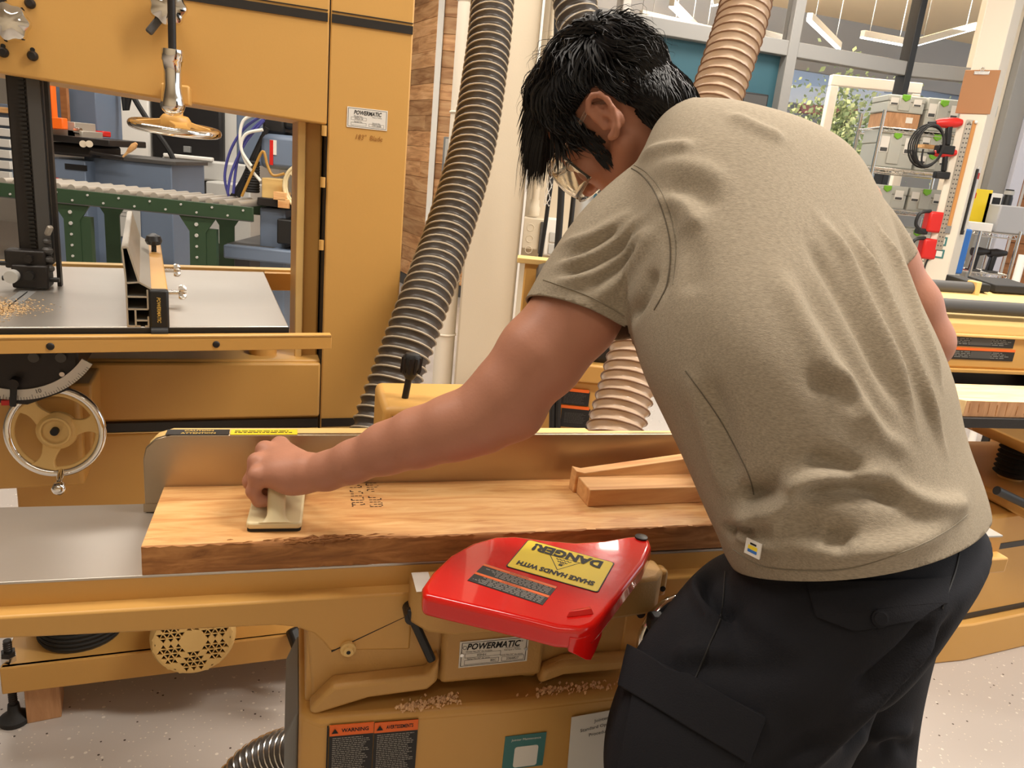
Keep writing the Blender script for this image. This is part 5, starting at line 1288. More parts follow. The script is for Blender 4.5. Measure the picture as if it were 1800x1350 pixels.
# ---- hair: a cap under many tapering curled locks
hairroot = []; rn = random.Random(5); strands = MB()
cap_c = Vector((0, -.008, .038)); cr = Vector((.0770, .096, .083))
def scalp(th, ph): return Vector((cap_c.x + cr.x * math.sin(th) * math.sin(ph), cap_c.y + cr.y * math.sin(th) * math.cos(ph), cap_c.z + cr.z * math.cos(th)))
def hairy(p):
    # limits of the hairline in head coordinates
    if p.y > .062 and p.z < .072: return False
    if abs(p.x) > .045 and p.y > .054 and p.z < .030: return False
    if p.y > .010 and p.z < -.010: return False
    if p.y > -.036 and p.z < .026 and p.y < .012: return False
    if p.y < -.02 and p.z < -.052: return False
    return p.z > -.055
def W3(v): return HW(v.x, v.y, v.z)
down = Vector((hr.z, hf.z, hu.z)) * -1     # world down in head coordinates
def lock(p, n, t, L, r0, curl, ph, lift, grav, seg=9, sides=4):
    b = n.cross(t).normalized(); pts = []; q = p - n * .003; d = (t + n * lift).normalized()
    for i in range(seg + 1):
        f = i / seg; pts.append(W3(q)); 
        a = ph + f * curl * 3.2
        d = (d + down * (grav * f / seg * 3) + (b * math.cos(a) + n * math.sin(a) * .8) * (curl * .22 * (.3 + f)) - n * (.10 if lift < .5 else .02)).normalized()
        q = q + d * (L / seg)
        # stay outside the skull
        e = Vector(((q.x - cap_c.x) / (cr.x + .004), (q.y - cap_c.y) / (cr.y + .004), (q.z - cap_c.z) / (cr.z + .004)))
        if e.length < 1 and f > .1: q = cap_c + Vector((e.x * (cr.x + .004), e.y * (cr.y + .004), e.z * (cr.z + .004))) / e.length
    rr = [r0 * (.55 + .45 * math.sin(math.pi * min(1, f_ / seg * 1.3 + .2))) * (1 - (f_ / seg) ** 3 * .93) for f_ in range(seg + 1)]
    strands.tube(pts, rr, sides)
from mathutils import noise as _nz
crown = Vector((.0, -.060, .105))
def flow(p, n):
    away = p - crown; away = away - n * away.dot(n); away = away.normalized() if away.length > 1e-3 else Vector((0, 1, 0))
    top = max(0, min(1, (p.z - .035) / .06))
    t = away * .55 + Vector((0, 1, -.15)) * (.9 * top * (1 if p.y > -.07 else .2)) + Vector((0, .05 if p.y > -.03 else -.1, -1)) * (.8 * (1 - top))
    w_ = _nz.noise_vector(p * 22) * .8; t = t + w_
    t = t - n * t.dot(n); return t.normalized(), top
def nrm(p): return Vector(((p.x - cap_c.x) / cr.x ** 2, (p.y - cap_c.y) / cr.y ** 2, (p.z - cap_c.z) / cr.z ** 2)).normalized()
def onshell(p, h_=0.):
    e = Vector(((p.x - cap_c.x) / cr.x, (p.y - cap_c.y) / cr.y, (p.z - cap_c.z) / cr.z)).normalized(); q = cap_c + Vector((e.x * cr.x, e.y * cr.y, e.z * cr.z)); return q + nrm(q) * h_
def comb(p, L, r0, hm, amp, nu_, ph, seg=10, fall=0., sides=4, tip=.9):
    q = onshell(p); pts = []; free = None; d = None
    for i in range(seg + 1):
        f = i / seg; n = nrm(q); t, top = flow(q, n); b = n.cross(t)
        hh = -.002 + hm * math.sin(math.pi * min(1, .12 + .95 * f) * .62) + (.004 * f if f > .7 else 0)
        A = amp * f ** .8; wv = 2 * math.pi * nu_ * f + ph
        if free is None:
            P = onshell(q, hh) + b * (A * math.sin(wv)) + n * (A * .7 * math.cos(wv)); pts.append(P); q = onshell(q + t * (L / seg))
            if fall and q.y > .052 and q.z < .092: free = P.copy(); d = (t + n * .5).normalized()
        else:
            d = (d + down * (.22 * fall) + (b * math.cos(wv) + n * math.sin(wv)) * (amp * 26) * .22).normalized(); free = free + d * (L / seg); pts.append(free.copy())
    for i_, P in enumerate(pts):
        if abs(P.x) > .058 and -.036 < P.y < .013 and P.z < .030: pts = pts[:max(i_, 2)]; break
    if len(pts) < 3: return
    seg = len(pts) - 1
    rr = [r0 * (.7 + .3 * math.sin(math.pi * k_ / seg)) * (1 - (k_ / seg) ** 2.5 * tip) for k_ in range(seg + 1)]
    strands.tube([W3(v) for v in pts], rr, sides)
ncl = 0
while ncl < 330:
    z = rn.uniform(-.98, 1); th = math.acos(z); phi = rn.uniform(0, 2 * math.pi); p = scalp(th, phi)
    if not hairy(p): continue
    ncl += 1; top = max(0, min(1, (p.z - .035) / .06)); front = max(0, min(1, (p.y - .0) / .05)) * top
    ph = rn.uniform(0, 6.28); nu_ = rn.uniform(.7, 1.5) ; amp = .003 + .0055 * top * rn.uniform(.5, 1.2)
    L = .036 + .034 * top + .030 * front + rn.uniform(-.006, .012); hm = .006 + .020 * top * rn.uniform(.5, 1.0) * (.7 if p.y < -.03 else 1)
    for k_ in range(9):
        pp = p + Vector((rn.gauss(0, .0045), rn.gauss(0, .0045), rn.gauss(0, .0045)))
        if not hairy(onshell(pp)): continue
        comb(pp, L * rn.uniform(.85, 1.12), rn.uniform(.0013, .0026), hm * rn.uniform(.6, 1.1), amp * rn.uniform(.8, 1.2), nu_, ph + rn.gauss(0, .25), 11, front)
# forelock: heavier curls tumbling off the brow
for c_ in range(26):
    x = rn.uniform(-.066, .045); p = Vector((x, .050 + rn.uniform(-.02, .012), .100 + rn.uniform(-.01, .012))); ph = rn.uniform(0, 6.28); nu_ = rn.uniform(.9, 1.6); L = rn.uniform(.085, .125)
    for k_ in range(8): comb(p + Vector((rn.gauss(0, .005), rn.gauss(0, .004), 0)), L * rn.uniform(.85, 1.1), rn.uniform(.0009, .0021), .016 * rn.uniform(.5, 1.2), .010 * rn.uniform(.7, 1.3), nu_ * 1.25, ph + rn.gauss(0, .3), 18, rn.uniform(.5, 1.0))
for i in range(60):
    x = rn.uniform(-.066, .05); comb(Vector((x, .055, .10)), rn.uniform(.09, .15), rn.uniform(.0003, .0007), .02, .009, rn.uniform(1, 2.2), rn.uniform(0, 6.28), 18, rn.uniform(.3, .8), 3)
for i in range(160):
    p = onshell(crown + Vector((rn.gauss(0, .014), rn.gauss(0, .014), rn.gauss(0, .006)))); comb(p, rn.uniform(.035, .06), rn.uniform(.0016, .0028), rn.uniform(.004, .02), .004, 1.1, _nz.noise(p * 30) * 6, 10)
for i in range(150):
    z = rn.uniform(0.0, 1); p = scalp(math.acos(z), rn.uniform(0, 6.28))
    if hairy(p): comb(p, rn.uniform(.04, .07), rn.uniform(.0003, .0007), rn.uniform(.02, .036), .008, rn.uniform(1.5, 3), rn.uniform(0, 6.28), 14, 0, 3)
for i in range(420):     # locks laid across the whorl so no parting shows
    p = onshell(crown + Vector((rn.gauss(0, .020), rn.gauss(0, .022), rn.gauss(0, .008)))); n = nrm(p)
    if not hairy(p): continue
    t = Vector((.35, 1, .0)) + _nz.noise_vector(p * 24) * .9; t = (t - n * t.dot(n)).normalized(); b = n.cross(t); L = rn.uniform(.03, .055); hm = rn.uniform(.008, .022); ph = _nz.noise(p * 28) * 7; am = rn.uniform(.002, .005); pts = []
    for k_ in range(10):
        f = k_ / 9; q = onshell(p + t * (L * (f - .35)), -.002 + hm * math.sin(math.pi * (.05 + .85 * f))) + b * (am * math.sin(7 * f + ph)); pts.append(W3(q))
    strands.tube(pts, [rn.uniform(.0014, .0026) * (.5 + .5 * math.sin(math.pi * (.15 + .7 * k_ / 9))) * (1 - (k_ / 9) ** 3 * .9) for k_ in range(10)], 4)
# sideburn in front of the ear, and nape
for s_ in (-1, 1):
    for i in range(150):
        f = rn.random(); p = Vector((s_ * (.0700 - .004 * f), .018 + .020 * rn.random() + .010 * f, .020 - .062 * f)); n = Vector((s_ * 1, .1, 0)).normalized()
        lock(p, n, Vector((0, .20, -1)).normalized(), .016, .0017, .4, rn.uniform(0, 6), .12, 0, 4, 3)
# nape: short locks growing from the skin of the back of the neck
bbv = bvh_of(bV, bF); NP = [(1120, 60), (1165, 62), (1192, 82), (1212, 125), (1222, 165), (1205, 178), (1180, 196), (1152, 228), (1128, 208), (1104, 182), (1100, 120)]
def inpoly(x, y, P_):
    c = False; j_ = len(P_) - 1
    for i_ in range(len(P_)):
        if (P_[i_][1] > y) != (P_[j_][1] > y) and x < (P_[j_][0] - P_[i_][0]) * (y - P_[i_][1]) / (P_[j_][1] - P_[i_][1]) + P_[i_][0]: c = not c
        j_ = i_
    return c
def toH(v): return Vector((v.dot(hr), v.dot(hf), v.dot(hu)))
k_ = 0; tries = 0
while k_ < 1500 and tries < 12000:
    tries += 1; x = rn.uniform(1100, 1224); y = rn.uniform(58, 230)
    if not inpoly(x, y, NP): continue
    h_ = bbv.ray_cast(EYEP, ray(x, y).normalized())
    if h_[0] is None: continue
    k_ += 1; p = toH(h_[0] - HO); n = toH(h_[1]); g_ = toH(cam3(.55, -.75, -.1)) + _nz.noise_vector(p * 30) * .7; t = (g_ - n * g_.dot(n)).normalized(); b = n.cross(t)
    for sx in ((1, -1) if k_ % 2 else (1,)):
        L = rn.uniform(.022, .042); am = rn.uniform(.001, .003); ph = _nz.noise(p * 40) * 8; pts = []
        for i in range(8):
            f = i / 7; q = p + t * (L * f) + n * (-.002 + .011 * math.sin(math.pi * (.1 + .75 * f))) + b * (am * math.sin(5 * f + ph)); pts.append(HW(q.x * sx, q.y, q.z))
        strands.tube(pts, [rn.uniform(.0012, .0022) * (1 - (i / 7) ** 2 * .9) for i in range(8)], 4)
hair = strands.build('hair', 'hair', person, fix=False); to_local(hair); hair['label'] = 'short wavy black hair'
capm = MB(); vs = []; keepf = []; A_, B_ = 28, 40
for i in range(A_ + 1):
    for j in range(B_):
        vs.append(scalp(math.pi * .85 * i / A_ + .001, 2 * math.pi * j / B_))
fs = []
for i in range(A_):
    for j in range(B_):
        q = (i * B_ + j, i * B_ + (j + 1) % B_, (i + 1) * B_ + (j + 1) % B_, (i + 1) * B_ + j)
        if all(hairy(vs[k]) for k in q): fs.append(q)
cp = capm.add([W3(v) for v in vs], fs).build('hair_base', 'hair', person); to_local(cp)

# ---- clear safety goggles
gg = bpy.data.objects.new('safety_glasses', None); COL.objects.link(gg); gg.parent = person; gg.location = -PB; gg['label'] = 'clear plastic safety glasses with bowed lens'
vs = []; fs = []; NA, NB = 28, 8
for i in range(NA + 1):
    g = R(-84 + 168 * i / NA)
    for j in range(NB + 1):
        f = j / NB; zz = .030 - .062 * f; bul = .006 * math.sin(math.pi * f); rr = 1 + .02 * f
        vs.append(HW((.066 + bul * .6) * math.sin(g) * rr, .062 + (.068 + bul) * max(0, math.cos(g)) ** .9, zz - .004))
for i in range(NA):
    for j in range(NB): fs.append((i * (NB + 1) + j, (i + 1) * (NB + 1) + j, (i + 1) * (NB + 1) + j + 1, i * (NB + 1) + j + 1))
ln = MB().add(vs, fs).build('lens', 'plastic_clear', gg, fix=False); md = ln.modifiers.new('t', 'SOLIDIFY'); md.thickness = .0022
for row, r_ in ((0, .0028), (NB, .0018)):
    MB().tube([vs[i * (NB + 1) + row] for i in range(NA + 1)], r_, 8).build('lens_rim', 'plastic_clear', gg)
for s_ in (-1, 1):
    MB().tube(catmull([HW(s_ * .067, .066, .020), HW(s_ * .078, .025, .018), HW(s_ * .079, -.010, .020), HW(s_ * .077, -.030, .002)], 6), .0028, 8).build('temple_arm', 'plastic_clear', gg)
# ================================================================== dust hoses
def hose(name, label, pix, r, pitch, m_wall, m_rib, wave=.10, helix=True, cat='hose', ribr=.0026):
    C = catmull([atd(x, y, t) for x, y, t in pix], 20); L = [0]
    for i in range(1, len(C)): L.append(L[-1] + (C[i] - C[i - 1]).length)
    tot = L[-1]; n = int(tot / (pitch / 6)); P = []
    for k in range(n + 1):
        s = tot * k / n; i = min(max(1, int(np.searchsorted(L, s))), len(C) - 1); f = (s - L[i - 1]) / max(L[i] - L[i - 1], 1e-9); P.append(C[i - 1].lerp(C[i], f))
    root = thing(name, label, cat, P[-1])
    ns = 36; vs = []; fs = []; x = None; rn = random.Random(len(label))
    fr = []
    for k, p in enumerate(P):
        d = (P[min(k + 1, n)] - P[max(k - 1, 0)]).normalized()
        if x is None: x = d.orthogonal().normalized()
        x = (x - d * x.dot(d)).normalized(); y = d.cross(x); fr.append((x.copy(), y, d))
        for q in range(ns):
            g = 2 * math.pi * q / ns; ph = k / 6 * 2 * math.pi - (g if helix else 0)
            wr_ = .012 * math.sin(7 * g + k * .35) * (1 - math.cos(ph)) * .5
            rr = r * (1 - wave * .5 * (1 - math.cos(ph)) + wr_); vs.append(p - root.location + x * (rr * math.cos(g)) + y * (rr * math.sin(g)))
    for k in range(n):
        for q in range(ns): fs.append((k * ns + q, k * ns + (q + 1) % ns, (k + 1) * ns + (q + 1) % ns, (k + 1) * ns + q))
    MB().add(vs, fs).build('hose_wall', m_wall, root, fix=False)
    rp = []; turns = n / 6; st = int(turns * 24)
    for k in range(st + 1):
        kk = k / st * n; i = min(int(kk), n - 1); f = kk - i; p = P[i].lerp(P[i + 1], f); x_, y_, _ = fr[i]; g = kk / 6 * 2 * math.pi
        rp.append(p - root.location + (x_ * math.cos(g) + y_ * math.sin(g)) * (r * 1.005))
    MB().tube(rp, ribr, 6).build('wire_coil', m_rib, root)
    return root
mat('hose_dark', rgb(66, 58, 50), .42, bump=.5, bscale=40, spec=.6); mat('hose_rib', rgb(176, 162, 138), .45)  # rib wire coloured pale cream to paint in the highlight along the ribs
mat('hose_clear', rgb(206, 180, 154), .16, bump=.4, bscale=50, trans=.12, spec=.7); mat('hose_clear_rib', rgb(128, 96, 72), .4)
hose('dust_hose', 'thick dark ribbed dust hose curving down beside the cream column', [(900, -900, 2.5), (880, -260, 2.45), (866, 0, 2.3), (852, 130, 2.24), (828, 270, 2.16), (788, 410, 2.05), (742, 540, 1.93), (698, 660, 1.87), (660, 770, 1.83), (634, 880, 1.80), (622, 1000, 1.78)], .063, .025, 'hose_dark', 'hose_rib')
hose('dust_hose', 'dark ribbed dust hose hanging behind the black hair', [(960, -800, 3.0), (985, -260, 2.95), (1010, 0, 2.9), (1028, 70, 2.88), (1060, 160, 2.86), (1082, 250, 2.92), (1086, 340, 3.0), (1068, 430, 3.1), (1048, 520, 3.14)], .082, .034, 'hose_dark', 'hose_rib')
hose('dust_hose', 'translucent tan ribbed dust hose passing behind the worker', [(1400, -800, 2.4), (1345, -200, 2.3), (1312, 0, 2.25), (1283, 100, 2.22), (1253, 190, 2.2), (1215, 310, 2.17), (1170, 450, 2.12), (1125, 600, 2.06), (1100, 690, 2.02), (1078, 770, 1.98), (1060, 860, 1.94)], .074, .028, 'hose_clear', 'hose_clear_rib', .12)
# short hose lying on the floor left of the jointer cabinet
hose('dust_hose', 'grey wire-ribbed hose on the floor beside the jointer cabinet', [(400, 1400, 1.50), (440, 1352, 1.50), (490, 1325, 1.48), (540, 1318, 1.44), (600, 1330, 1.38)], .042, .016, 'hose_dark', 'chrome_satin', .10, ribr=.0022)
# ================================================================== things behind, left: seen through the band saw
def bx(parent, name, m_, px0, py0, px1, py1, Y, dep, bevel=.006):
    mx, my = (px0 + px1) / 2, (py0 + py1) / 2
    x0, x1 = atY(px0, my, Y).x, atY(px1, my, Y).x; z1, z0 = atY(mx, py0, Y).z, atY(mx, py1, Y).z
    o = parent.location if parent else Vector((0, 0, 0))
    return mbox(x0 - o.x, x1 - o.x, Y - o.y, Y + dep - o.y, max(z0, 0) - o.z, z1 - o.z).build(name, m_, parent, bevel=bevel)
def pt(x, y, Y, o): return atY(x, y, Y) - o.location
# roller conveyor
cvy = 4.25; cv = thing('roller_conveyor', 'dark green roller conveyor with steel rollers behind the band saw', 'conveyor', (atY(85, 350, cvy).x, cvy, 0))
xl = 0; xr = atY(445, 372, cvy).x - cv.location.x; zc = atY(265, 347, cvy).z
for yy in (0, .42):
    rail = mbox(xl - .3, xr, yy - .012, yy + .012, zc - .075, zc).build('side_rail', 'green_dark', cv, bevel=.002)
    mbox(xl - .3, xr, yy - .016 if yy == 0 else yy, yy + .012 if yy == 0 else yy + .016, zc - .078, zc - .073).build('rail_lip', 'grey_dark', rail)
    if yy == 0:
        for k in range(16): MB().cyl((xl - .2 + k * .085, -.012, zc - (.02 if k % 2 else .055)), (xl - .2 + k * .085, -.017, zc - (.02 if k % 2 else .055)), .006, n=8).build('bolt', 'grey_light', rail)
nr = int((xr + .26) / .0755)
for k in range(nr):
    x = xl - .25 + k * .0755
    MB().cyl((x, .005, zc + .006), (x, .415, zc + .002), .021, n=16).build('roller', 'roller', cv)
for px in (128, 348):
    x = atY(px, 400, cvy).x - cv.location.x
    lg = MB().prism([(x - .10, zc - .08), (x + .10, zc - .08), (x + .045, zc - .16), (x + .045, .02), (x - .045, .02), (x - .045, zc - .16)], -.006, .006, 'xz').build('leg', 'green_dark', cv)
    mbox(x + .043, x + .10, .0, .035, .02, zc - .14).build('leg_flange', 'green_dark', lg); mbox(x - .07, x + .11, -.03, .05, 0, .02).build('foot', 'grey_dark', lg)
    MB().prism([(x - .10, zc - .08), (x + .10, zc - .08), (x + .045, zc - .16), (x + .045, .02), (x - .045, .02), (x - .045, zc - .16)], .41, .42, 'xz').build('rear_leg', 'green_dark', lg)
    for k in range(6): MB().cyl((x - .005, -.006, zc - .12 - k * .06), (x - .005, -.012, zc - .12 - k * .06), .010 if k < 2 else .007, n=10).build('bolt', 'grey_light', lg)
# blue cold saw
sy = 5.3; cs = thing('cold_saw', 'blue metal-cutting saw with vise and orange arm behind the conveyor', 'metal saw', (atY(190, 350, sy).x, sy, 0))
bx(cs, 'control_cabinet', 'blue', 78, 280, 158, 600, sy, .5); bx(cs, 'base_cabinet', 'blue', 158, 283, 306, 640, sy + .12, .55)
bx(cs, 'cabinet_top', 'grey_dark', 158, 277, 308, 284, sy + .1, .55, .003); bx(cs, 'slot', 'ink', 114, 289, 152, 299, sy - .005, .01, .0)
bx(cs, 'column', 'blue', 92, 120, 168, 240, sy + .3, .35); bx(cs, 'column_rod', 'wood_dark', 106, 130, 118, 235, sy + .15, .03, .002)
bx(cs, 'vise_table', 'black_metal', 70, 240, 192, 252, sy - .1, .5); bx(cs, 'vise_body', 'black_metal', 88, 252, 160, 274, sy - .02, .4, .02)
for a in ((76, 216, 102, 240), (118, 214, 132, 240), (100, 228, 145, 240)): bx(cs, 'vise_jaw', 'roller', *a, sy - .06, .25, .004)
MB().cyl(pt(132, 229, sy - .06, cs), pt(142, 231, sy - .06, cs), .022, n=14).build('vise_screw', 'chrome_satin', cs)
bx(cs, 'orange_arm', 'orange_bright', 76, 120, 92, 226, sy - .15, .05); bx(cs, 'orange_bracket', 'orange_bright', 80, 206, 110, 226, sy - .16, .06)
lv = MB().cyl(pt(160, 268, sy - .1, cs), pt(216, 278, sy - .1, cs), .012, n=10).build('lever', 'black_metal', cs)
MB().lathe(pt(216, 276, sy - .1, cs), pt(240, 252, sy - .1, cs), [(0, .006), (.3, .008), (.5, .016), (.8, .020), (1, .010)], 14).build('lever_grip', 'wood_stick', lv)
for k in range(2): MB().cyl(pt(146 + 11 * k, 253, sy - .12, cs), pt(146 + 11 * k, 253, sy - .08, cs), .022, n=16).build('ring', 'cream', cs)
bx(cs, 'red_box', 'red_plastic', 165, 230, 182, 240, sy + .2, .1); bx(cs, 'red_tool', 'red_plastic', 86, 312, 103, 320, sy - .01, .04); bx(cs, 'tool', 'grey', 103, 314, 130, 321, sy - .01, .04); bx(cs, 'red_tool', 'red_plastic', 128, 322, 152, 330, sy - .01, .03)
pg = mbox(0, .24, -.006, 0, 0, .26).build('note_sheet', 'grey_light', cs, bevel=.01); pg.location = pt(189, 413, sy + .11, cs)
small_print(pg, (.10, -.007, .18), X, Z, .16, .10, 4, 'grey', .0005, fill=.25, seed=3)
# white machining centre with black window
my = 7.2; cn = thing('milling_center', 'large off-white enclosed milling machine with black window', 'milling machine', (atY(300, 300, my).x, my, 0))
bx(cn, 'enclosure', 'grey_light', 150, 60, 420, 560, my + .05, 1.2, .02); bx(cn, 'door_panel', 'white', 190, 90, 262, 285, my, .1, .02)
bx(cn, 'window', 'label_black', 264, 130, 390, 292, my - .02, .1, .03); bx(cn, 'latch', 'grey', 322, 257, 334, 268, my - .05, .04, .004)
bx(cn, 'lower_skirt', 'grey_light', 284, 282, 440, 318, my - .12, .3, .02); bx(cn, 'handrail', 'white', 286, 273, 372, 280, my - .14, .06, .01)
bx(cn, 'dark_base', 'grey_dark', 292, 318, 440, 560, my - .02, .5, .01); bx(cn, 'coolant_tank', 'grey_light', 362, 322, 440, 430, my - .35, .4, .015)
bx(cn, 'void', 'ink', 316, 408, 342, 450, my - .04, .05, .0)
# blue horizontal band saw with beige handwheel
hy = 4.6; hs = thing('horizontal_saw', 'blue horizontal metal saw with beige handwheel beside the saw column', 'metal saw', (atY(480, 380, hy).x, hy, 0))
bx(hs, 'saw_bow', 'blue', 456, 238, 560, 300, hy, .4, .03); bx(hs, 'rear_bow', 'blue', 414, 195, 462, 290, hy + .7, .3, .02)
bx(hs, 'label', 'label_white', 474, 246, 486, 272, hy - .004, .005, .0); bx(hs, 'label', 'red_plastic', 474, 246, 480, 290, hy - .006, .004, .0)
bx(hs, 'motor', 'black', 460, 200, 500, 236, hy + .05, .25, .02); bx(hs, 'motor_end', 'black', 498, 208, 532, 228, hy + .05, .2, .02)
for i in range(12): MB().torus(pt(444, 285 + i * 4.6, hy + .02, hs), (0, 0, 1), .032, .010, 18, 6).build('bellows_ring', 'black_rubber', hs)
rm, _ = handwheel(hs, pt(530, 328, hy - .12, hs), (-.35, -1, .05), .115, .012, 3, .03, 'plastic_cream', 'plastic_cream', ph=.4)
bx(hs, 'trough', 'yellow_pale', 460, 314, 496, 352, hy - .05, .12, .004); bx(hs, 'table', 'black_metal', 452, 352, 560, 366, hy - .1, .5, .004)
for a in ((480, 338, 502, 352), (488, 350, 508, 366)): bx(hs, 'wood_scrap', 'wood_stick', *a, hy - .12, .1, .003)
bx(hs, 'body', 'blue', 456, 366, 500, 640, hy - .05, .5, .01); bx(hs, 'gear_box', 'black', 486, 388, 560, 432, hy - .12, .3, .01); bx(hs, 'chip_tray', 'blue', 392, 438, 560, 462, hy - .15, .7, .01)
bx(hs, 'tray_floor', 'grey_dark', 398, 432, 480, 439, hy - .1, .6, .0)
for k, (m_, pth, r_) in enumerate((('blue_hose', [(466, 200), (430, 225), (405, 265), (395, 310), (402, 345)], .008), ('blue_hose', [(468, 206), (438, 235), (418, 280), (410, 340)], .008), ('blue_hose', [(464, 212), (432, 250), (408, 300), (400, 340)], .008), ('white_hose', [(452, 200), (428, 212), (422, 245), (432, 285), (458, 318)], .009), ('white_hose', [(462, 228), (432, 236), (424, 262), (442, 292)], .009), ('yellow_hose', [(425, 345), (445, 300), (462, 266), (470, 290), (480, 308), (500, 305)], .008))):
    if m_ not in M: mat(m_, {'blue_hose': rgb(70, 72, 140), 'white_hose': rgb(226, 224, 214), 'yellow_hose': rgb(176, 132, 60)}[m_], .4)
    MB().tube(catmull([pt(x, y, hy - .04 - .01 * k, hs) for x, y in pth], 6), r_, 8).build('air_line', m_, hs)
for pth in ([(470, 225), (448, 270), (425, 320), (405, 350)], [(462, 240), (440, 300), (418, 345)]): MB().tube(catmull([pt(x, y, hy + .02, hs) for x, y in pth], 6), .016, 8).build('cable', 'black_rubber', hs)
# loose cables hanging behind
def cable2(label, px, Y, r): 
    o = MB().tube(catmull([atY(x, y, Y) for x, y in px], 6), r, 8).build('power_cable', 'black_rubber'); tag(o, label, 'cable')
cable2('black cable hanging in front of the pale door panel, leftmost', [(190, -800), (176, 60), (176, 170), (180, 240), (184, 300)], 6.4, .020)
cable2('black cable slanting down past the vise table', [(160, -900), (172, 60), (186, 190), (200, 275), (206, 330)], 6.0, .018)
cable2('long blue-black cable drooping across the black machine window', [(190, -900), (215, 120), (232, 165), (262, 215), (300, 270), (318, 325), (318, 420), (325, 470)], 5.9, .020)
# drawer cabinet at the far left
dc = thing('drawer_cabinet', 'grey-blue drawer cabinet with white drawers at the far left edge', 'cabinet', (atY(0, 280, 7.0).x, 7.0, 0))
bx(dc, 'carcass', 'blue', -60, 180, 20, 330, 7.0, .5)
for k in range(6): bx(dc, 'drawer', 'white', -56, 204 + k * 19, 17, 218 + k * 19, 6.96, .05, .004)
bx(dc, 'worktop', 'wood_stick', -60, 186, 22, 196, 6.95, .55, .004)

# ================================================================== yellow machine behind the jointer
ym = thing('spindle_machine', 'yellow cabinet machine with black motor hood behind the worker\'s arm', 'machine', (atY(1000, 700, 3.0).x, 3.0, 0), 0)
bx(ym, 'back_panel', 'yellow', 908, 466, 1110, 760, 3.35, .12, .008); bx(ym, 'panel_edge', 'yellow_pale', 908, 462, 1110, 472, 3.33, .1, .004)
bx(ym, 'motor_hood', 'black_metal', 936, 484, 1100, 640, 3.0, .32, .03); bx(ym, 'hood_plate', 'wood_stick', 960, 478, 1020, 486, 3.02, .2, .004)
bx(ym, 'cabinet_rim', 'yellow', 930, 640, 1105, 672, 2.95, .5, .008); bx(ym, 'cabinet', 'yellow', 936, 670, 1100, 1100, 2.98, .45, .01)
for i, (a, b) in enumerate(((684, 712), (714, 752))):
    bx(ym, 'warning_label', 'label_black', 986, a + 4, 1036, b, 2.972, .006, 0); bx(ym, 'warning_header', 'orange', 986, a, 1036, a + 5, 2.970, .006, 0)
    p0 = pt(1011, (a + b) / 2 + 2, 2.9705, ym); small_print(ym, p0, X, Z, .09, .045, 9, 'grey_dark', .0005, seed=40 + i)
for k, x in enumerate((968, 978)): MB().tube(catmull([pt(x + 14, 640, 2.94, ym), pt(x + 4, 690, 2.92, ym), pt(x + 2, 780, 2.93, ym)], 6), .012, 8).build('cable', 'black_rubber', ym)

# ================================================================== thickness planer at the right
PY = 2.05
pln = thing('planer', 'mustard yellow thickness planer with top rollers and bellows column at right', 'planer', (1.60, 2.45, 0), 14)
pa, pb2 = math.cos(R(14)), math.sin(R(14))
def pf(x, y, v):    # picture point on the planer plane at local depth v
    d = ray(x, y); n = Vector((-pb2, pa, 0)); t = ((pln.location + n * v) - EYEP).dot(n) / d.dot(n); q = EYEP + d * t - pln.location
    return q.x * pa + q.y * pb2, q.z
def pbx(name, m_, a, b, v, dep, bevel=.006, parent=None, x1=None, zmin=None):
    u0, z1 = pf(*a, v); u1, z0 = pf(*b, v)
    if x1 is not None: u1 = x1
    if zmin is not None: z0 = zmin
    return mbox(min(u0, u1), max(u0, u1), v, v + dep, min(z0, z1), max(z0, z1)).build(name, m_, parent or pln, bevel=bevel)
ul = pf(1560, 620, 0)[0]; ur = ul + 1.0
hd_ = pbx('head_front', 'yellow', (1560, 578), (1800, 652), 0, .42, .008, x1=ur)
zf = pf(1700, 585, 0)[1]; zt2 = pf(1700, 560, 0)[1]
MB().prism([(0, zf - .004), (.42, zf - .004), (.42, zt2 + .05), (.30, zt2 + .05), (.03, zt2 + .005), (0, zf + .03)], ul, ur, 'yz').build('head_top', 'yellow_pale', pln, bevel=.004)
mbox(ul, ur, -.012, .01, zf - .012, zf - .002).build('head_ridge', 'yellow_pale', pln, bevel=.003); mbox(ul, ur, -.012, .02, pf(1700, 652, 0)[1] - .004, pf(1700, 652, 0)[1] + .008).build('head_lip', 'yellow', pln, bevel=.002)
zr1 = pf(1720, 540, .02)[1]; zr2 = pf(1690, 506, .28)[1]
for v_, z_, ue in ((.02, zr1, ur), (.28, zr2, pf(1705, 506, .28)[0])):
    MB().cyl((ul, v_, z_), (ue, v_, z_), .022, n=24).build('top_roller', 'grey_dark', pln); mbox(ue, ue + .02, v_ - .028, v_ + .02, z_ - .07, z_ + .028).build('roller_bracket', 'yellow_pale', pln, bevel=.004)
uw, zw = pf(1678, 588, -.012)
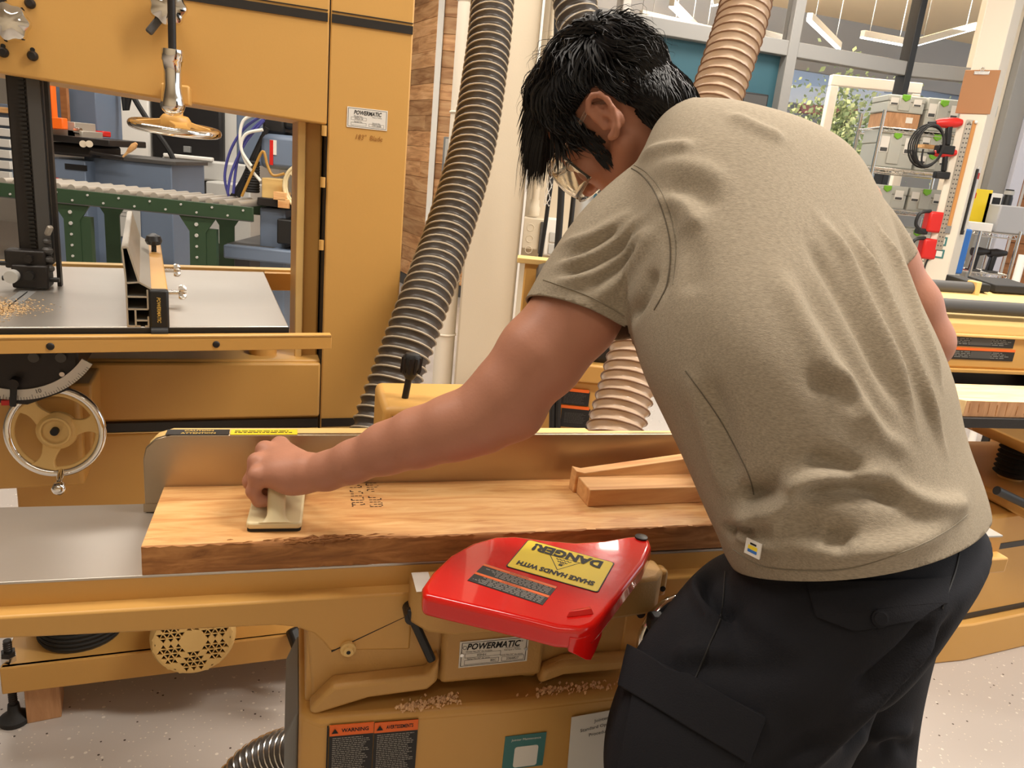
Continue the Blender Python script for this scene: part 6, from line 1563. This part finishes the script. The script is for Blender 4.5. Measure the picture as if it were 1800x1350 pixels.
for i, (a, b) in enumerate(((588, 614), (608, 634))):
    a_, b_ = pf(1676, a, -.002), pf(1780, b, -.002)
    z1 = pf(1725, 590 + 23 * i, -.002)[1]; z0 = pf(1725, 610 + 23 * i, -.002)[1]
    plate(pln, 'warning_label', 'label_black', ((a_[0] + b_[0]) / 2, -.001, (z0 + z1) / 2), X, Z, b_[0] - a_[0], z1 - z0, .001); plate(pln, 'warning_header', 'orange', ((a_[0] + b_[0]) / 2, -.001, z1 - .003), X, Z, b_[0] - a_[0], .008, .0016)
    plate(pln, 'worn_patch', 'grey_dark', ((a_[0] + b_[0]) / 2 - .01, -.001, (z0 + z1) / 2 - .002), X, Z, (b_[0] - a_[0]) * .32, (z1 - z0) * .6, .0016); small_print(pln, ((a_[0] + b_[0]) / 2, -.001, (z0 + z1) / 2 - .002), X, Z, (b_[0] - a_[0]) * .9, (z1 - z0) * .6, 4, 'grey', .0014, seed=50 + i)
mbox(ul, ul + .11, -.01, .02, pf(1700, 655, 0)[1] - .016, pf(1700, 655, 0)[1]).build('feed_stop', 'black', pln)
plate(pln, 'paper_label', 'label_white', (pf(1770, 556, .1)[0], .12, zt2 + .022), X, (0, 1, .12), .12, .05, .001)
# bed, its casting, bellows column, base
zb = pf(1720, 705, -.18)[1]
mbox(ul - .02, ur, -.34, .5, zb - .03, zb).build('bed', 'black_metal', pln, bevel=.004)
MB().prism([(ul, zb - .03), (ur, zb - .03), (ur, zb - .20), (ul + .52, zb - .20), (ul + .40, zb - .13), (ul + .16, zb - .05)], -.25, .42, 'xz').build('bed_casting', 'yellow', pln, bevel=.006)
ub, zz0 = pf(1782, 815, -.02); _, zz1 = pf(1782, 778, -.02); zb2 = pf(1782, 835, -.02)[1]
for k in range(7): MB().lathe((ub, -.02, zb2 + k * .017), (ub, -.02, zb2 + k * .017 + .017), [(0, .044), (.5, .056), (1, .044)], 28).build('bellows', 'black_rubber', pln)
MB().cyl((ub, -.02, zb2 - .05), (ub, -.02, zb - .03), .036, n=20).build('lift_column', 'yellow_cast', pln)
ztb = pf(1750, 850, -.1)[1]; zcap = pf(1750, 905, -.22)[1]
MB().prism([(-.28, zcap), (.34, zcap), (.34, zb2 - .01), (-.10, zb2 - .01), (-.17, ztb), (-.28, zcap + .035)], pf(1737, 845, -.1)[0], ur + .1, 'yz').build('base_head', 'yellow_cast', pln, bevel=.012)
for u_ in (ul - .02, ur - .10): mbox(u_, u_ + .12, .12, .40, .1, zf - .01).build('head_post', 'yellow_cast', pln, bevel=.008)
u1_, z1_ = pf(1752, 862, -.30); u2_, z2_ = pf(1815, 892, -.30)
MB().cyl((u1_, -.30, z1_), (u2_, -.30, z2_), .013, n=16).build('lever', 'black', pln)
ub0 = pf(1500, 900, -.22)[0]
bod = MB().prism([(ub0, -.15), (ub0 + .04, -.20), (ub0 + .30, -.235), (pf(1720, 960, -.23)[0] + .02, -.225), (ur + .05, -.10), (ur + .05, .35), (ub0, .35)], .10, zcap - .004, 'xy').build('base_body', 'yellow', pln, bevel=.01)
zs1 = pf(1745, 963, -.22)[1]; zs0 = pf(1700, 1082, -.22)[1]
for z_ in (zs1, zs0):
    MB().prism([(ub0 - .001, -.15), (ub0 + .04, -.202), (ub0 + .30, -.237), (pf(1720, 960, -.23)[0] + .02, -.227), (ur + .052, -.10), (ur + .052, .35), (ub0 - .001, .35)], z_ - .010, z_ + .010, 'xy').build('stripe', 'blackstripe', pln); 
MB().prism([(ub0 - .02, -.17), (ub0 + .04, -.225), (ub0 + .30, -.26), (pf(1720, 960, -.23)[0] + .05, -.25), (ur + .08, -.12), (ur + .08, .38), (ub0 - .02, .38)], 0, pf(1700, 1098, -.25)[1], 'xy').build('plinth', 'yellow', pln, bevel=.006)
fx, fz = pf(1748, 795, .42)
pfz = mbox(-.02, .02, -.02, .02, 0, .12).build('roller_stand_leg', 'black', pln, bevel=.004); pfz.location = (fx, .46, fz - .06)
MB().cyl((0, 0, -.03), (0, 0, .0), .008, n=10).build('leg_stud', 'chrome_satin', pfz); MB().cyl((0, 0, -.05), (0, 0, -.03), .032, n=18).build('leg_pad', 'black', pfz)
# board lying on the planer bed
bq = thing('ash_board', 'thick pale sawn board lying on the planer bed', 'board', pln.matrix_world.translation, 14)
bq.location = pln.location + Vector((pa * pf(1672, 745, -.33)[0] - pb2 * -.33, pb2 * pf(1672, 745, -.33)[0] + pa * -.33, zb + .0006))
MB().prism([(.0, .03), (.03, 0), (.9, 0), (.9, .17), (0, .17)], 0, .045, 'xy').build('board', 'wood_ash', bq, bevel=.0015)
kk = MB(); rn = random.Random(8)
for k in range(26):
    u = .05 + k * .03 + rn.uniform(-.008, .008); kk.bar((u, -.0006, rn.uniform(.004, .012)), (u + rn.uniform(-.004, .004), -.0006, rn.uniform(.03, .042)), rn.uniform(.001, .003), .0012, (0, 1, 0))
kk.build('saw_marks', 'wood_edge', bq); mbox(.031, .899, -.0005, .001, .0005, .0445).build('sawn_face', 'wood_block', bq)
# black pads on top of the planer
for i, (a, b) in enumerate((((1716, 516), (1750, 526)), ((1752, 528), (1800, 540)))):
    u0, z0 = pf(*b, .26); uA, _ = pf(*a, .26)
    t_ = thing('foam_pad', ('smaller' if i == 0 else 'larger') + ' black flat pad lying on top of the planer', 'pad', pln.location + Vector((pa * uA - pb2 * .28, pb2 * uA + pa * .28, zt2 + .0515 + .008)), 14 + 8)
    MB().hexa([(0, 0, -.008), (.06 + .12 * i, -.02, -.008), (.10 + .14 * i, .14, -.008), (.05, .16, -.008), (0, 0, .02), (.06 + .12 * i, -.02, .02), (.10 + .14 * i, .14, .028), (.05, .16, .028)]).build('pad', 'black_rubber', t_, bevel=.004)
# ================================================================== right background: shelving, tool cases, wall post, cart
def P2(x, y, Y): return atY(x, y, Y)
# wall post with rulers
ry = 5.5
pyaw = -38.0; pA = atY(1663, 300, ry); pud = Vector((math.cos(R(pyaw)), math.sin(R(pyaw)), 0)); pnd = Vector((pud.y, -pud.x, 0))   # face direction and outward normal
def onpost(x, y):
    d = ray(x, y); t_ = (Vector((pA.x, pA.y, 0)) - EYEP).dot(pnd) / d.dot(pnd); return EYEP + d * t_
def pu(x, y): p = onpost(x, y); return (p - Vector((pA.x, pA.y, 0))).dot(pud), p.z
PW = pu(1711, 300)[0]
post = struct(mbox(0, PW, 0, .30, 0, 4.2).build('wall_post', 'cream_light', bevel=.008), 'cream wall end with hanging rulers'); post.location = (pA.x, pA.y, 0); post.rotation_euler = (0, 0, R(pyaw))
pxl = pA.x; pxr = pA.x + PW * pud.x
def onp(name, label, cat, x, y, off=0.):
    u, z = pu(x, y); q = Vector((pA.x, pA.y, 0)) + pud * u + pnd * off; return thing(name, label, cat, (q.x, q.y, 0), pyaw), z
sr, _ = onp('steel_rule', 'long perforated steel rule hanging on the cream wall end', 'ruler', 1678, 325)
zt_, zb_ = pu(1694, 210)[1], pu(1655, 440)[1]
mbox(-.022, .022, -.010, -.004, zb_, zt_).build('blade', 'alu', sr, bevel=.002)
hl = MB()
for k in range(28):
    for dx in (-.009, .009): hl.cyl((dx, -.0102, zb_ + .03 + k * (zt_ - zb_ - .06) / 27), (dx, -.0108, zb_ + .03 + k * (zt_ - zb_ - .06) / 27), .005, n=8)
stuff(hl.build('perforations', 'grey_dark', sr)); MB().cyl((0, -.02, zt_ - .02), (0, 0, zt_ - .02), .008, n=10).build('nail', 'chrome_satin', sr)
ys, _ = onp('wooden_yardstick', 'orange wooden yardstick hanging beside the steel rule', 'ruler', 1690, 310)
zt_, zb_ = pu(1712, 212)[1], pu(1668, 405)[1]; mat('yardstick', rgb(196, 138, 78), .5); mat('hardboard', rgb(166, 118, 78), .6)
mbox(-.013, .013, -.010, -.004, zb_, zt_).build('stick', 'yardstick', ys, bevel=.001); mbox(-.016, .016, -.012, -.003, zb_ - .02, zb_ + .03).build('metal_tip', 'grey', ys); MB().sphere((.01, -.015, zt_ - .01), .011, 10).build('hanger', 'white', ys)
for i, (x, y) in enumerate(((1656, 424), (1651, 446))):
    q, z = onp('wall_sticker', ('upper' if i == 0 else 'lower') + ' small teal and white sticker on the cream wall end', 'sticker', x, y)
    mbox(-.03, .03, -.003, 0, z - .03, z + .03).build('backing', 'teal_label', q); mbox(-.019, .019, -.005, -.002, z - .019, z + .019).build('panel', 'label_white', q)
cb, z = onp('clipboard', 'brown clipboard hanging high on the cream wall end', 'clipboard', 1718, 162)
for o_ in (mbox(-.10, .105, -.008, -.002, z - .135, z + .135).build('board', 'hardboard', cb, bevel=.003), mbox(-.045, .045, -.014, -.004, z + .105, z + .128).build('clip', 'chrome_satin', cb, bevel=.003)): pass
MB().torus((0, -.010, z + .14), (0, 1, 0), .012, .003, 16, 6).build('clip_loop', 'chrome_satin', cb)
fl = Vector((pA.x, pA.y, 0)) + pud * PW
def onflank(name, label, cat, d): q = fl + pnd * -d; return thing(name, label, cat, (q.x, q.y, 0), pyaw)
bl = onflank('black_bar_tool', 'thin black bar hanging on the right flank of the cream wall end', 'tool', .10); za, zb2_ = pu(1690, 405)[1], pu(1708, 295)[1]
mbox(.002, .014, -.02, .02, za, zb2_).build('bar', 'black', bl, bevel=.003); mbox(.002, .018, -.025, .025, za - .03, za).build('foot', 'black', bl, bevel=.003)
sg = onflank('paper_notice', 'small white notice with red marks on the right flank of the cream wall end', 'notice', .18); z = pu(1712, 318)[1]; mbox(.001, .005, -.05, .07, z - .10, z + .10).build('sheet', 'label_white', sg); mbox(.004, .006, -.03, .05, z + .02, z + .06).build('print', 'red_plastic', sg)

# wire shelving unit with tool cases
shy = 6.1; sx0 = atY(1535, 290, shy).x; sx1 = atY(1660, 290, shy).x + .15
su = thing('wire_shelf', 'chrome wire shelving unit full of grey tool cases', 'shelving', (sx0, shy, 0)); SW = sx1 - sx0; SD = .42
levels = [atY(1600, y, shy).z for y in (228, 300, 372, 450)] + [.45, .12]
for x in (0, SW):
    for y in (0, SD): MB().cyl((x, y, 0), (x, y, levels[0] + .12), .013, n=10).build('post', 'chrome_satin', su)
for z in levels:
    s_ = bpy.data.objects.new('shelf', None); COL.objects.link(s_); s_.parent = su
    e = MB()
    for y in (0, SD):
        for dz in (0, -.03): e.cyl((0, y, z + dz), (SW, y, z + dz), .005, n=6)
        n_ = 18
        e.tube([(SW * k / n_, y, z - (.03 if k % 2 else 0)) for k in range(n_ + 1)], .003, 5)
    for x in (0, SW): e.cyl((x, 0, z), (x, SD, z), .005, n=6)
    e.build('edge_truss', 'chrome_satin', s_)
    wv = MB()
    for k in range(1, 30): wv.cyl((SW * k / 30, 0, z + .002), (SW * k / 30, SD, z + .002), .0022, n=5)
    stuff(wv.build('wires', 'chrome_satin', s_))
mat('case_dark', rgb(70, 70, 68), .5)
def tool_case(label, x, z, w_, h_, d_=.30, lid=True, y=.02, grp='grey tool cases on the wire shelves'):
    t = thing('tool_case', label, 'tool case', (sx0 + x, shy + y, z), 0, grp)
    mbox(0, w_, 0, d_, 0, h_ * .62).build('body', 'systainer', t, bevel=.008); mbox(-.003, w_ + .003, -.003, d_, h_ * .62, h_).build('lid', 'systainer', t, bevel=.008)
    mbox(w_ * .28, w_ * .60, -.012, 0, h_ * .10, h_ * .9).build('front_panel', 'systainer', t, bevel=.006)
    lt = MB().prism([(-.03, .02), (.03, .02), (.028, -.01), (0, -.028), (-.028, -.01)], -.024, -.008, 'xz').build('latch', 'green_lime', t, bevel=.004); lt.location = (w_ * .44, 0, h_ * .86)
    for x0 in (.05, .68):
        q = mbox(w_ * x0, w_ * (x0 + .22), -.006, 0, h_ * .40, h_ * .82).build('label_card', 'label_white', t); mbox(w_ * (x0 + .02), w_ * (x0 + .20), -.0075, -.005, h_ * .42, h_ * .52).build('card_print', 'case_dark', q)
    return t
def fx(px): return atY(px, 290, shy).x - sx0
z1, z2, z3, z4 = levels[:4]
tool_case('flat grey tool case lying on the cardboard box, top shelf', .02, z1 + .115, .27, .12)
cbx = thing('cardboard_box', 'brown cardboard box under a grey tool case on the top shelf', 'box', (sx0 + .03, shy + .03, z1 + .006)); mbox(0, .25, 0, .3, 0, .106).build('carton', 'wood_block', cbx, bevel=.003); mbox(.15, .20, -.002, 0, .04, .08).build('label', 'label_white', cbx)
tool_case('tall grey tool case with green latch on the top shelf, beside the cardboard box', .31, z1 + .008, .26, .23); tool_case('grey tool case on the top shelf nearest the cream wall end', .585, z1 + .008, .24, .22)
tool_case('large grey tool case with green latch on the second shelf, left end', .01, z2 + .008, .29, .27)
tool_case('low grey tool case on the second shelf, bottom of a pair', .32, z2 + .008, .25, .13); tool_case('low grey tool case on the second shelf, stacked on another', .32, z2 + .142, .25, .13)
tool_case('flat grey tool case with green latch on the third shelf, left', .02, z3 + .008, .29, .17); tool_case('flat grey tool case on the third shelf, right', .33, z3 + .008, .27, .17)
tool_case('grey tool case with green latch on the fourth shelf, left', .02, z4 + .008, .29, .22); tool_case('grey tool case on the fourth shelf, right', .33, z4 + .008, .27, .20)
tool_case('grey tool case on the fifth shelf, left', .02, .46, .29, .22); tool_case('grey tool case on the fifth shelf, right', .33, .46, .27, .22)
# red cordless tools hung on the left face of the wall post, coiled cable
def cordless(label, px, py, Y, s=1., flip=1):
    p = atY(px, py, Y); t = thing('cordless_drill', label, 'power tool', p, 0)
    b = MB().lathe((-.10 * s, 0, .05 * s), (.08 * s, 0, .07 * s), [(0, .02 * s), (.12, .03 * s), (.5, .036 * s), (.8, .034 * s), (1, .022 * s)], 18).build('motor_housing', 'red_plastic', t)
    MB().bar((0, 0, .04 * s), (.015 * s * flip, 0, -.09 * s), .036 * s, .045 * s).build('handle', 'black', t, bevel=.008); mbox(-.055 * s, .065 * s, -.035 * s, .035 * s, -.15 * s, -.09 * s).build('battery', 'black', t, bevel=.008)
    MB().cyl((-.10 * s, 0, .05 * s), (-.15 * s, 0, .046 * s), .016 * s, .010 * s, 14).build('chuck', 'black', t)
    return t
brk = thing('tool_bracket', 'small wooden bracket ledge holding red power tools beside the wall post', 'bracket', (pxl - .1, ry + .05, atY(1655, 258, ry).z)); mbox(-.06, .1, 0, .14, -.01, .01).build('ledge', 'wood_stick', brk)
cordless('red and black cordless drill pointing up, topmost beside the cream wall end', 1666, 232, ry - .02, .95)
cordless('red and black cordless drill hanging below the wooden ledge', 1660, 282, ry - .02, .8)
def red_plug(label, px, py):
    p = atY(px, py, ry); t = thing('red_charger', label, 'charger', p, 0); mbox(-.05, .06, -.04, .05, -.07, .07).build('body', 'red_plastic', t, bevel=.015)
    MB().tube(catmull([(-.04, -.02, .07), (-.11, -.02, .05), (-.12, -.02, -.03), (-.05, -.02, -.08)], 6), .012, 8).build('black_handle', 'black', t); mbox(-.10, -.03, -.03, .03, -.09, -.05).build('foot', 'black', t, bevel=.008)
red_plug('upper red and black tool on the left flank of the wall post', 1640, 390); red_plug('lower red and black tool on the left flank of the wall post', 1630, 437)
cc = MB(); c0 = atY(1645, 258, ry - .1)
for k in range(5):
    pts = [(c0.x - .02 + (.085 + .008 * k) * math.cos(g * .2618) - .03, c0.y + .012 * k - .02, c0.z + (.13 + .008 * math.sin(k * 2)) * math.sin(g * .2618)) for g in range(24)]; cc.tube(pts, .006, 6, closed=True)
cc.tube([tuple(q) for q in catmull([atY(1623, 262, ry - .1), atY(1620, 280, ry - .1), atY(1622, 292, ry - .1)], 5)], .006, 6)
tag(cc.build('coiled_cable', 'black_rubber'), 'coil of black cable hanging beside the red drills', 'cable')
kc = MB().tube(catmull([atY(x, y, ry - .02) for x, y in ((1634, 452), (1628, 462), (1622, 480), (1610, 500))], 6), .006, 6).build('tool_lead', 'black_rubber'); tag(kc, 'short black cord hanging low on the cream wall end', 'cord')

# cart with blue tube, box, tools
cy = 5.9; ct = thing('wire_cart', 'small chrome wire cart with boxes at the far right', 'cart', (atY(1715, 440, cy).x, cy, 0)); CW = atY(1785, 440, cy).x - ct.location.x; zt_ = atY(1750, 410, cy).z; zm_ = atY(1750, 482, cy).z
for x in (0, CW):
    for y in (0, .35): MB().cyl((x, y, .05), (x, y, zt_ + .03), .012, n=10).build('post', 'chrome_satin', ct)
for z in (zt_, zm_, .3):
    e = MB()
    for y in (0, .35):
        for dz in (0, -.03): e.cyl((0, y, z + dz), (CW, y, z + dz), .005, n=6)
        e.tube([(CW * k / 14, y, z - (.03 if k % 2 else 0)) for k in range(15)], .0035, 5)
    for x in (0, CW): e.cyl((x, 0, z), (x, .35, z), .005, n=6)
    for k in range(1, 14): e.cyl((CW * k / 14, 0, z + .002), (CW * k / 14, .35, z + .002), .0025, n=5)
    e.build('shelf', 'chrome_satin', ct)
def onct(x, y=0., z=0.): return ct.location + Vector((x, y, z))
yb = thing('yellow_box', 'yellow and white carton with handle hole on the cart top', 'box', onct(-.06, .18, zt_ + .006)); mbox(0, .18, 0, .14, 0, .30).build('carton', 'label_yellow', yb, bevel=.004); mbox(.15, .26, 0, .14, .0, .28).build('white_side', 'white', yb, bevel=.004); mbox(.19, .25, -.003, 0, .20, .25).build('hand_hole', 'ink', yb); mbox(.02, .06, -.003, 0, .23, .27).build('print', 'red_plastic', yb)
gb_ = thing('clear_bin', 'translucent grey plastic bin on the cart top', 'bin', onct(.10, .0, zt_ + .006)); mat('bin_clear', rgb(190, 190, 192), .3, trans=.3); mbox(0, .26, 0, .16, 0, .20).build('tub', 'bin_clear', gb_, bevel=.01)
bb = thing('black_bottle', 'small black canister standing behind the clear bin', 'bottle', onct(.30, .28, zt_ + .006)); MB().lathe((0, 0, 0), (0, 0, .32), [(0, .035), (.8, .035), (.85, .03), (1, .03)], 18).build('can', 'black', bb); MB().cyl((0, 0, .28), (0, 0, .31), .036, n=18).build('cap', 'grey_light', bb)
sk = thing('paper_stack', 'white folded sheets at the left end of the cart top', 'paper', onct(-.10, -.02, zt_ + .006)); mbox(0, .17, 0, .16, 0, .06).build('sheets', 'white', sk, bevel=.004)
bt_ = thing('blue_tube', 'bright blue upright tube case leaning beside the cart', 'case', onct(-.17, -.1, 0)); mbox(-.04, .06, 0, .09, atY(1690, 480, cy).z, atY(1700, 402, cy).z).build('tube', 'blue_bright', bt_, bevel=.012); mbox(-.03, .05, .01, .08, 0, atY(1690, 480, cy).z).build('stand', 'grey_light', bt_, bevel=.006); mbox(-.02, .0, -.004, 0, 1.15, 1.3).build('stripe', 'blue', bt_)
for i in range(2):
    t = thing('heat_gun', ('left' if i == 0 else 'right') + ' black heat gun standing on the cart middle shelf', 'tool', onct(.05 + .13 * i, .08, zm_ + .006)); MB().bar((0, 0, 0), (.01, 0, .13), .04, .05).build('handle', 'black', t, bevel=.01); MB().lathe((-.03, -.0, .14), (.10, -.0, .15), [(0, .03), (.4, .034), (.7, .026), (1, .018)], 16).build('barrel', 'black_metal', t); mbox(-.03, .05, -.04, .04, 0, .012).build('foot', 'grey_dark', t)
rb = thing('red_case', 'dark red case on the cart middle shelf', 'case', onct(-.06, .12, zm_ + .006)); mbox(0, .07, 0, .14, 0, .11).build('case', 'red_plastic', rb, bevel=.006); mbox(0, .07, -.002, 0, .04, .06).build('band', 'white', rb)
# white lamp stand sliver at the right edge
wp = thing('white_pole', 'white upright pole at the right edge beyond the planer', 'pole', (atY(1792, 470, 4.6).x, 4.6, 0)); MB().cyl((0, 0, 0), (0, 0, atY(1797, 448, 4.6).z), .022, n=14).build('tube', 'white', wp); MB().cyl((0, 0, .8), (0, 0, .86), .03, n=14).build('collar', 'white', wp)

# ================================================================== beyond the glass
mat('facade', rgb(178, 186, 198), .8); mat('facade_grey', rgb(158, 156, 154), .8); mat('facade_light', rgb(226, 232, 242), .7); mat('brick_far', rgb(176, 120, 122), .8); mat('soffit', rgb(232, 206, 168), .8); mat('beam_dark', rgb(96, 92, 90), .6); mat('pavement', rgb(168, 168, 166), .8)
sx = mbox(-3, 12, 8.6, 30, -.12, -.02).build('ground_outside', 'pavement'); struct(sx, 'pavement outside the windows')
fc = thing('office_building', 'grey building with pale corner pilasters outside the window', 'building', (4.5, 15, 0)); mbox(-3.2, 8, 0, .6, 0, 3.6).build('facade', 'facade', fc); mbox(-1.6, -1.15, -.2, 0, 0, 3.4).build('pilaster', 'facade_light', fc); mbox(1.2, 1.6, -.2, 0, 0, 3.4).build('pilaster', 'facade_light', fc); mbox(-3.2, 8, -.25, 0, 2.9, 3.2).build('fascia', 'facade_light', fc); mbox(-.6, 1.0, -.1, 0, .3, 2.6).build('window', 'frame_grey', fc)
mbox(.2, 1.2, -.21, 0, 2.75, 3.1).build('brick_panel', 'brick_far', fc); mbox(2.0, 3.4, -.1, 0, .3, 2.6).build('window', 'frame_grey', fc)
wf = thing('door_frame', 'white outer door frame seen through the lower window', 'door frame', (atY(1460, 190, 9.6).x, 9.6, 0)); mbox(-.05, .05, 0, .1, 0, 2.6).build('jamb', 'white', wf, bevel=.01); mbox(.9, 1.0, 0, .1, 0, 2.6).build('jamb', 'white', wf, bevel=.01); mbox(-.05, 1.0, 0, .1, 2.6, 2.72).build('lintel', 'white', wf, bevel=.01)
# tree
mat('leaf', rgb(136, 158, 120), .7); mat('leaf2', rgb(176, 192, 150), .7); mat('bark', rgb(104, 88, 70), .8)  # leaf greens lightened to carry the reflection wash of the window glass
tp = atY(1478, 215, 11.5); te = thing('street_tree', 'leafy green tree outside the window', 'tree', (tp.x, 11.5, 0)); MB().cyl((0, 0, 0), (.05, 0, tp.z), .06, .03, 10).build('trunk', 'bark', te)
rn = random.Random(3); lf = [MB(), MB()]
for k in range(2600):
    g = rn.uniform(0, 6.28); rr = abs(rn.gauss(0, .5)); c_ = Vector((rr * math.cos(g) * 1.2, rr * math.sin(g), tp.z - .15 + rn.gauss(0, .36))); s_ = rn.uniform(.018, .038); n = Vector((rn.gauss(0, 1), rn.gauss(0, 1), rn.gauss(0, 1))).normalized(); x = n.orthogonal() * s_; y = n.cross(x) * .6
    lf[k % 2].add([c_ - x, c_ - y, c_ + x, c_ + y], [(0, 1, 2, 3)])
for q, m_ in zip(lf, ('leaf', 'leaf2')): stuff(q.build('foliage', m_, te, smooth=False, fix=False))
# soffit, beams and lamps added behind the high panes in place of reflections
W0 = Vector((W1.x, W1.y, 0))
def gw(u, v, z): p = W0 + wd * u + wn * v; return Vector((p.x, p.y, z))
sf = bpy.data.objects.new('ceiling_gallery', None); COL.objects.link(sf); sf.location = W0; sf.rotation_euler = (0, 0, R(wyaw)); struct(sf, 'warm boarded ceiling of the space behind the high windows')
mbox(-4.2, 8.5, .2, 5.5, 4.15, 4.25).build('soffit_board', 'soffit', sf); mbox(-4.2, 8.5, 5.4, 5.5, 3.3, 4.2).build('end_fascia', 'facade_grey', sf)
for u in (-3.4, -2.2, -1.0, .2, 1.4): mbox(u - .05, u + .05, .6, 5.5, 3.98, 4.15).build('beam', 'beam_dark', sf)
mat('lamp_white', (1, .97, .92, 1), .4, emit=26)
def reflected_lamp(label, a, b, Y1, Y2):  # added lamps stand in for room lamps reflected in the panes
    A = atY(*a, Y1); B = atY(*b, Y2); t = thing('linear_lamp', label, 'lamp', A, 0, 'linear lamps behind the high windows'); d = B - A
    MB().bar((0, 0, .04), d + Vector((0, 0, .04)), .06, .07).build('housing', 'grey_light', t, bevel=.004); MB().bar((0, 0, 0), d, .05, .012).build('diffuser', 'lamp_white', t)
    al = bpy.data.lights.new('lamp_light', 'AREA'); al.shape = 'RECTANGLE'; al.size = d.length; al.size_y = .08; al.energy = 60; al.color = (1, .94, .86)  # upward light added to each lamp only to brighten the soffit
    ao = bpy.data.objects.new('uplight', al); COL.objects.link(ao); ao.parent = t; ao.location = d * .5 + Vector((0, 0, .10)); ao.rotation_euler = (math.pi, 0, -math.atan2(d.y, d.x))
    for f in (.15, .85): MB().cyl(d * f + Vector((0, 0, .07)), d * f + Vector((0, 0, max(.2, 4.15 - A.z - d.z * f))), .005, n=5).build('wire', 'grey', t)
LAMPL = ['linear lamp behind the high pane, longest one left of the clear hose', 'linear lamp slanting away behind the high pane nearest the black hair', 'short linear lamp behind the high pane just left of the clear hose top', 'linear lamp low behind the high pane just right of the clear hose', 'linear lamp slanting steeply behind the middle high pane', 'linear lamp behind the pane right of the black mullion', 'linear lamp low behind the middle pane against the black mullion', 'linear lamp crossing the others behind the pane above the teal wall']
for i, (a, b, y1, y2) in enumerate((((1125, 30), (1262, 62), 9.6, 10.0), ((1110, 55), (1190, 100), 9.2, 10.8), ((1252, 10), (1300, 2), 9, 9), ((1320, 62), (1388, 78), 8.8, 9.2), ((1422, 36), (1474, 86), 8.9, 10.4), ((1604, 82), (1712, 52), 9.3, 9.5), ((1515, 66), (1590, 80), 9.5, 9.9), ((1180, 12), (1222, 52), 9.2, 10.6))):
    reflected_lamp(LAMPL[i], a, b, y1, y2)
